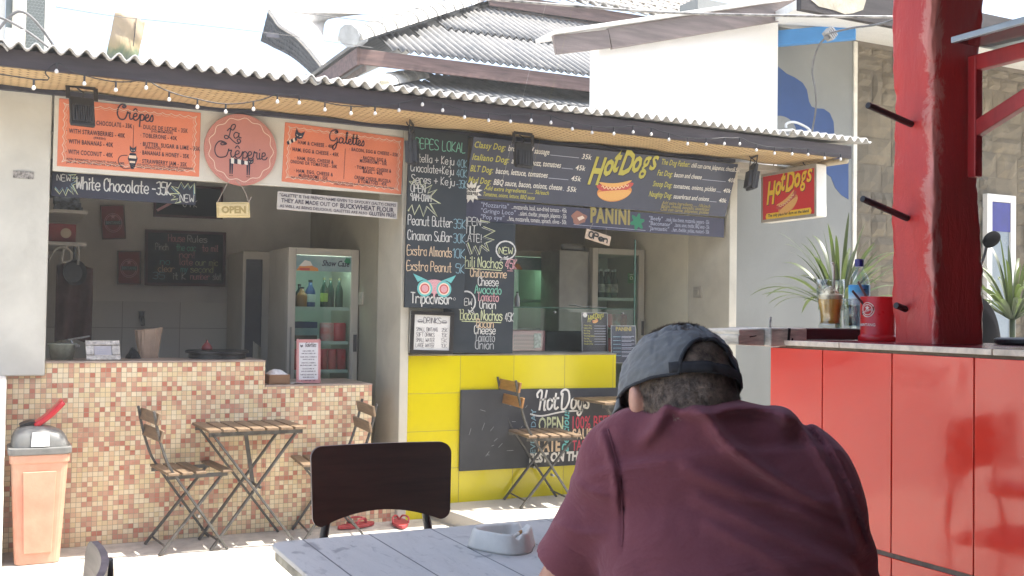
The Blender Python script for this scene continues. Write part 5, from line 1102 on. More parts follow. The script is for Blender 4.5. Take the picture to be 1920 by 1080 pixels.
one('notice_sticker', MB().box((.075, 6.165, 2.02), (.175, 6.168, 2.06)), M('sticker_grey', (.40, .38, .35), .7, .6, 60), 'faded printed sticker high on the left pillar', 'sticker')

# ------------------------------------------------------------------ folding bistro furniture (built at the origin, front towards +x)
SLAT = M('bistro_slat', (.20, .135, .08), .55, .25, 6, bump=.25, bscale=40, stretch=(8, 1, 8), col2=(.13, .09, .055)); STEEL = M('scuffed_steel', (.040, .039, .037), .5, .35, 25, col2=(.12, .115, .105), metal=.2)
ORSLAT = M('orange_slat', (.36, .175, .055), .5, .2, 6, bump=.2, bscale=40, stretch=(8, 1, 8))
def bistro_chair(label, loc, rz, slat=SLAT, missing=(), k=1.0, group='folding bistro chairs'):
    t = thing('bistro_chair', label, 'chair', (0, 0, 0), group); w = .185*k
    for s in (-1, 1):
        y = s*w; m = MB()
        pts = smooth_line([(-.235*k, y, .80*k), (-.205*k, y, .66*k), (-.16*k, y, .52*k), (-.115*k, y, .44*k)], 5)
        for p, q in zip(pts[:-1], pts[1:]): m.bar(p, q, .012, .024, (0, 1, 0))
        m.bar(pts[-1], (.19*k, y, .0), .012, .024, (0, 1, 0)); m.build('back_leg', STEEL, t, bevel=.002)
        y2 = s*(w-.022); m = MB(); m.bar((.16*k, y2, .425*k), (-.185*k, y2, .0), .012, .024, (0, 1, 0)); m.build('front_leg', STEEL, t, bevel=.002)
        m = MB(); m.bar((-.155*k, s*(w-.009), .428*k), (.185*k, s*(w-.009), .428*k), .006, .022, (0, 0, 1)); m.build('seat_rail', STEEL, t, bevel=.001)
        m = MB(); m.tube([(.022*k, s*(w+.012), .203*k), (.022*k, s*(w-.032), .203*k)], .008, 8); m.build('pivot', GREYMETAL, t)
    m = MB(); m.tube([(.15*k, -w, .045*k), (.15*k, w, .045*k)], .006, 6); m.tube([(-.15*k, -w+.022, .045*k), (-.15*k, w-.022, .045*k)], .006, 6); m.build('stretcher', STEEL, t)
    for i in range(5):
        if i in missing: continue
        m = MB(); x = (-.125+.075*i)*k; m.box((x-.030*k, -w-.028, .440*k), (x+.030*k, w+.028, .456*k)); m.build('seat_slat', slat, t, bevel=.004)
    for z in (.755, .66): 
        m = MB(); x = -.222-.0+(.755-z)*.22; m.obox(((x-.004)*k+.012, 0, z*k), (.007, 0, -.0015), (0, w+.028, 0), (.006, 0, .032*k)); m.build('back_slat', slat, t, bevel=.004)
    t.location = loc; t.rotation_euler = (0, 0, rz); return t
bistro_chair('folding slatted chair with a gap in its seat at the left of the mosaic counter', (.985, 5.975, .002), radians(6), missing=(3,), k=.97)
bistro_chair('folding slatted chair turned to the table, half hidden by the dark chair back', (1.815, 5.985, .002), radians(175), k=.98)
bistro_chair('folding slatted chair with orange backrest on the raised pavement by the chalkboard', (3.20, 5.98, .090), radians(-8), k=1.02)
bpy.data.objects['bistro_chair.002'].location.x = 3.23
for ch in bpy.data.objects['bistro_chair.002'].children:
    if ch.name.startswith('back_slat'): ch.data.materials[0] = ORSLAT
def bistro_table(label, loc, rz, k=1.0, nsl=7, W=.56, D=.56):
    t = thing('bistro_table', label, 'table', (0, 0, 0), 'folding bistro tables')
    for i in range(nsl): m = MB(); x = (-.5+(i+.5)/nsl)*W; m.box((x-W/nsl*.42, -D/2, .652*k), (x+W/nsl*.42, D/2, .668*k)); m.build('top_slat', SLAT, t, bevel=.003)
    for s in (-1, 1):
        y = s*D*.40; m = MB(); m.bar((-W*.47, y, .638*k), (W*.47, y, .638*k), .006, .024, (0, 0, 1)); m.build('top_rail', STEEL, t)
        m = MB(); m.bar((-W*.42, y, .63*k), (W*.42, y, 0), .012, .026, (0, 1, 0)); m.build('leg', STEEL, t, bevel=.002)
        m = MB(); m.bar((W*.42, s*(D*.40-.026), .63*k), (-W*.42, s*(D*.40-.026), 0), .012, .026, (0, 1, 0)); m.build('leg', STEEL, t, bevel=.002)
        m = MB(); m.tube([(0, s*(D*.4+.012), .315*k), (0, s*(D*.4-.036), .315*k)], .009, 8); m.build('pivot', GREYMETAL, t)
    m = MB(); m.bar((-.02, 0, .64*k), (.03, 0, .33*k), .022, .008, (0, 1, 0)); m.bar((.03, -D*.4, .33*k), (.03, D*.4, .33*k), .012, .012); m.build('catch', STEEL, t)
    t.location = loc; t.rotation_euler = (0, 0, rz); return t
bistro_table('small folding slatted table between two chairs before the mosaic counter', (1.325, 5.975, .002), radians(2), D=.44)
bistro_table('small folding slatted table on the raised pavement, mostly behind the man', (3.86, 5.98, .090), radians(-4), k=1.0)

# ------------------------------------------------------------------ litter bin
B0 = Vector((.252, 5.955, .002))
bt = thing('litter_bin', 'tall faded red plastic bin with grey dome lid and open red flap', 'bin', B0)
def rbox(w0, d0, w1, d1, z0, z1, r=.03, c=B0, nz=1):
    m = MB(); prof = []
    for j in range(nz+1):
        f = j/nz; w_, d_ = w0+(w1-w0)*f, d0+(d1-d0)*f; b_ = len(m.v)
        for (sx, sy, a0) in ((1, 1, 0), (-1, 1, pi/2), (-1, -1, pi), (1, -1, 3*pi/2)):
            for i in range(5):
                a = a0+pi/2*i/4; m.v.append((c.x+sx*(w_/2-r)+r*cos(a), c.y+sy*(d_/2-r)+r*sin(a), c.z+z0+(z1-z0)*f))
        if j:
            for k in range(20): k2 = (k+1) % 20; m.f.append((b_-20+k, b_-20+k2, b_+k2, b_+k))
    m.f.append(tuple(range(20))[::-1]); n_ = len(m.v); m.f.append(tuple(range(n_-20, n_))); return m
BINRED = M('faded_red_plastic', (.54, .215, .14), .55, .25, 4, col2=(.56, .38, .26), bump=.15)
rbox(.245, .22, .315, .27, 0, .585, .035).build('body', BINRED, bt, bevel=.004)
rbox(.325, .28, .330, .285, .545, .590, .038).build('rim', BINRED, bt, bevel=.004)
m = MB(); m.add([B0+Vector((-.075, -.1115-.0045, .06)), B0+Vector((.075, -.1115-.0045, .06)), B0+Vector((.09, -.1375, .50)), B0+Vector((-.09, -.1375, .50))], [(0, 1, 2, 3)]); m.build('front_panel', BINRED, bt, solid=.010, bevel=.003)
rbox(.345, .30, .350, .305, .5905, .628, .04).build('lid_rim', M('grey_lid', (.115, .12, .115), .45, .25, 9, col2=(.20, .20, .19)), bt, bevel=.006)
m = MB()
def dome(u, v):
    a = 2*pi*u; ph = v*pi/2; e = .45
    x = .158*(abs(cos(a))**e)*(1 if cos(a) >= 0 else -1)*(cos(ph)**.42); y = .135*(abs(sin(a))**e)*(1 if sin(a) >= 0 else -1)*(cos(ph)**.42)
    return B0+Vector((x, y, .6285+.112*sin(ph)-.035*max(0, x/.158)*sin(ph)))
m.grid(dome, 40, 10, True); m.build('dome_lid', MATS['grey_lid'], bt, smooth=True)
m = MB(); m.add([B0+Vector((-.05, -.1435, .635)), B0+Vector((.05, -.1435, .635)), B0+Vector((.045, -.128, .71)), B0+Vector((-.045, -.128, .71))], [(0, 1, 2, 3)]); m.build('notice_label', M('label_paper', (.74, .74, .72), .6, .05), bt, solid=.003)
m = MB(); m.grid(lambda u, v: B0+Vector((-.03+.155*u+.0, -.07+.17*v, .725+.125*u+.05*(u-.5)**2+.006*sin(v*3))), 8, 6); m.build('flap', M('flap_red', (.55, .02, .03), .35), bt, solid=.026, smooth=True)
m = MB(); m.grid(lambda u, v: B0+Vector((-.11+.12*u, -.05+.16*v, .735+.02*sin(u*3))), 6, 4); m.build('flap_hinge', BLACKMETAL, bt, solid=.01); bt.scale = (.87, .92, .955); bt.location.x = .232

# ------------------------------------------------------------------ flip-flops left by the counter
def flipflop(lab, c, rz, tilt=0):
    t = thing('flip_flop', lab, 'flip-flop', (0, 0, 0), 'red flip-flops before the mosaic counter'); pts = []
    for i in range(28):
        a = 2*pi*i/28; x = .13*cos(a); y = .045*sin(a)*(1+.18*cos(a)-.12*cos(2*a)); pts.append((x, y))
    m = MB(); m.prism(pts, (0, 0, .022), (1, 0, 0), (0, 1, 0), .02); m.build('sole', M('rubber_red', (.42, .05, .055), .6, .15, 12), t, bevel=.004)
    m = MB()
    for s in (-1, 1): m.tube(smooth_line([(.075, 0, .022), (.05, s*.022, .052), (-.01, s*.048, .05), (-.035, s*.047, .02)]), [.006]*19, 6)
    m.build('strap', M('strap_red', (.48, .06, .07), .5), t, smooth=True); t.location = c; t.rotation_euler = (tilt, 0, rz); return t
flipflop('red flip-flop lying flat beside the low mosaic counter end', (2.02, 6.10, .003), radians(14)); flipflop('second red flip-flop, closest to the yellow counter corner', (2.29, 6.05, .003), radians(75))

# ------------------------------------------------------------------ foreground table, ashtray, chairs
GT = NT('grey_blue_planks'); o = GT.obj(); sp = GT.n('ShaderNodeSeparateXYZ'); GT.l(o, sp.inputs[0])
fr_ = GT.math('FRACT', GT.math('DIVIDE', GT.math('ADD', sp.outputs[0], .06), .172)); ed = GT.math('LESS_THAN', GT.math('MINIMUM', fr_, GT.math('SUBTRACT', 1.0, fr_)), .011)
n = GT.noise(o, 3, 6, .7, .8, (3, .7, 1)); n2 = GT.noise(o, 22, 5, .7, 2.0, (3, .45, 1)); n3 = GT.noise(o, 7, 3, .5, 1.5, (1.6, 1.1, 1))
c = GT.mix(GT.ramp(n, [(.3, 0.0), (.7, 1.0)]), (.375, .378, .37), (.475, .472, .455)); c = GT.mix(GT.ramp(n2, [(.57, 0.0), (.69, .55)]), c, (.20, .21, .22)); c = GT.mix(GT.ramp(n3, [(.62, 0.0), (.70, .7)]), c, (.16, .165, .175))
GT.set(Base_Color=GT.mix(ed, c, (.06, .065, .075)), Roughness=.42); GT.bump(n2, .12, .002)
ft = thing('cafe_table', 'grey-blue plank-topped cafe table in the foreground', 'table', (1.11, 2.05, 0))
m = MB(); m.prism([(x, y) for x, y in [(.66, 1.56), (1.60, 1.56), (1.60, 2.55), (.66, 2.55), (.635, 2.543), (.622, 2.52), (.622, 1.59), (.635, 1.567)]], (0, 0, .75), (1, 0, 0), (0, 1, 0), .012); m.build('top', GT.m, ft, bevel=.002)
m = MB(); m.prism([(x, y) for x, y in [(.666, 1.566), (1.594, 1.566), (1.594, 2.544), (.666, 2.544), (.641, 2.537), (.628, 2.514), (.628, 1.596), (.641, 1.573)]], (0, 0, .7375), (1, 0, 0), (0, 1, 0), .028); m.build('edge', M('pale_worn_edge', (.42, .39, .30), .7, .3, 12, bump=.3, bscale=50), ft, bevel=.006)
m = MB(); m.tube([(1.11, 2.05, .709), (1.11, 2.05, .03)], .04, 14); m.lathe([(.25, 0), (.25, .015), (.05, .03), (0, .03)], (1.11, 2.05, .002), 28); m.build('pedestal', BLACKMETAL, ft)
at = thing('ashtray', 'pale grey plastic three-cornered ashtray on the plank table', 'ashtray', (1.135, 2.275, .7505))
def tri(r, k=.35, n=48, rot=.5): return [((r*(1+k*.35*cos(3*(a-rot))+.02*cos(6*(a-rot))))*cos(a), (r*(1+k*.35*cos(3*(a-rot))+.02*cos(6*(a-rot))))*sin(a)) for a in [2*pi*i/n for i in range(n)]]
m = MB(); A0 = Vector((1.135, 2.275, .7505)); n_ = 60
prof = [(.082, 0, 0), (.081, .006, 0), (.072, .042, 0), (.0695, .046, 0), (.066, .046, 1), (.058, .040, 0), (.050, .012, 0), (.046, .009, 0), (.001, .009, 0)]
for r, z, nt_ in prof:
    for i in range(n_):
        a = 2*pi*i/n_; rr = r*(1+.13*cos(3*(a-.45))); notch = min(abs((a-.45-2*pi*k/3+pi) % (2*pi)-pi) for k in range(3))
        zz = z-(.012 if (notch < .13 and z > .036) else 0); m.v.append((A0.x+rr*cos(a), A0.y+rr*sin(a), A0.z+zz))
for j in range(len(prof)-1):
    for i in range(n_): i2 = (i+1) % n_; m.f.append((j*n_+i, j*n_+i2, (j+1)*n_+i2, (j+1)*n_+i))
m.f.append(tuple(range(n_))[::-1]); m.build('body', M('ashtray_grey', (.62, .61, .56), .4, .12, 8), at, smooth=True)
for i, (dx, dy, a, lab) in enumerate(((.035, .012, .5, 'bent cigarette end resting on the ashtray rim'), (.006, -.014, 2.2, 'short cigarette end lying inside the ashtray'))):
    p = A0+Vector((dx, dy, .022)); d = Vector((cos(a), sin(a), .25)); m = MB(); m.tube([p-d*.016, p, p+d*.014], [.0045, .0045, .0042], 10); q = thing('cigarette_end', lab, 'cigarette end', p); m.build('paper', M('cig_paper', (.6, .57, .52), .8, .2, 60), q, smooth=True); m = MB(); m.tube([p+d*.0145, p+d*.026], .0046, 10); m.build('filter', M('cig_filter', (.5, .27, .11), .8), q, smooth=True)
def cafe_chair(label, loc, rz, group='dark cafe chairs at the plank table', tt=.76):
    """curved dark veneer back on black tube legs; faces -y"""
    t = thing('cafe_chair', label, 'chair', (0, 0, 0), group); VEN = M('dark_veneer', (.048, .025, .017), .42, .2, 4, bump=.06, bscale=60, stretch=(1, 4, 12)); VED = M('sky_toned_edge', (.12, .095, .10), .5, .2, 20)  # edge tone paler than the veneer, painting sky light on the rim
    Wc, Hc = .222, .118; prof = []
    NX, NZ = 56, 10; xs_ = [Wc*sin(pi/2*(2*i/NX-1)) for i in range(NX+1)]
    def zr(x):
        e = abs(x); r = .035; top = Hc-(r-sqrt(max(0, r*r-(e-(Wc-r))**2)) if e > Wc-r else 0); bw = Wc
        r2 = .030; bot = -Hc+.036*max(0, 1-(e/(Wc*.86))**2)+(r2-sqrt(max(0, r2*r2-(e-(bw-r2))**2)) if e > bw-r2 else 0); return bot, top
    m = MB()
    for s_ in (0, 1):
        for i in range(NX+1):
            x = xs_[i]; b0, t0_ = zr(x)
            for k in range(NZ+1):
                z = b0+(t0_-b0)*k/NZ; xx = x*(1-.035*(Hc-z)/(2*Hc)); m.v.append((xx, .205-.03*(x/Wc)**2+.014*s_+.07*z, .80+z))
    N1 = (NX+1)*(NZ+1); ix = lambda s_, i, k: s_*N1+i*(NZ+1)+k
    ef = []
    for i in range(NX):
        for k in range(NZ): m.f += [(ix(0, i, k), ix(0, i+1, k), ix(0, i+1, k+1), ix(0, i, k+1)), (ix(1, i, k), ix(1, i, k+1), ix(1, i+1, k+1), ix(1, i+1, k))]
        ef += [(ix(0, i, NZ), ix(0, i+1, NZ), ix(1, i+1, NZ), ix(1, i, NZ)), (ix(0, i, 0), ix(1, i, 0), ix(1, i+1, 0), ix(0, i+1, 0))]
    for k in range(NZ): ef += [(ix(0, 0, k), ix(0, 0, k+1), ix(1, 0, k+1), ix(1, 0, k)), (ix(0, NX, k), ix(1, NX, k), ix(1, NX, k+1), ix(0, NX, k+1))]
    bo = m.build('backrest', VEN, t, smooth=True); eb = MB(); eb.v = list(m.v); eb.f = ef; eb.build('lit_edge_faces', VED, bo)
    m = MB()
    for s_ in (-1, 1):
        q = MB(); q.tube(smooth_line([(s_*.145, .235-.012, tt), (s_*.163, .232, .66), (s_*.185, .225, .50), (s_*.195, .22, .45), (s_*.20, .215, .40), (s_*.21, .25, .0)], 5), .0135, 12); q.build('back_leg', BLACKMETAL, t, smooth=True)
        q = MB(); q.tube(smooth_line([(s_*.19, .21, .43), (s_*.19, -.10, .425), (s_*.185, -.185, .40), (s_*.20, -.215, .0)], 6), .0135, 12); q.build('front_leg', BLACKMETAL, t, smooth=True)
    q = MB(); q.prism([(.2*(abs(cos(a))**.5)*(1 if cos(a) > 0 else -1), .2*(abs(sin(a))**.5)*(1 if sin(a) > 0 else -1)) for a in [2*pi*i/40 for i in range(40)]], (0, 0, .455), (1, 0, 0), (0, 1, 0), .014); q.build('seat', VEN, t, bevel=.004)
    t.location = loc; t.rotation_euler = (0, 0, rz); return t
cafe_chair('dark veneer chair with curved back at the far side of the plank table', (1.06, 2.80, .002), radians(-3))
cafe_chair('dark chair seen edge-on at the bottom left corner, its back to the plank table', (-.015, 2.16, .002), radians(-95.5), tt=.885).scale.z = .905

# ------------------------------------------------------------------ red tiled bar counter
bar = thing('red_bar_counter', 'bar counter faced with big glossy red tiles and a pale tiled edge', 'bar counter', (2.75, .9, 0))
m = MB(); m.box((2.41, -2.2, 0), (3.05, 2.775, 1.222)); m.build('core', M('grey_grout', (.22, .20, .17), .9, .2, 30, bump=.4), bar)
RT = NT('glossy_red_tile'); o = RT.obj(); n = RT.noise(o, 2.5, 5, .6, .5); wn = RT.n('ShaderNodeNewGeometry')
RT.set(Base_Color=RT.mix(RT.math('MULTIPLY', n, .5), (.78, .056, .032), (.68, .043, .026)), Roughness=RT.math('ADD', RT.math('MULTIPLY', RT.ramp(RT.noise(o, 5, 6, .7, .6), [(.42, 0.0), (.70, 1.0)]), .22), .06)); RT.b.inputs['IOR'].default_value = 1.45; RT.b.inputs['Coat IOR'].default_value = 1.45
RT.b.inputs['Coat Weight'].default_value = .55; RT.b.inputs['Coat Roughness'].default_value = .06
bp = RT.bump(RT.noise(o, 3.2, 2, .5, .4), .10, .03); RT.l(bp.outputs[0], RT.b.inputs['Coat Normal'])
m = MB(); ys = [2.779, 2.528]+[2.528-.2885*i for i in range(1, 17)]
for y1, y0 in zip(ys[:-1], ys[1:]):
    m.box((2.40, y0+.0022, .629), (2.409, y1-.0022, 1.2215)); m.box((2.402, y0+.0022, .012), (2.409, y1-.0022, .614))
m.build('front_tiles', RT.m, bar, bevel=.0015)
m = MB()
for k in range(9): y1 = 2.45-.56*k; m.box((2.397, y1-.556, 1.2310), (2.425, y1, 1.2475))
m.box((2.397, 2.4535, 1.2310), (2.425, 2.74, 1.2475)); m.build('edge_tiles', CAULK, bar, bevel=.002)
m = MB(); m.box((2.406, -2.2, 1.2222), (3.05, 2.74, 1.2305)); m.build('bed', M('mortar_bed', (.18, .15, .10), .9, .2, 30, bump=.5), bar)
m = MB(); m.box((2.4255, -2.2, 1.2312), (3.06, 2.735, 1.2477)); m.build('worktop', M('dark_red_top', (.24, .018, .03), .22, .1, 5), bar, bevel=.001)

# timber shelf on the far end of the counter
tb = thing('timber_plank', 'weathered timber plank with grey end block on the far end of the red bar', 'plank', (2.5, 2.76, 1.228))
GT2 = M('grey_driftwood', (.64, .61, .53), .8, .3, 10, bump=.6, bscale=30, stretch=(1, 1, 5), col2=(.26, .25, .22))
m = MB(); m.box((2.338, 2.705, 1.2265), (2.498, 2.93, 1.289)); e = m.build('end_block', GT2, tb, bevel=.005)
m = MB(); m.prism([(2.226, 1.232), (2.224, 1.262), (2.231, 1.266), (2.226, 1.272), (2.228, 1.283), (2.337, 1.286), (2.337, 1.2275)], (0, 2.735, 0), (1, 0, 0), (0, 0, 1), .19); m.build('end_block', GT2, tb, bevel=.003)
m = MB(); m.bar((2.418, 2.7035, 1.289), (2.413, 2.7035, 1.229), .002, .010, (1, 0, 0)); m.bar((2.428, 2.7035, 1.24), (2.432, 2.7035, 1.255), .002, .006, (1, 0, 0)); m.bar((2.272, 2.7335, 1.258), (2.30, 2.7335, 1.262), .002, .003, (0, 0, 1)); m.build('crack', M('crack_black', (.01, .009, .008), .9), tb)
m = MB(); m.box((2.4985, 2.72, 1.2485), (3.02, 2.93, 1.2885)); m.build('dark_plank', M('oiled_red_wood', (.075, .014, .014), .35, .3, 4, bump=.2, stretch=(1, 8, 10)), tb, bevel=.003)
one('upright_cigarette', MB().tube([(2.417, 2.80, 1.2895), (2.417, 2.80, 1.302), (2.419, 2.80, 1.326)], [.0042, .004, .0038], 10), M('cig_ash', (.45, .44, .42), .8, .4, 90), 'burnt cigarette standing upright on the grey timber end', 'cigarette', smooth=True)
CG = NT('clear_glass'); CG.set(Base_Color=(.97, .98, .97), Roughness=.02, Transmission_Weight=1.0, IOR=1.3); CLEAR = CG.m
TE = NT('iced_tea'); TE.set(Base_Color=(.92, .50, .09), Roughness=.2)
ZP = 1.289
gl = thing('tea_glass', 'tall waisted glass of iced tea with a straw on the timber plank', 'glass', (2.695, 2.80, ZP)); c = (2.695, 2.80, ZP)
pr = [(.028, 0), (.040, .002), (.041, .012), (.036, .028), (.0375, .06), (.046, .10), (.0495, .135), (.0505, .176)]
m = MB(); m.lathe(pr+[(.049, .176), (.0478, .135), (.0445, .10), (.0358, .06), (.0342, .03), (.036, .016), (0, .014)], c, 32); m.build('vessel', GLASS('drinking_glass', (.90, .93, .92), .03, 1.6, .22), gl, smooth=True)
m = MB(); m.lathe([(0, .0165), (.034, .018), (.0336, .03), (.0352, .06), (.0405, .084), (.0435, .104), (0, .104)], c, 28); m.build('tea', TE.m, gl, smooth=True)
m = MB()
for k in range(30): a = random.uniform(0, 2*pi); r = random.uniform(.004, .034); q = Vector(c)+Vector((r*cos(a), r*sin(a), .108+.034*random.random())); e1 = Vector((random.uniform(-1, 1), random.uniform(-1, 1), random.uniform(-1, 1))).normalized(); e2 = e1.orthogonal().normalized(); m.obox(q, e1*.011, e2*.009, e1.cross(e2)*.008)
m.lathe([(0, .1045), (.0425, .1045), (.0445, .118), (.040, .124), (0, .126)], c, 24); m.build('ice', M('cloudy_ice', (.70, .62, .45), .3, .08, 40), gl, bevel=.003)
m = MB(); m.tube(smooth_line([(2.70, 2.80, ZP+.03), (2.697, 2.79, ZP+.12), (2.694, 2.785, ZP+.215), (2.688, 2.783, ZP+.232), (2.683, 2.782, ZP+.234)]), .0042, 10); st_ = m.build('straw', M('straw_white', (.62, .62, .60), .4), None, smooth=True); tag(st_, 'white bent drinking straw standing in the iced tea', 'straw')
g2 = thing('water_glass', 'small clear straight glass with a little water beside the iced tea', 'glass', (2.775, 2.775, ZP)); c = (2.775, 2.775, ZP)
m = MB(); m.lathe([(.024, 0), (.029, .002), (.036, .108), (.0345, .108), (.0275, .010), (0, .008)], c, 26); m.build('vessel', MATS['drinking_glass'], g2, smooth=True)
m = MB(); m.lathe([(0, .0105), (.0268, .012), (.0325, .082), (0, .082)], c, 24); m.build('water', GLASS('still_water', (.93, .96, .95), .02, 1.33, .05), g2, smooth=True)
wbt = thing('water_bottle', 'clear plastic water bottle with dark blue cap and palm tree label', 'bottle', (2.885, 2.85, ZP)); c = Vector((2.885, 2.85, ZP))
m = MB(); m.lathe([(.031, 0), (.0375, .006), (.038, .03), (.036, .036), (.038, .042), (.038, .060), (.038, .135), (.0378, .150), (.0365, .172), (.0315, .192), (.0235, .206), (.0145, .218), (.0135, .226), (.0135, .232)], c, 32); m.build('bottle_body', GLASS('pet_plastic', (.90, .95, .97), .05, 1.45, .22), wbt, smooth=True)
m = MB(); m.lathe([(0, .004), (.036, .008), (.036, .150), (.034, .165), (0, .166)], c, 28); m.build('water', MATS['still_water'], wbt, smooth=True)
m = MB(); m.lathe([(.0165, .230), (.0168, .233), (.0165, .256), (.0155, .2585), (0, .2585)], c, 24); m.build('cap', M('cap_navy', (.018, .022, .16), .35), wbt, smooth=False, bevel=.001)
LB = NT('sea_label'); o = LB.obj(); sp = LB.n('ShaderNodeSeparateXYZ'); LB.l(o, sp.inputs[0])
LB.set(Base_Color=LB.ramp(LB.math('DIVIDE', LB.math('SUBTRACT', sp.outputs[2], .085), .075), [(0, (.35, .50, .66)), (.35, (.45, .62, .75)), (.7, (.08, .36, .66)), (1, (.03, .26, .60))]), Roughness=.35)
m = MB(); m.lathe([(.0386, .088), (.0388, .089), (.0388, .160), (.0386, .161)], c, 40); m.build('label', LB.m, wbt, smooth=True)
# print on the label follows the curve of the bottle
INK('label_sun', (.85, .55, .05)); INK('label_pink', (.62, .06, .10)); INK('label_palm', (.03, .04, .14))
class CylSign(Sign):
    """lettering wrapped round an upright cylinder; u runs along the surface"""
    def __init__(s, c, r, a0): s.c, s.r, s.a0, s.mb = Vector(c), r, a0, {}
    def P(s, u, v, n=.0003): a = s.a0+u/s.r; return s.c+Vector(((s.r+n)*cos(a), (s.r+n)*sin(a), v))
view = atan2(-c.y, -c.x); cs = CylSign(c, .0390, view+.35)
cs.disc('label_sun', .016, .112, .010, .0003, k=20)
for a in (.3, .9, 1.6, 2.3, 2.9, 3.7, 5.6): cs.line('label_palm', [(.004, .143), (.004+.006*cos(a), .143+.005*sin(a)), (.004+.011*cos(a), .143+.006*sin(a)-.002)], .0018, .0008)
cs.line('label_palm', [(.004, .143), (.003, .130), (.005, .122)], .0012, .0008)
cs.font('label_pink', 'Narmada', -.014, .103, .016, bold=.03, shear=.2, width=.030, n=.001); cs.finish(wbt, 'label_print')
mg = thing('red_cup_holder', 'red plastic cutlery cup with round white badge on the bar counter', 'cup', (2.72, 2.60, 1.248)); c = Vector((2.72, 2.60, 1.248))
RP = M('red_plastic', (.52, .012, .018), .3, .06, 6); m = MB(); m.lathe([(.064, 0), (.0655, .003), (.0655, .016), (.061, .020), (.0585, .026), (.059, .152), (.0575, .1535), (.055, .152), (.0545, .03), (0, .028)], c, 40); m.build('cup', RP, mg, smooth=True, bevel=.001)
view = atan2(-c.y, -c.x); cs = CylSign(c, .0592, view-.92+.30)
cs.disc('ink_white', 0, .108, .0255, .0003, k=32); cs.disc('label_red', 0, .108, .0225, .0006, k=32); cs.disc('ink_white', 0, .108, .019, .0009, k=28); cs.disc('label_red', 0, .108, .0165, .0012, k=28)
cs.poly('ink_white', [(.010*(1 if i % 2 == 0 else .42)*sin(pi*i/5), .114+.010*(1 if i % 2 == 0 else .42)*cos(pi*i/5)) for i in range(10)], .0015)
cs.poly('ink_black', [(-.024, .090), (.024, .106), (.024, .119), (-.024, .103)], .0018); cs.font('ink_white', 'BINTANG', 0, .101, .0085, 'c', bold=.03, width=.040, n=.0022, rot=.32)
cs.font('ink_white', 'BINTANG', .0, .052, .0135, 'c', bold=.02, width=.056, n=.0006); cs.poly('ink_white', [(-.034+.008*(1 if i % 2 == 0 else .42)*sin(pi*i/5), .056+.008*(1 if i % 2 == 0 else .42)*cos(pi*i/5)) for i in range(10)], .0006); cs.finish(mg, 'badge_print')
for i, (dx, dy, lx, ly, lz, lab, mt) in enumerate(((-.03, .01, -.075, .02, .205, 'grey fork handle leaning out of the red cutlery cup', 'GREY'), (-.028, .0, -.10, .02, .172, 'dark knife handle leaning low out of the red cutlery cup', 'DARK'))):
    p, q = c+Vector((0.02, -.0+.0, .05)), c+Vector((lx, ly, lz)); one('cutlery_handle', MB().bar(p, q, .009, .003, (0, 1, 0)), M('handle_grey', (.26, .26, .25), .4) if mt == 'GREY' else M('handle_dark', (.10, .10, .11), .4), lab, 'cutlery', bevel=.001)

# ------------------------------------------------------------------ red post of the bar, unseen canopy added for shade
RED = NT('red_gloss_paint'); o = RED.obj(); n = RED.noise(o, 3, 6, .7, .5, (2, 2, .5)); ge = RED.n('ShaderNodeNewGeometry')
ch_ = RED.noise(o, 26, 5, .7); worn = RED.ramp(RED.math('MULTIPLY', RED.math('ADD', ge.outputs['Pointiness'], RED.math('MULTIPLY', ch_, .12)), 1.0), [(.585, 0.0), (.63, .75)])
cc = RED.mix(RED.ramp(n, [(.3, 0.0), (.7, 1.0)]), (.56, .045, .042), (.44, .030, .032)); cc = RED.mix(RED.ramp(RED.noise(o, 9, 5, .7), [(.70, 0.0), (.74, .9)]), cc, (.58, .34, .28)); cc = RED.mix(worn, cc, (.60, .33, .30))
sp = RED.n('ShaderNodeSeparateXYZ'); RED.l(o, sp.inputs[0]); nz_ = RED.noise(o, 11, 6, .75, .8, (1, 1, .55)); ex = RED.math('ABSOLUTE', RED.math('ADD', sp.outputs[0], .108)); ey = RED.math('ABSOLUTE', RED.math('ADD', sp.outputs[1], .074))
wm = RED.ramp(RED.math('ADD', RED.math('SUBTRACT', .030, RED.math('ADD', ex, ey)), RED.math('MULTIPLY', RED.math('SUBTRACT', nz_, .48), .22)), [(.0, 0.0), (.018, .8)]); cc = RED.mix(wm, cc, RED.mix(nz_, (.70, .42, .38), (.50, .12, .11)))
RED.set(Base_Color=cc, Roughness=.33); RED.bump(RED.noise(o, 20, 5, .65, .6, (2, 2, .6)), .45, .008)
pv = thing('bar_pavilion', 'rough-hewn red post with braces under an added shade canopy', 'pavilion', (2.73, 2.36, 1.248))
m = MB()
def post(u, v):
    z = 1.2485+1.62*v; a = 2*pi*u; e = .16
    cx, cy = cos(a), sin(a); x = (abs(cx)**e)*(1 if cx > 0 else -1); y = (abs(cy)**e)*(1 if cy > 0 else -1)
    wv = mnoise.noise(Vector((x*1.5, y*1.5, z*3.1)))*.011+mnoise.noise(Vector((x*2, y*2, z*9)))*.005+(mnoise.noise(Vector((x*6, y*6, z*26)))*.006+mnoise.noise(Vector((x*9, y*9, z*60)))*.003)*max(0, abs(x*y)-.6)*2.2
    return (2.735+x*(.113+wv), 2.365+y*(.083+wv*.9)+.006*sin(z*4), z)
m.grid(post, 96, 120, True); m.build('post', RED.m, pv, smooth=True)
REDT = M('red_timber', (.40, .025, .028), .45, .15, 4, bump=.2, stretch=(4, 4, 1))
m = MB(); m.box((2.765, 2.245, 1.78), (2.80, 2.277, 2.17)); m.build('ledger', REDT, pv, bevel=.005)
m = MB(); m.bar((2.785, 2.277, 2.145), (2.80, 1.70, 2.155), .035, .05); m.build('bracket_arm', REDT, pv, bevel=.004)
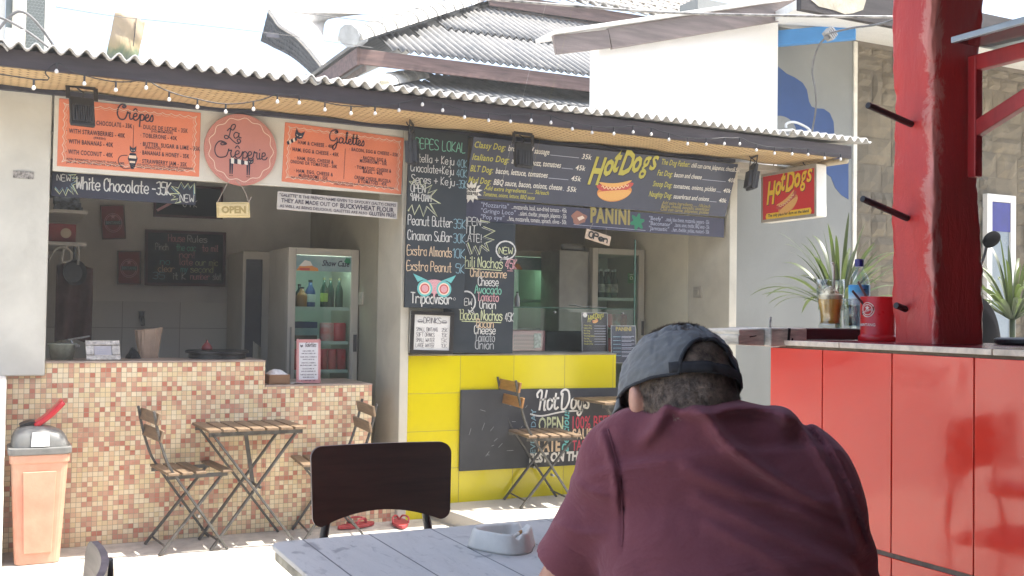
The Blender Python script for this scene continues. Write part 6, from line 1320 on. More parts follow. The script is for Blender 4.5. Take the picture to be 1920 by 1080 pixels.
m = MB(); m.bar((2.785, 2.262, 1.93), (2.80, 1.80, 2.12), .034, .05); m.build('brace', REDT, pv, bevel=.004)
m = MB(); m.box((2.62, 1.60, 2.181), (3.25, 2.21, 2.189)); sg_ = m.build('glass_shelf', GLASS('smoked_shelf', (.55, .60, .58), .03, 1.5, .3), pv)
m = MB(); m.bar((2.618, 2.21, 2.186), (2.618, 1.60, 2.186), .016, .02); m.build('shelf_edge', M('brushed_rail', (.30, .36, .42), .35, .1, 9, metal=.4), pv, bevel=.003)
for p, q in (((2.623, 2.371, 1.952), (2.40, 2.34, 1.985)), ((2.623, 2.387, 1.650), (2.40, 2.36, 1.697)), ((2.623, 2.391, 1.357), (2.572, 2.385, 1.369))):
    m = MB(); m.tube([p, q], .0105, 14); m.build('peg', M('black_peg', (.014, .014, .016), .4), pv, bevel=.002)
m = MB(); m.prism([(-3.2, -3.2), (5.2, -3.2), (5.2, 2.78), (.95, 2.78), (.95, .35), (-3.2, .35)], (0, 0, 2.91), (1, 0, 0), (0, 1, 0), .04); m.build('added_shade_deck', M('shade_deck_boards', (.16, .10, .07), .7, .2, 4, stretch=(1, 6, 1)), pv)  # unseen deck, outlined to shade the table, man and counter
for k in range(5): m = MB(); m.box((-3.1 if k < 3 else 1.0, -2.9+1.38*k, 2.80), (5.2, -2.83+1.38*k, 2.8695)); m.build('rafter', DARKWOOD, pv)
m = MB(); m.box((-3.2, -3.3, 0), (5.2, -3.205, 2.865)); m.box((5.105, -3.2, 0), (5.2, 2.6, 2.795)); m.build('added_block_walls', M('light_block_wall', (.12, .08, .06), .8, .2, 3, stretch=(6, 1, 1)), pv)  # unseen walls added to block sky light behind and right of the camera
# second canopy post, outside to the left behind the camera, so the deck stands on something
m = MB(); m.box((-2.4, .10, .0), (-2.27, .23, 2.80)); m.build('post', REDT, pv)

# ------------------------------------------------------------------ planters with strap-leaved plants
LEAF = NT('strap_leaf'); o = LEAF.obj(); LEAF.set(Base_Color=LEAF.mix(LEAF.ramp(LEAF.noise(o, 5, 4, .6), [(.35, 0.0), (.7, 1.0)]), (.022, .040, .015), (.065, .088, .038)), Roughness=.42)
LEAF.b.inputs['Transmission_Weight' if 'Transmission_Weight' in LEAF.b.inputs else 'Transmission Weight'].default_value = 0.0
tr_ = LEAF.n('ShaderNodeBsdfTranslucent'); tr_.inputs[0].default_value = (.20, .30, .05, 1); mx = LEAF.n('ShaderNodeMixShader'); mx.inputs[0].default_value = .12
LEAF.l(LEAF.b.outputs[0], mx.inputs[1]); LEAF.l(tr_.outputs[0], mx.inputs[2]); LEAF.l(mx.outputs[0], LEAF.t.nodes['Material Output'].inputs[0])
def plant(label, base, pot_h, n, L, seed, lift=1.0, extra=()):
    rnd = random.Random(seed); t = thing('strap_leaf_plant', label, 'plant', (base[0], base[1], .089))
    m = MB(); m.lathe([(.15, .0), (.2, .03), (.23, pot_h-.27), (.24, pot_h-.22), (.21, pot_h-.22), (.2, pot_h-.28), (0, pot_h-.27)], (base[0], base[1], .09), 28); m.build('pot', WHITEWALL, t, smooth=True)
    m = MB(); B = Vector((base[0], base[1], .09+pot_h-.05)); m.tube([B-Vector((0, 0, .26)), B+Vector((0, 0, .02))], .02, 8); sp_ = list(extra)
    for i in range(n): sp_.append((rnd.uniform(0, 2*pi), rnd.uniform(.08, 1.2), L*rnd.uniform(.6, 1.08), rnd.uniform(.35, 1.3)))
    for az, tilt, ln, droop in sp_:
        d = Vector((cos(az)*sin(tilt), sin(az)*sin(tilt), cos(tilt))); side = Vector((-sin(az), cos(az), 0)); p = B+Vector((cos(az), sin(az), 0))*.02; bse = len(m.v); K = 14; v = d.copy(); tw = rnd.uniform(-.5, .5)
        for k in range(K+1):
            f = k/K; w_ = .0135*(.55+.9*f)*(1-f**3)**.8+.001; sd = side*cos(tw*f)+v.cross(side)*sin(tw*f)
            ce = v.cross(sd)*.006*(1-f); m.v += [tuple(p-sd*w_), tuple(p+ce), tuple(p+sd*w_)]
            p = p+v*ln/K; v = (v+Vector((0, 0, -1))*droop*.19*f*1.15).normalized()
        for k in range(K): a = bse+3*k; m.f += [(a, a+1, a+4, a+3), (a+1, a+2, a+5, a+4)]
    m.build('leaves', LEAF.m, t, smooth=True)
plant('long strap-leaved plant in front of the grey-white wall, behind the iced tea', (4.93, 5.05), 1.34, 74, .60, 5)
plant('strap-leaved plant beside the stone wall at the right edge, behind the red post', (6.55, 5.0), 1.30, 80, .62, 11)

# ------------------------------------------------------------------ scooter glimpsed behind the post and things on the bar top
sc_ = thing('motor_scooter', 'black scooter front with mirror glimpsed behind the red post', 'scooter', (5.2, 4.35, .09))
m = MB(); m.lathe([(0, -.008), (.055, -.008), (.062, 0), (.055, .012), (.03, .022), (0, .024)], (0, 0, 0), 24, 1.15, .75); 
mv = [Vector(v) for v in m.v]; m.v = [tuple(Vector((5.06+v.x, 4.0-v.z, 1.79+v.y*1.0+.25*v.x))) for v in mv]; mr = m.build('mirror', M('shade_black', (.004, .004, .005), .9, spec=.05), sc_, smooth=True)  # matt near-black puts shade into the colour of these sunlit parts
m = MB(); m.tube(smooth_line([(5.04, 4.01, 1.77), (5.02, 4.02, 1.68), (4.99, 4.06, 1.55), (4.98, 4.1, 1.40)]), .008, 8); m.build('mirror_stem', BLACKMETAL, sc_, smooth=True)
m = MB(); m.grid(lambda u, v: (4.80+.52*u-.1*v*(u-.5), 4.12-.08*sin(pi*u), .45+1.02*v-.30*v*(max(0, u-.35)**1.3)*1.4), 14, 12); m.build('leg_shield', M('shade_black', (.004, .004, .005), .9, spec=.05), sc_, smooth=True, solid=.03)
m = MB(); m.tube([(5.0, 4.3, .36), (5.04, 4.26, .36)], .27, 28); m.build('front_wheel', M('tyre', (.02, .02, .02), .8), sc_)
m = MB(); m.lathe([(.05, .0), (.16, .03), (.17, .25), (.12, .4), (0, .42)], (5.15, 4.75, .5), 20, 1, 2.0); m.build('seat_body', MATS['shade_black'], sc_, smooth=True)
tr = thing('black_tray_stand', 'round black tray with an upright post on the bar counter at right edge', 'tray', (2.98, 2.22, 1.248))
m = MB(); m.lathe([(.105, 0), (.118, .005), (.118, .018), (.108, .022), (.02, .024), (0, .024)], (2.985, 2.20, 1.248), 36); m.build('tray', BLACKMETAL, tr, smooth=False, bevel=.003)
m = MB(); m.tube([(2.985, 2.20, 1.272), (2.985, 2.20, 1.345)], .016, 14); m.build('upright', BLACKMETAL, tr, smooth=True)

# ------------------------------------------------------------------ slab, cables, wires
sb = thing('palm_trunk_slab', 'weathered tan and green slab of palm trunk leaning up behind the stall roof', 'trunk slab', (.75, 7.5, 2.9))
SBM = NT('algae_bark'); o = SBM.obj(); sp = SBM.n('ShaderNodeSeparateXYZ'); SBM.l(o, sp.inputs[0]); n = SBM.noise(o, 14, 6, .7, 1.0, (1, 1, .4))
f = SBM.math('ADD', SBM.math('MULTIPLY', SBM.math('SUBTRACT', sp.outputs[2], .12), 5.0), SBM.math('MULTIPLY', SBM.math('SUBTRACT', n, .5), 1.0)); cc = SBM.ramp(f, [(.05, (.05, .09, .085)), (.3, (.10, .15, .08)), (.55, (.30, .25, .14)), (1, (.36, .29, .20))]); SBM.set(Base_Color=SBM.mix(SBM.math('MULTIPLY', n, .5), cc, (.20, .15, .10)), Roughness=.9); SBM.bump(n, .8, .01)
q = [Vector(atY(x, y, 7.5)) for x, y in ((195, 112), (248, 118), (272, 37), (219, 23))]; q[0].z -= .12; q[1].z -= .12
m = MB(); m.grid(lambda u, v: (q[0]*(1-u)+q[1]*u)*(1-v)+(q[3]*(1-u)+q[2]*u)*v+Vector((0, .045*(2*u-1)**2+.008*sin(v*17+u*5), .006*sin(u*13)*v)), 20, 24); m.build('slab', SBM.m, sb, smooth=True, solid=.03)
m = MB(); m.tube([q[2]+Vector((-.06, -.02, 0)), q[2]+Vector((-.065, -.02, -.07)), q[2]+Vector((-.075, -.02, -.2))], .003, 5); m.build('split', BLACKMETAL, sb)
def cable(lab, pts, r, mat, cat='cable', group=None): return one('cable', MB().tube(smooth_line(pts, 8), r, 7), mat, lab, cat, group, smooth=True)
GC = M('grey_cable', (.12, .12, .12), .6, .2, 20)
cable('thick grey cable arching high over the roof edge at far left', [atY(-30, 90, 6.6), atY(0, 52, 6.6), atY(28, 24, 6.6), atY(50, 26, 6.6), atY(75, 50, 6.6), atY(98, 82, 6.6), atY(112, 108, 6.6)], .0085, GC)
cable('grey cable running lower over the roof edge at far left', [atY(-30, 26, 6.5), atY(0, 33, 6.5), atY(25, 44, 6.5), atY(55, 62, 6.5), atY(82, 82, 6.5), atY(100, 97, 6.5)], .0075, GC)
cable('thin wire crossing the sky from the slab to the far right', [atY(105, 13, 7.4), atY(220, 31, 7.4), atY(345, 44, 7.4), atY(520, 64, 7.4), atY(700, 90, 7.6)], .0022, GC)
cable('thin wire running to the hip ridge of the tiled house', [atY(505, 18, 8.6), atY(620, 31, 8.6), atY(745, 47, 8.8)], .0035, GC)
cable('black and white twisted power line crossing in front of the gable', [atY(600, -15, 5.9), atY(870, -4, 5.6), atY(1050, 9, 5.4), atY(1240, 23, 5.1), atY(1450, 29, 4.6), atY(1680, 32, 4.2)], .008, M('twisted_cable', (.34, .33, .31), .6, .9, 14, col2=(.02, .02, .02)))
cable('dark cable sagging from the insulator to the red post', [atY(1556, 62, 5.2), atY(1600, 52, 4.9), atY(1645, 46, 4.6), atY(1690, 33, 4.3)], .007, GC)
cable('pair of thin grey cables dropping past the blue mural', [atY(1553, 66, 5.4), atY(1534, 88, 5.5), atY(1523, 130, 5.6), atY(1528, 165, 5.6), atY(1530, 200, 5.65), atY(1524, 240, 5.7), atY(1521, 255, 5.7)], .007, GC)
cable('white hose looping up behind the right end of the roof edge', [atY(1474, 240, 6.1), atY(1475, 232, 6.1), atY(1488, 229, 6.1), atY(1505, 235, 6.1), atY(1519, 245, 6.1), atY(1522, 258, 6.1)], .010, WHITEPLASTIC, 'hose')
ins = thing('cable_insulator', 'grey ribbed cable insulator clamp in front of the blue bracket', 'insulator', atY(1556, 64, 5.35)); c = Vector(atY(1556, 64, 5.35))
m = MB(); 
for k in range(4): m.obox(c+Vector((.012*k-.018, 0, .012*k-.018)), (.004, 0, .004), (0, .03, 0), (-.026, 0, .026))
m.build('ribs', GREYMETAL, ins, bevel=.002); m = MB(); m.bar(c+Vector((-.035, 0, -.035)), c+Vector((.035, 0, .035)), .035, .035); m.build('core', M('insulator_grey', (.16, .16, .155), .5), ins, bevel=.006)
# ------------------------------------------------------------------ the man at the table
class Field:
    """signed distance grid; shapes melt into one surface, extracted as a single mesh"""
    def __init__(s, lo, hi, h):
        s.lo, s.h = np.array(lo, float), h; n = np.ceil((np.array(hi)-s.lo)/h).astype(int)+1
        s.ax = [s.lo[i]+h*np.arange(n[i]) for i in range(3)]; s.F = np.full(n, .2)
    def sub(s, lo, hi):
        i0 = [max(0, int((lo[k]-s.lo[k])/s.h)) for k in range(3)]; i1 = [min(len(s.ax[k]), int((hi[k]-s.lo[k])/s.h)+2) for k in range(3)]
        sl = tuple(slice(a, b) for a, b in zip(i0, i1)); return sl, np.meshgrid(*[s.ax[k][sl[k]] for k in range(3)], indexing='ij')
    def put(s, lo, hi, fn, k=.02, cut=False):
        sl, (X, Y, Z) = s.sub(np.array(lo)-.07, np.array(hi)+.07)
        if 0 in X.shape: return
        d = fn(X, Y, Z); a = s.F[sl]
        if cut: s.F[sl] = np.maximum(a, -d); return
        hh = np.clip(.5+.5*(a-d)/k, 0, 1); s.F[sl] = a*(1-hh)+d*hh-k*hh*(1-hh)
    def cap(s, A, B, ra, rb, k=.02, cut=False):
        A, B = np.array(A, float), np.array(B, float); ab = B-A; L = ab@ab; r = max(ra, rb)
        def fn(X, Y, Z):
            t = np.clip(((X-A[0])*ab[0]+(Y-A[1])*ab[1]+(Z-A[2])*ab[2])/L, 0, 1)
            return np.sqrt((X-A[0]-t*ab[0])**2+(Y-A[1]-t*ab[1])**2+(Z-A[2]-t*ab[2])**2)-(ra+(rb-ra)*t)
        s.put(np.minimum(A, B)-r, np.maximum(A, B)+r, fn, k, cut)
    def ell(s, c, R, rad, k=.02, cut=False):
        c = np.array(c, float); R = np.array(R, float); rad = np.array(rad, float)
        def fn(X, Y, Z):
            P = [(X-c[0])*R[i][0]+(Y-c[1])*R[i][1]+(Z-c[2])*R[i][2] for i in range(3)]
            k0 = np.sqrt(sum((P[i]/rad[i])**2 for i in range(3))); k1 = np.sqrt(sum((P[i]/rad[i]**2)**2 for i in range(3)))+1e-9
            return k0*(k0-1)/k1
        s.put(c-rad.max(), c+rad.max(), fn, k, cut)
    def loft(s, rows, right, k=.03):
        """rows: (centre, half width along right, half depth)"""
        C = np.array([r[0] for r in rows], float); Wd = np.array([[r[1], r[2]] for r in rows]); right = np.array(right, float); ax = C[-1]-C[0]; Lx = np.linalg.norm(ax); ax = ax/Lx
        right = right-ax*(right@ax); right /= np.linalg.norm(right); dep = np.cross(ax, right); tv = (C-C[0])@ax
        def fn(X, Y, Z):
            P = np.stack([X-C[0][0], Y-C[0][1], Z-C[0][2]], -1); t = P@ax; tc = np.clip(t, tv[0], tv[-1])
            cx = np.interp(tc, tv, (C-C[0])@right); cy = np.interp(tc, tv, (C-C[0])@dep); w_ = np.interp(tc, tv, Wd[:, 0]); d_ = np.interp(tc, tv, Wd[:, 1])
            x, y = (P@right-cx), (P@dep-cy); z = (t-tc)
            k0 = np.sqrt((x/w_)**2+(y/d_)**2); g = np.sqrt((x/w_**2)**2+(y/d_**2)**2)+1e-9; q = np.where(k0 > 1e-6, k0*(k0-1)/g, -np.minimum(w_, d_))
            return np.where(np.abs(z) > 0, np.sqrt(np.maximum(q, 0)**2+z**2)+np.minimum(np.maximum(q, -.2), 0)*0, q)
        m = max(Wd.max(), .05); s.put(C.min(0)-m, C.max(0)+m, fn, k)
    def mesh(s):
        F = s.F; n = F.shape; S = F < 0; cnt = np.zeros(tuple(x-1 for x in n), np.int8)
        for i in (0, 1):
            for j in (0, 1):
                for k in (0, 1): cnt += S[i:n[0]-1+i, j:n[1]-1+j, k:n[2]-1+k]
        act = (cnt > 0) & (cnt < 8); idx = np.full(act.shape, -1, int); cells = np.argwhere(act); idx[act] = np.arange(len(cells))
        acc = np.zeros((len(cells), 3)); num = np.zeros(len(cells)); cor = [(i, j, k) for i in (0, 1) for j in (0, 1) for k in (0, 1)]
        for a in cor:
            for ax in range(3):
                if a[ax]: continue
                b = list(a); b[ax] = 1; fa = F[tuple((cells+a).T)]; fb = F[tuple((cells+b).T)]; m = (fa < 0) != (fb < 0)
                t = np.where(m, fa/(fa-fb+1e-12), 0); p = np.array(a, float)[None]+np.eye(3)[ax][None]*t[:, None]; acc[m] += p[m]; num[m] += 1
        V = s.lo+(cells+acc/num[:, None])*s.h; Q = []
        for ax in range(3):
            o1, o2 = [(1, 2), (2, 0), (0, 1)][ax]; A = S.take(range(n[ax]-1), ax); B = S.take(range(1, n[ax]), ax); E_ = np.argwhere(A != B)
            E_ = E_[(E_[:, o1] > 0) & (E_[:, o2] > 0) & (E_[:, o1] < n[o1]-1) & (E_[:, o2] < n[o2]-1)]; ins = S[tuple(E_.T)]
            def cell(d1, d2): c = E_.copy(); c[:, o1] -= d1; c[:, o2] -= d2; return idx[tuple(c.T)]
            q = np.stack([cell(1, 1), cell(0, 1), cell(0, 0), cell(1, 0)], 1); q[~ins] = q[~ins][:, ::-1]; Q.append(q)
        return V, np.concatenate(Q)
    def build(s, name, mat, parent, smooth_it=0):
        V, Q = s.mesh(); m = MB(); m.v = [tuple(v) for v in V]; m.f = [tuple(q) for q in Q.tolist() if min(q) >= 0]; o = m.build(name, mat, parent, smooth=True)
        if smooth_it: md = o.modifiers.new('relax', 'SMOOTH'); md.factor = .5; md.iterations = smooth_it
        return o
man = thing('person', 'man from behind in a maroon T-shirt and grey cap bowed over the plank table', 'person', (1.05, 1.15, 0))
V3 = lambda p: np.array(p, float)
SL, SR = V3(atD(1182, 868, 1.63)), V3(atD(1496, 915, 1.58)); RT_ = SR-SL; RT_[2] = 0; RT_ /= np.linalg.norm(RT_); FW_ = np.cross([0, 0, 1.], RT_)
UC = (SL+SR)/2; PEL = UC-FW_*.20+RT_*.075; PEL[2] = .58
C7 = V3(atD(1330, 818, 1.585))
EL, ER = V3(atD(1018, 1165, 1.70)), V3(atD(1605, 1200, 1.66)); WL = EL+FW_*.20+RT_*.13; WR = ER+FW_*.20-RT_*.12
for q in (EL, ER): q[2] = max(q[2], .80)
WL[2] = WR[2] = .795
SKIN = NT('skin'); o = SKIN.obj(); SKIN.set(Base_Color=SKIN.mix(SKIN.ramp(SKIN.noise(o, 22, 5, .6), [(.35, 0.0), (.7, 1.0)]), (.52, .30, .22), (.42, .20, .14)), Roughness=.5); SKIN.bump(SKIN.noise(o, 180, 4, .7), .25, .002)
# head frame: turned left and bowed
f0 = np.array([sin(YAW), cos(YAW), 0.]); hy, hp, hr = radians(24), radians(22), radians(9)
fh = np.array([f0[0]*cos(hy)-f0[1]*sin(hy), f0[0]*sin(hy)+f0[1]*cos(hy), 0]); hf = fh*cos(hp)-np.array([0, 0, 1.])*sin(hp); hu = fh*sin(hp)+np.array([0, 0, 1.])*cos(hp); hx = np.cross(hf, hu)
hx, hu = hx*cos(hr)-hu*sin(hr), hu*cos(hr)+hx*sin(hr)*1.0
hu = np.cross(hx, hf); HC = V3(atD(1270, 752, 1.635)); HR = [hx, hf, hu]
hp_ = lambda x, y, z: HC+hx*x+hf*y+hu*z
B = Field((.45, .55, -.02), (1.65, 2.15, 1.38), .0065)
B.ell(hp_(0, -.008, .028), HR, (.0755, .096, .088)); B.ell(hp_(0, .030, -.045), HR, (.056, .064, .068), .03); B.ell(hp_(0, .052, -.085), HR, (.030, .030, .022), .02)
B.cap(hp_(0, .088, .012), hp_(0, .106, -.022), .008, .013, .008); B.cap(hp_(-.028, .084, .022), hp_(.028, .084, .022), .010, .010, .012)
for s_ in (-1, 1):
    B.cap(hp_(s_*.031, .082, .004), hp_(s_*.033, .082, .003), .010, .010, .004); B.ell(hp_(s_*.079, -.004, -.010), [hx*.95+hf*.3*s_, hf, hu], (.010, .020, .032), .006); B.cap(hp_(s_*.014, .088, -.052), hp_(0, .092, -.050), .006, .007, .006)
B.ell(hp_(0, -.034, -.022), HR, (.063, .063, .057), .03); B.cap(hp_(0, -.030, -.045), C7+FW_*.040, .0555, .048, .03)
rows = [(C7+np.array([0, 0, -.03]), .07, .055), (UC+(C7-UC)*.4-[0, 0, .035], .115, .068), (UC-[0, 0, .07], .145, .085), ((UC*.6+PEL*.4), .15, .105), (PEL+[0, 0, .06], .155, .11), (PEL, .165, .12)]
B.loft(rows, RT_); B.cap(SL, SR, .042, .042, .04)
for (S_, E_, W_, sg_) in ((SL, EL, WL, 1), (SR, ER, WR, -1)):
    B.cap(S_, E_, .046, .041, .02); B.cap(E_, W_, .042, .027, .02)
    d = (W_-E_); d /= np.linalg.norm(d); sd = np.cross([0, 0, 1.], d)*-1; dn = np.array([0, 0, -1.])
    pc = W_+d*.055; B.ell(pc, [d, sd, dn], (.052, .042, .017), .015); B.cap(W_-d*.02, pc-d*.02, .027, .026, .015)
    for i, (off, ln) in enumerate(((-.031, .068), (-.011, .078), (.010, .073), (.029, .058))):
        k0 = pc+d*.040+sd*off; k1 = k0+d*ln*.45+sd*off*.12+[0, 0, .004]; k2 = k1+d*ln*.32-[0, 0, .010]; k3 = k2+d*ln*.22-[0, 0, .012]
        B.cap(k0, k1, .0092, .0086, .005); B.cap(k1, k2, .0086, .0080, .003); B.cap(k2, k3, .0080, .0068, .003)
    t0 = pc-d*.022+sd*sg_*.034; t1 = t0+d*.028+sd*sg_*.022; t2 = t1+d*.026+sd*sg_*.004-[0, 0, .006]; B.cap(t0, t1, .0125, .0105, .008); B.cap(t1, t2, .0102, .0085, .004)
for s_ in (-1, 1):
    hp0 = PEL+RT_*s_*.085-[0, 0, .03]; kn = PEL+RT_*s_*.13+FW_*.40; kn[2] = .525; an = kn+FW_*(-.03); an[2] = .085; toe = an+FW_*.15; toe[2] = .035
    B.cap(hp0, kn, .082, .056, .03); B.cap(kn, kn*.55+an*.45, .055, .050, .02); B.cap(kn*.55+an*.45, an, .050, .033, .02); B.cap(an-[0, 0, .03]-FW_*.03, toe, .035, .028, .02)
B.build('body', SKIN.m, man, 3)
# shirt
SH = NT('maroon_jersey'); o = SH.obj(); n = SH.noise(o, 6, 5, .6); nf = SH.noise(o, 420, 3, .7)
cc = SH.mix(SH.ramp(n, [(.3, 0.0), (.7, 1.0)]), (.150, .045, .060), (.125, .037, .052)); cc = SH.mix(SH.math('MULTIPLY', SH.noise(o, 210, 4, .75), .55), cc, (.20, .085, .105))
SH.set(Base_Color=cc, Roughness=.9, Sheen_Weight=.35, Sheen_Roughness=.5); SH.b.inputs['Sheen Tint'].default_value = (.50, .34, .38, 1); SH.b.inputs['Specular IOR Level'].default_value = .15; mp = SH.n('ShaderNodeMapping'); SH.l(o, mp.inputs[0]); mp.inputs[2].default_value = (radians(20), radians(38), radians(-20)); mp.inputs[3].default_value = (2.2, 9, 16)
wr_ = SH.noise(mp.outputs[0], 1.0, 3, .5, .9); SH.bump(SH.math('ADD', SH.math('MULTIPLY', wr_, 1.0), SH.math('MULTIPLY', nf, .05)), .55, .02)
T = Field((.50, .70, .50), (1.52, 1.85, 1.30), .0048)
rows = [(C7+np.array([0, 0, -.030]), .10, .070), (UC+(C7-UC)*.45-[0, 0, .015], .165, .105), (UC-[0, 0, .055], .183, .122), ((UC*.6+PEL*.4)-[0, 0, 0], .186, .128), (PEL+[0, 0, .06], .185, .135), (PEL-[0, 0, .02], .19, .14)]
T.loft(rows, RT_, .03); T.cap(SL, SR, .066, .072, .05); T.cap(SL-RT_*.01, C7+RT_*.0, .060, .056, .05); T.cap(SR, C7, .066, .056, .05); T.cap(C7+FW_*.035-[0, 0, .04], C7+FW_*.035+[0, 0, .010], .066, .062, .02); T.cap(atD(1185, 806, 1.60), atD(1265, 812, 1.575), .032, .036, .03); T.cap(atD(1265, 812, 1.575), atD(1330, 812, 1.56), .036, .034, .03); T.cap(atD(1330, 812, 1.56), atD(1445, 814, 1.56), .034, .030, .03)
TL = SL+(EL-SL)*.655; TR = SR+(ER-SR)*.80
T.cap(SL, TL, .062, .066, .035); T.cap(SR, TR, .068, .070, .045)
# creases: ridges that follow lines over the back
YX = None
def project(X, Y, Z):
    dx, dy, dz = X-CAM.x, Y-CAM.y, Z-CAM.z; f_ = dx*FWD.x+dy*FWD.y+dz*FWD.z
    return 960+FPX*(dx*RGT.x+dy*RGT.y+dz*RGT.z)/f_, 540-FPX*(dx*UPV.x+dy*UPV.y+dz*UPV.z)/f_
band = np.argwhere(np.abs(T.F) < .05); P = T.lo+band*T.h; a_, z_ = project(P[:, 0], P[:, 1], P[:, 2]); dlt = np.zeros(len(P))
FOLDS = [([(1250, 758), (1240, 785), (1222, 812), (1200, 830)], .0055, 11), ([(1300, 765), (1330, 785), (1358, 825), (1425, 878), (1500, 925), (1570, 955)], .010, 11), ([(1250, 762), (1300, 776), (1360, 772)], .006, 9),
  ([(1290, 880), (1400, 928), (1500, 962), (1630, 1040)], .006, 13), ([(1310, 935), (1430, 990), (1560, 1055), (1620, 1090)], .005, 13), ([(1330, 985), (1420, 1030), (1500, 1075)], .004, 12),
  ([(1478, 772), (1525, 835), (1575, 930), (1612, 1040)], .0055, 7), ([(1498, 776), (1555, 835), (1600, 920), (1636, 1030)], .0055, 6), ([(1520, 785), (1580, 850), (1620, 940), (1650, 1060)], .005, 6),
  ([(1455, 768), (1472, 782), (1480, 800)], .012, 14), ([(1350, 770), (1400, 764), (1450, 772)], .007, 8), ([(1400, 800), (1440, 850), (1470, 880)], -.007, 22), ([(1140, 808), (1162, 880), (1170, 960), (1168, 1040)], -.007, 5), ([(1128, 812), (1150, 880), (1158, 960)], .003, 7),
  ([(1075, 900), (1110, 925), (1150, 930)], .003, 9), ([(1050, 985), (1090, 1000), (1140, 1000)], .003, 9), ([(1060, 940), (1100, 960)], -.003, 9), ([(1390, 880), (1480, 1000), (1560, 1100)], -.004, 30)]
for pts, A_, sg_ in FOLDS:
    best = np.full(len(P), 1e9); fade = np.ones(len(P))
    pl = [np.array(q[:2]) for q in smooth_line([(x, y, 0) for x, y in pts], 5)]
    for i in range(len(pl)-1):
        p0, d_ = pl[i], pl[i+1]-pl[i]; t_ = np.clip(((a_-p0[0])*d_[0]+(z_-p0[1])*d_[1])/(d_@d_+1e-9), 0, 1); q = (a_-p0[0]-t_*d_[0])**2+(z_-p0[1]-t_*d_[1])**2; u_ = (i+t_)/(len(pl)-1)
        m_ = q < best; best[m_] = q[m_]; fade[m_] = (np.sin(np.clip(u_[m_]*.86+.10, 0, 1)*pi))**.6
    dlt += (2.6 if A_ > 0 else 1.0)*A_*fade*np.exp(-best/(2*(sg_*.8)**2))
for i, p in enumerate(P):
    dlt[i] += .0035*mnoise.noise(Vector((p[0]*9, p[1]*9, p[2]*14)))+.0015*mnoise.noise(Vector((p[0]*30+p[2]*16, p[1]*30, p[2]*26)))
T.F[tuple(band.T)] -= dlt
def surf(px, py, off=.0):
    d = np.array(ray(px, py)); t_ = .9
    for k in range(600):
        p = np.array(CAM)+d*t_; q = (p-T.lo)/T.h; i0 = np.floor(q).astype(int)
        if (i0 >= 0).all() and all(i0[k_] < T.F.shape[k_]-1 for k_ in range(3)) and T.F[tuple(np.round(q).astype(int))] < off: return p
        t_ += .002
    return None
# openings: cuffs and neck
for (S_, E_, TE) in ((SL, EL, TL), (SR, ER, TR)):
    d = (E_-S_)/np.linalg.norm(E_-S_)
    def fn(X, Y, Z, d=d, TE=TE): return np.maximum(-((X-TE[0])*d[0]+(Y-TE[1])*d[1]+(Z-TE[2])*d[2]), np.sqrt((X-TE[0]-d[0]*.06)**2+(Y-TE[1]-d[1]*.06)**2+(Z-TE[2]-d[2]*.06)**2)-.115)
    T.put(TE-.2, TE+.2, fn, cut=True)
ts = T.build('t_shirt', SH.m, man, 1)
for pts in ([(1138, 800), (1150, 840), (1160, 885), (1166, 940), (1168, 990), (1166, 1030)],):
    pl = [surf(p[0], p[1], .0015) for p in smooth_line([(x, y, 0) for x, y in pts], 6)]; pl = [p for p in pl if p is not None]
    if len(pl) > 4:
        pl = [np.mean(pl[max(0, k-2):k+3], axis=0) for k in range(len(pl))]; m = MB(); m.tube(pl, .0016, 6); m.build('armhole_seam', SH.m, ts, smooth=True)
# shorts and shoes
DK = M('dark_shorts', (.03, .035, .05), .9, .2, 14, bump=.2); S2 = Field((.6, .5, .38), (1.7, 1.75, .80), .009)
S2.loft([(PEL+[0, 0, .16], .172, .125), (PEL, .19, .145), (PEL-[0, 0, .06], .185, .14)], RT_)
for s_ in (-1, 1):
    hp0 = PEL+RT_*s_*.085-[0, 0, .03]; kn = PEL+RT_*s_*.13+FW_*.34; kn[2] = .53; S2.cap(hp0, kn, .092, .078, .03)
S2.build('shorts', DK, man, 2)
for s_ in (-1, 1):
    kn = PEL+RT_*s_*.13+FW_*.37; an = kn.copy(); an[2] = .03; m = MB(); oc = an+FW_*.06; m.prism([(.05*cos(a)*(1+.12*sin(a)), .14*sin(a)) for a in [2*pi*i/28 for i in range(28)]], (oc[0], oc[1], .022), tuple(RT_), tuple(FW_), .02); m.build('sandal', BLACKMETAL, man, bevel=.004)
# cap
CAPM = NT('washed_grey_cotton'); o = CAPM.obj(); n = CAPM.noise(o, 16, 5, .65); nf = CAPM.noise(o, 500, 3, .7)
CAPM.set(Base_Color=CAPM.mix(CAPM.math('MULTIPLY', nf, .5), CAPM.mix(CAPM.ramp(n, [(.3, 0.0), (.7, 1.0)]), (.19, .205, .21), (.145, .157, .162)), (.08, .09, .10)), Roughness=.95, Sheen_Weight=.2); CAPM.b.inputs['Specular IOR Level'].default_value = .1; CAPM.bump(n, .35, .006)
CT = M('cap_seam', (.035, .04, .048), .95, .2, 30)
cr = (.0895, .1085, .097); c0 = (0, -.006, .018)
def dome_p(az, phi, g=0):
    """az 0 = back of the head, running to the left ear"""
    x, y = -sin(az), -cos(az); r = sin(phi)**.82; z = cos(phi)
    wr = .0034*mnoise.noise(Vector((x*4+3, y*4, z*5)))+.0022*mnoise.noise(Vector((x*11, y*11+z*6, z*13)))
    se = -.0012*sum(math.exp(-(((az-a+pi) % (2*pi)-pi)/.03)**2) for a in (pi/3, pi, 5*pi/3, 0)) if phi > .12 else 0
    k = 1+(wr+se+g)/.1; sag = .006*max(0, cos(az))*max(0, phi-1.2)
    return hp_(c0[0]+x*cr[0]*r*k, c0[1]+y*cr[1]*r*k, c0[2]+z*cr[2]*k-sag)
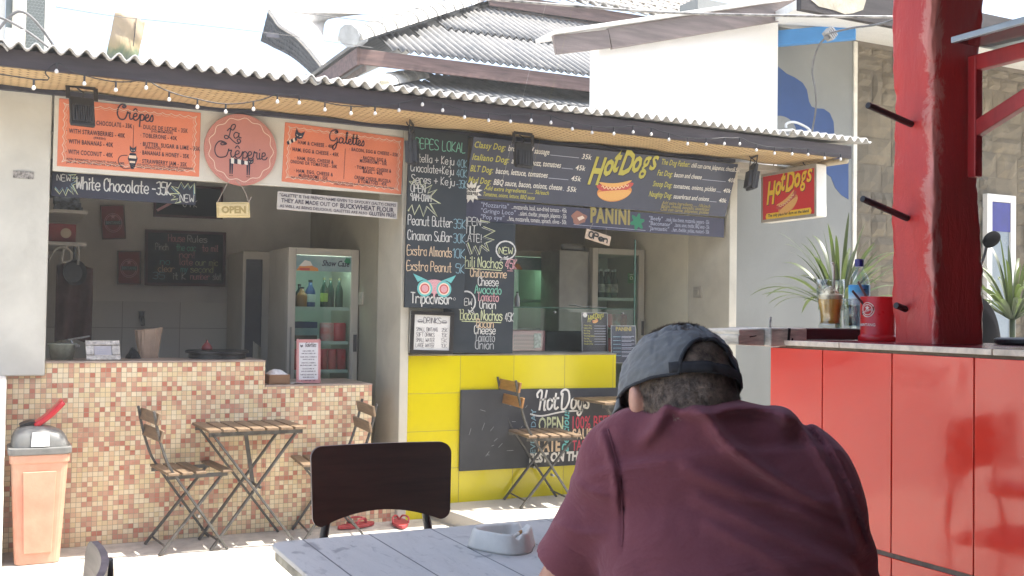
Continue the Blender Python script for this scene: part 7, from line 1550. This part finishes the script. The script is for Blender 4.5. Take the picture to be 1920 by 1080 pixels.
NA, NP, PH = 180, 60, 1.66
aw, ah = .62, .62   # half width and height (in phi) of the arch at the back
def in_arch(az, phi):
    a = (az+pi) % (2*pi)-pi; return abs(a) < aw and (PH-phi) < ah*sqrt(max(0, 1-(a/aw)**2)) 
m = MB()
for j in range(NP+1):
    for i in range(NA): m.v.append(tuple(dome_p(2*pi*i/NA, .02+(PH-.02)*j/NP)))
for j in range(NP):
    for i in range(NA):
        a, ph = 2*pi*(i+.5)/NA, .02+(PH-.02)*(j+.5)/NP
        if not in_arch(a, ph): i2 = (i+1) % NA; m.f.append((j*NA+i, (j+1)*NA+i, (j+1)*NA+i2, j*NA+i2))
cp = m.build('cap', CAPM.m, man, smooth=True, solid=.0022)
m = MB(); arc = [dome_p(aw*(1-2*i/40), PH-ah*sqrt(max(0, 1-(1-2*i/40)**2)), .001) for i in range(41)]; m.tube(arc, .0034, 8); m.tube([dome_p(a, PH, .0008) for a in np.linspace(aw, 2*pi-aw, 90)], .0026, 6); m.build('seam', CT, cp, smooth=True)
m = MB()
for j in range(4):
    for i in range(31): m.v.append(tuple(dome_p(-aw*1.25+2.5*aw*i/30, PH-.17*j/3, .0015+(0 if j in (0, 3) else .001))))
for j in range(3):
    for i in range(30): a = j*31+i; m.f.append((a, a+31, a+32, a+1))
m.build('strap', M('cap_strap', (.028, .030, .035), .95, .2, 40, bump=.3), cp, smooth=True, solid=.002)
m = MB(); m.lathe([(.006, 0), (.005, .003), (0, .004)], tuple(hp_(c0[0], c0[1], c0[2]+cr[2])), 12); m.build('button', CAPM.m, cp, smooth=True)
m = MB()
for j in range(9):
    for i in range(25):
        a = -1+2*i/24; az = pi+a*1.12; p = np.array(dome_p(az, PH-.02)); e = .070*(1-abs(a)**2.6)*j/8; m.v.append(tuple(p+hf*e-hu*(e*.25+.020*(a*a)*(j/8))))
for j in range(8):
    for i in range(24): a = j*25+i; m.f.append((a, a+1, a+26, a+25))
m.build('brim', CAPM.m, cp, smooth=True, solid=.003)
# cropped hair: many short blades lying down the scalp
HM = NT('cropped_hair'); o = HM.obj(); HM.set(Base_Color=HM.mix(HM.ramp(HM.noise(o, 70, 5, .75), [(.36, 0.0), (.62, 1.0)]), (.055, .040, .030), (.30, .235, .18)), Roughness=.55)
Hd = Field(HC-.17, HC+.17, .004)
Hd.ell(hp_(0, -.008, .028), HR, (.0785, .099, .091)); Hd.ell(hp_(0, -.034, -.022), HR, (.066, .066, .060), .03); Hd.cap(hp_(0, -.030, -.045), C7+FW_*.038+[0, 0, .01], .0585, .052, .03)
V, Q = Hd.mesh(); L = (V-HC)@np.array(HR).T
lowz = np.where(L[:, 1] < -.02, -.098, -.055)+.012*np.array([mnoise.noise(Vector((p[0]*40, p[1]*40, p[2]*40))) for p in L])
okv = (V[:, 2] > 1.168) & (L[:, 2] > lowz) & (L[:, 1] < .045) & ~((np.abs(L[:, 0]) > .058) & (L[:, 1] > .018) & (L[:, 2] < .004))
Qk = Q[okv[Q].all(1)]
m = MB(); m.v = [tuple(v) for v in V]; m.f = [tuple(int(k) for k in q) for q in Qk]
rr = np.random.default_rng(2); cen = V[Qk].mean(1); nrm = np.cross(V[Qk[:, 2]]-V[Qk[:, 0]], V[Qk[:, 3]]-V[Qk[:, 1]]); nrm /= np.linalg.norm(nrm, axis=1)[:, None]+1e-9
sgn = np.sign(((cen-HC)*nrm).sum(1)); nrm *= sgn[:, None]
for q in rr.integers(0, len(Qk), 26000):
    w4 = rr.dirichlet((1, 1, 1, 1)); p = (V[Qk[q]]*w4[:, None]).sum(0); nn = nrm[q]; t_ = -hu*1.0-hf*.25+rr.normal(size=3)*.38; t_ -= nn*(t_@nn); t_ /= np.linalg.norm(t_)
    lz = (p-HC)@hu; fade = min(1, max(.2, (lz+.095)/.07)); ln = (.006+.009*rr.random())*(.4+.6*fade); sd = np.cross(nn, t_); w_ = .0007+.0006*rr.random(); tip = p+t_*ln*.9+nn*ln*(.22+.3*rr.random())
    s0 = len(m.v); m.v += [tuple(p+sd*w_), tuple(p-sd*w_), tuple(tip)]; m.f.append((s0, s0+1, s0+2))
m.build('hair', HM.m, man)
mch = cafe_chair('dark cafe chair beneath the man in maroon', (float(PEL[0]), float(PEL[1]-.02), .002), 0); mch.rotation_euler = (0, 0, atan2(FW_[1], FW_[0])-pi/2+pi)
# ------------------------------------------------------------------ thin scattering volume added to lift the darks, standing in for lens glare
HZ = bpy.data.materials.new('glare_veil_air'); HZ.use_nodes = True; ht = HZ.node_tree; ht.nodes.remove(ht.nodes['Principled BSDF'])
pvn = ht.nodes.new('ShaderNodeVolumePrincipled'); pvn.inputs['Color'].default_value = (.96, .96, .93, 1); pvn.inputs['Density'].default_value = .005; pvn.inputs['Anisotropy'].default_value = .2
ht.links.new(pvn.outputs[0], ht.nodes['Material Output'].inputs['Volume'])
hb = MB(); hb.box((-70, -70, -1.0), (70, 70, 9.0)); tag(hb.build('glare_veil', HZ, None), kind='stuff')
bpy.data.objects.remove(_fo)
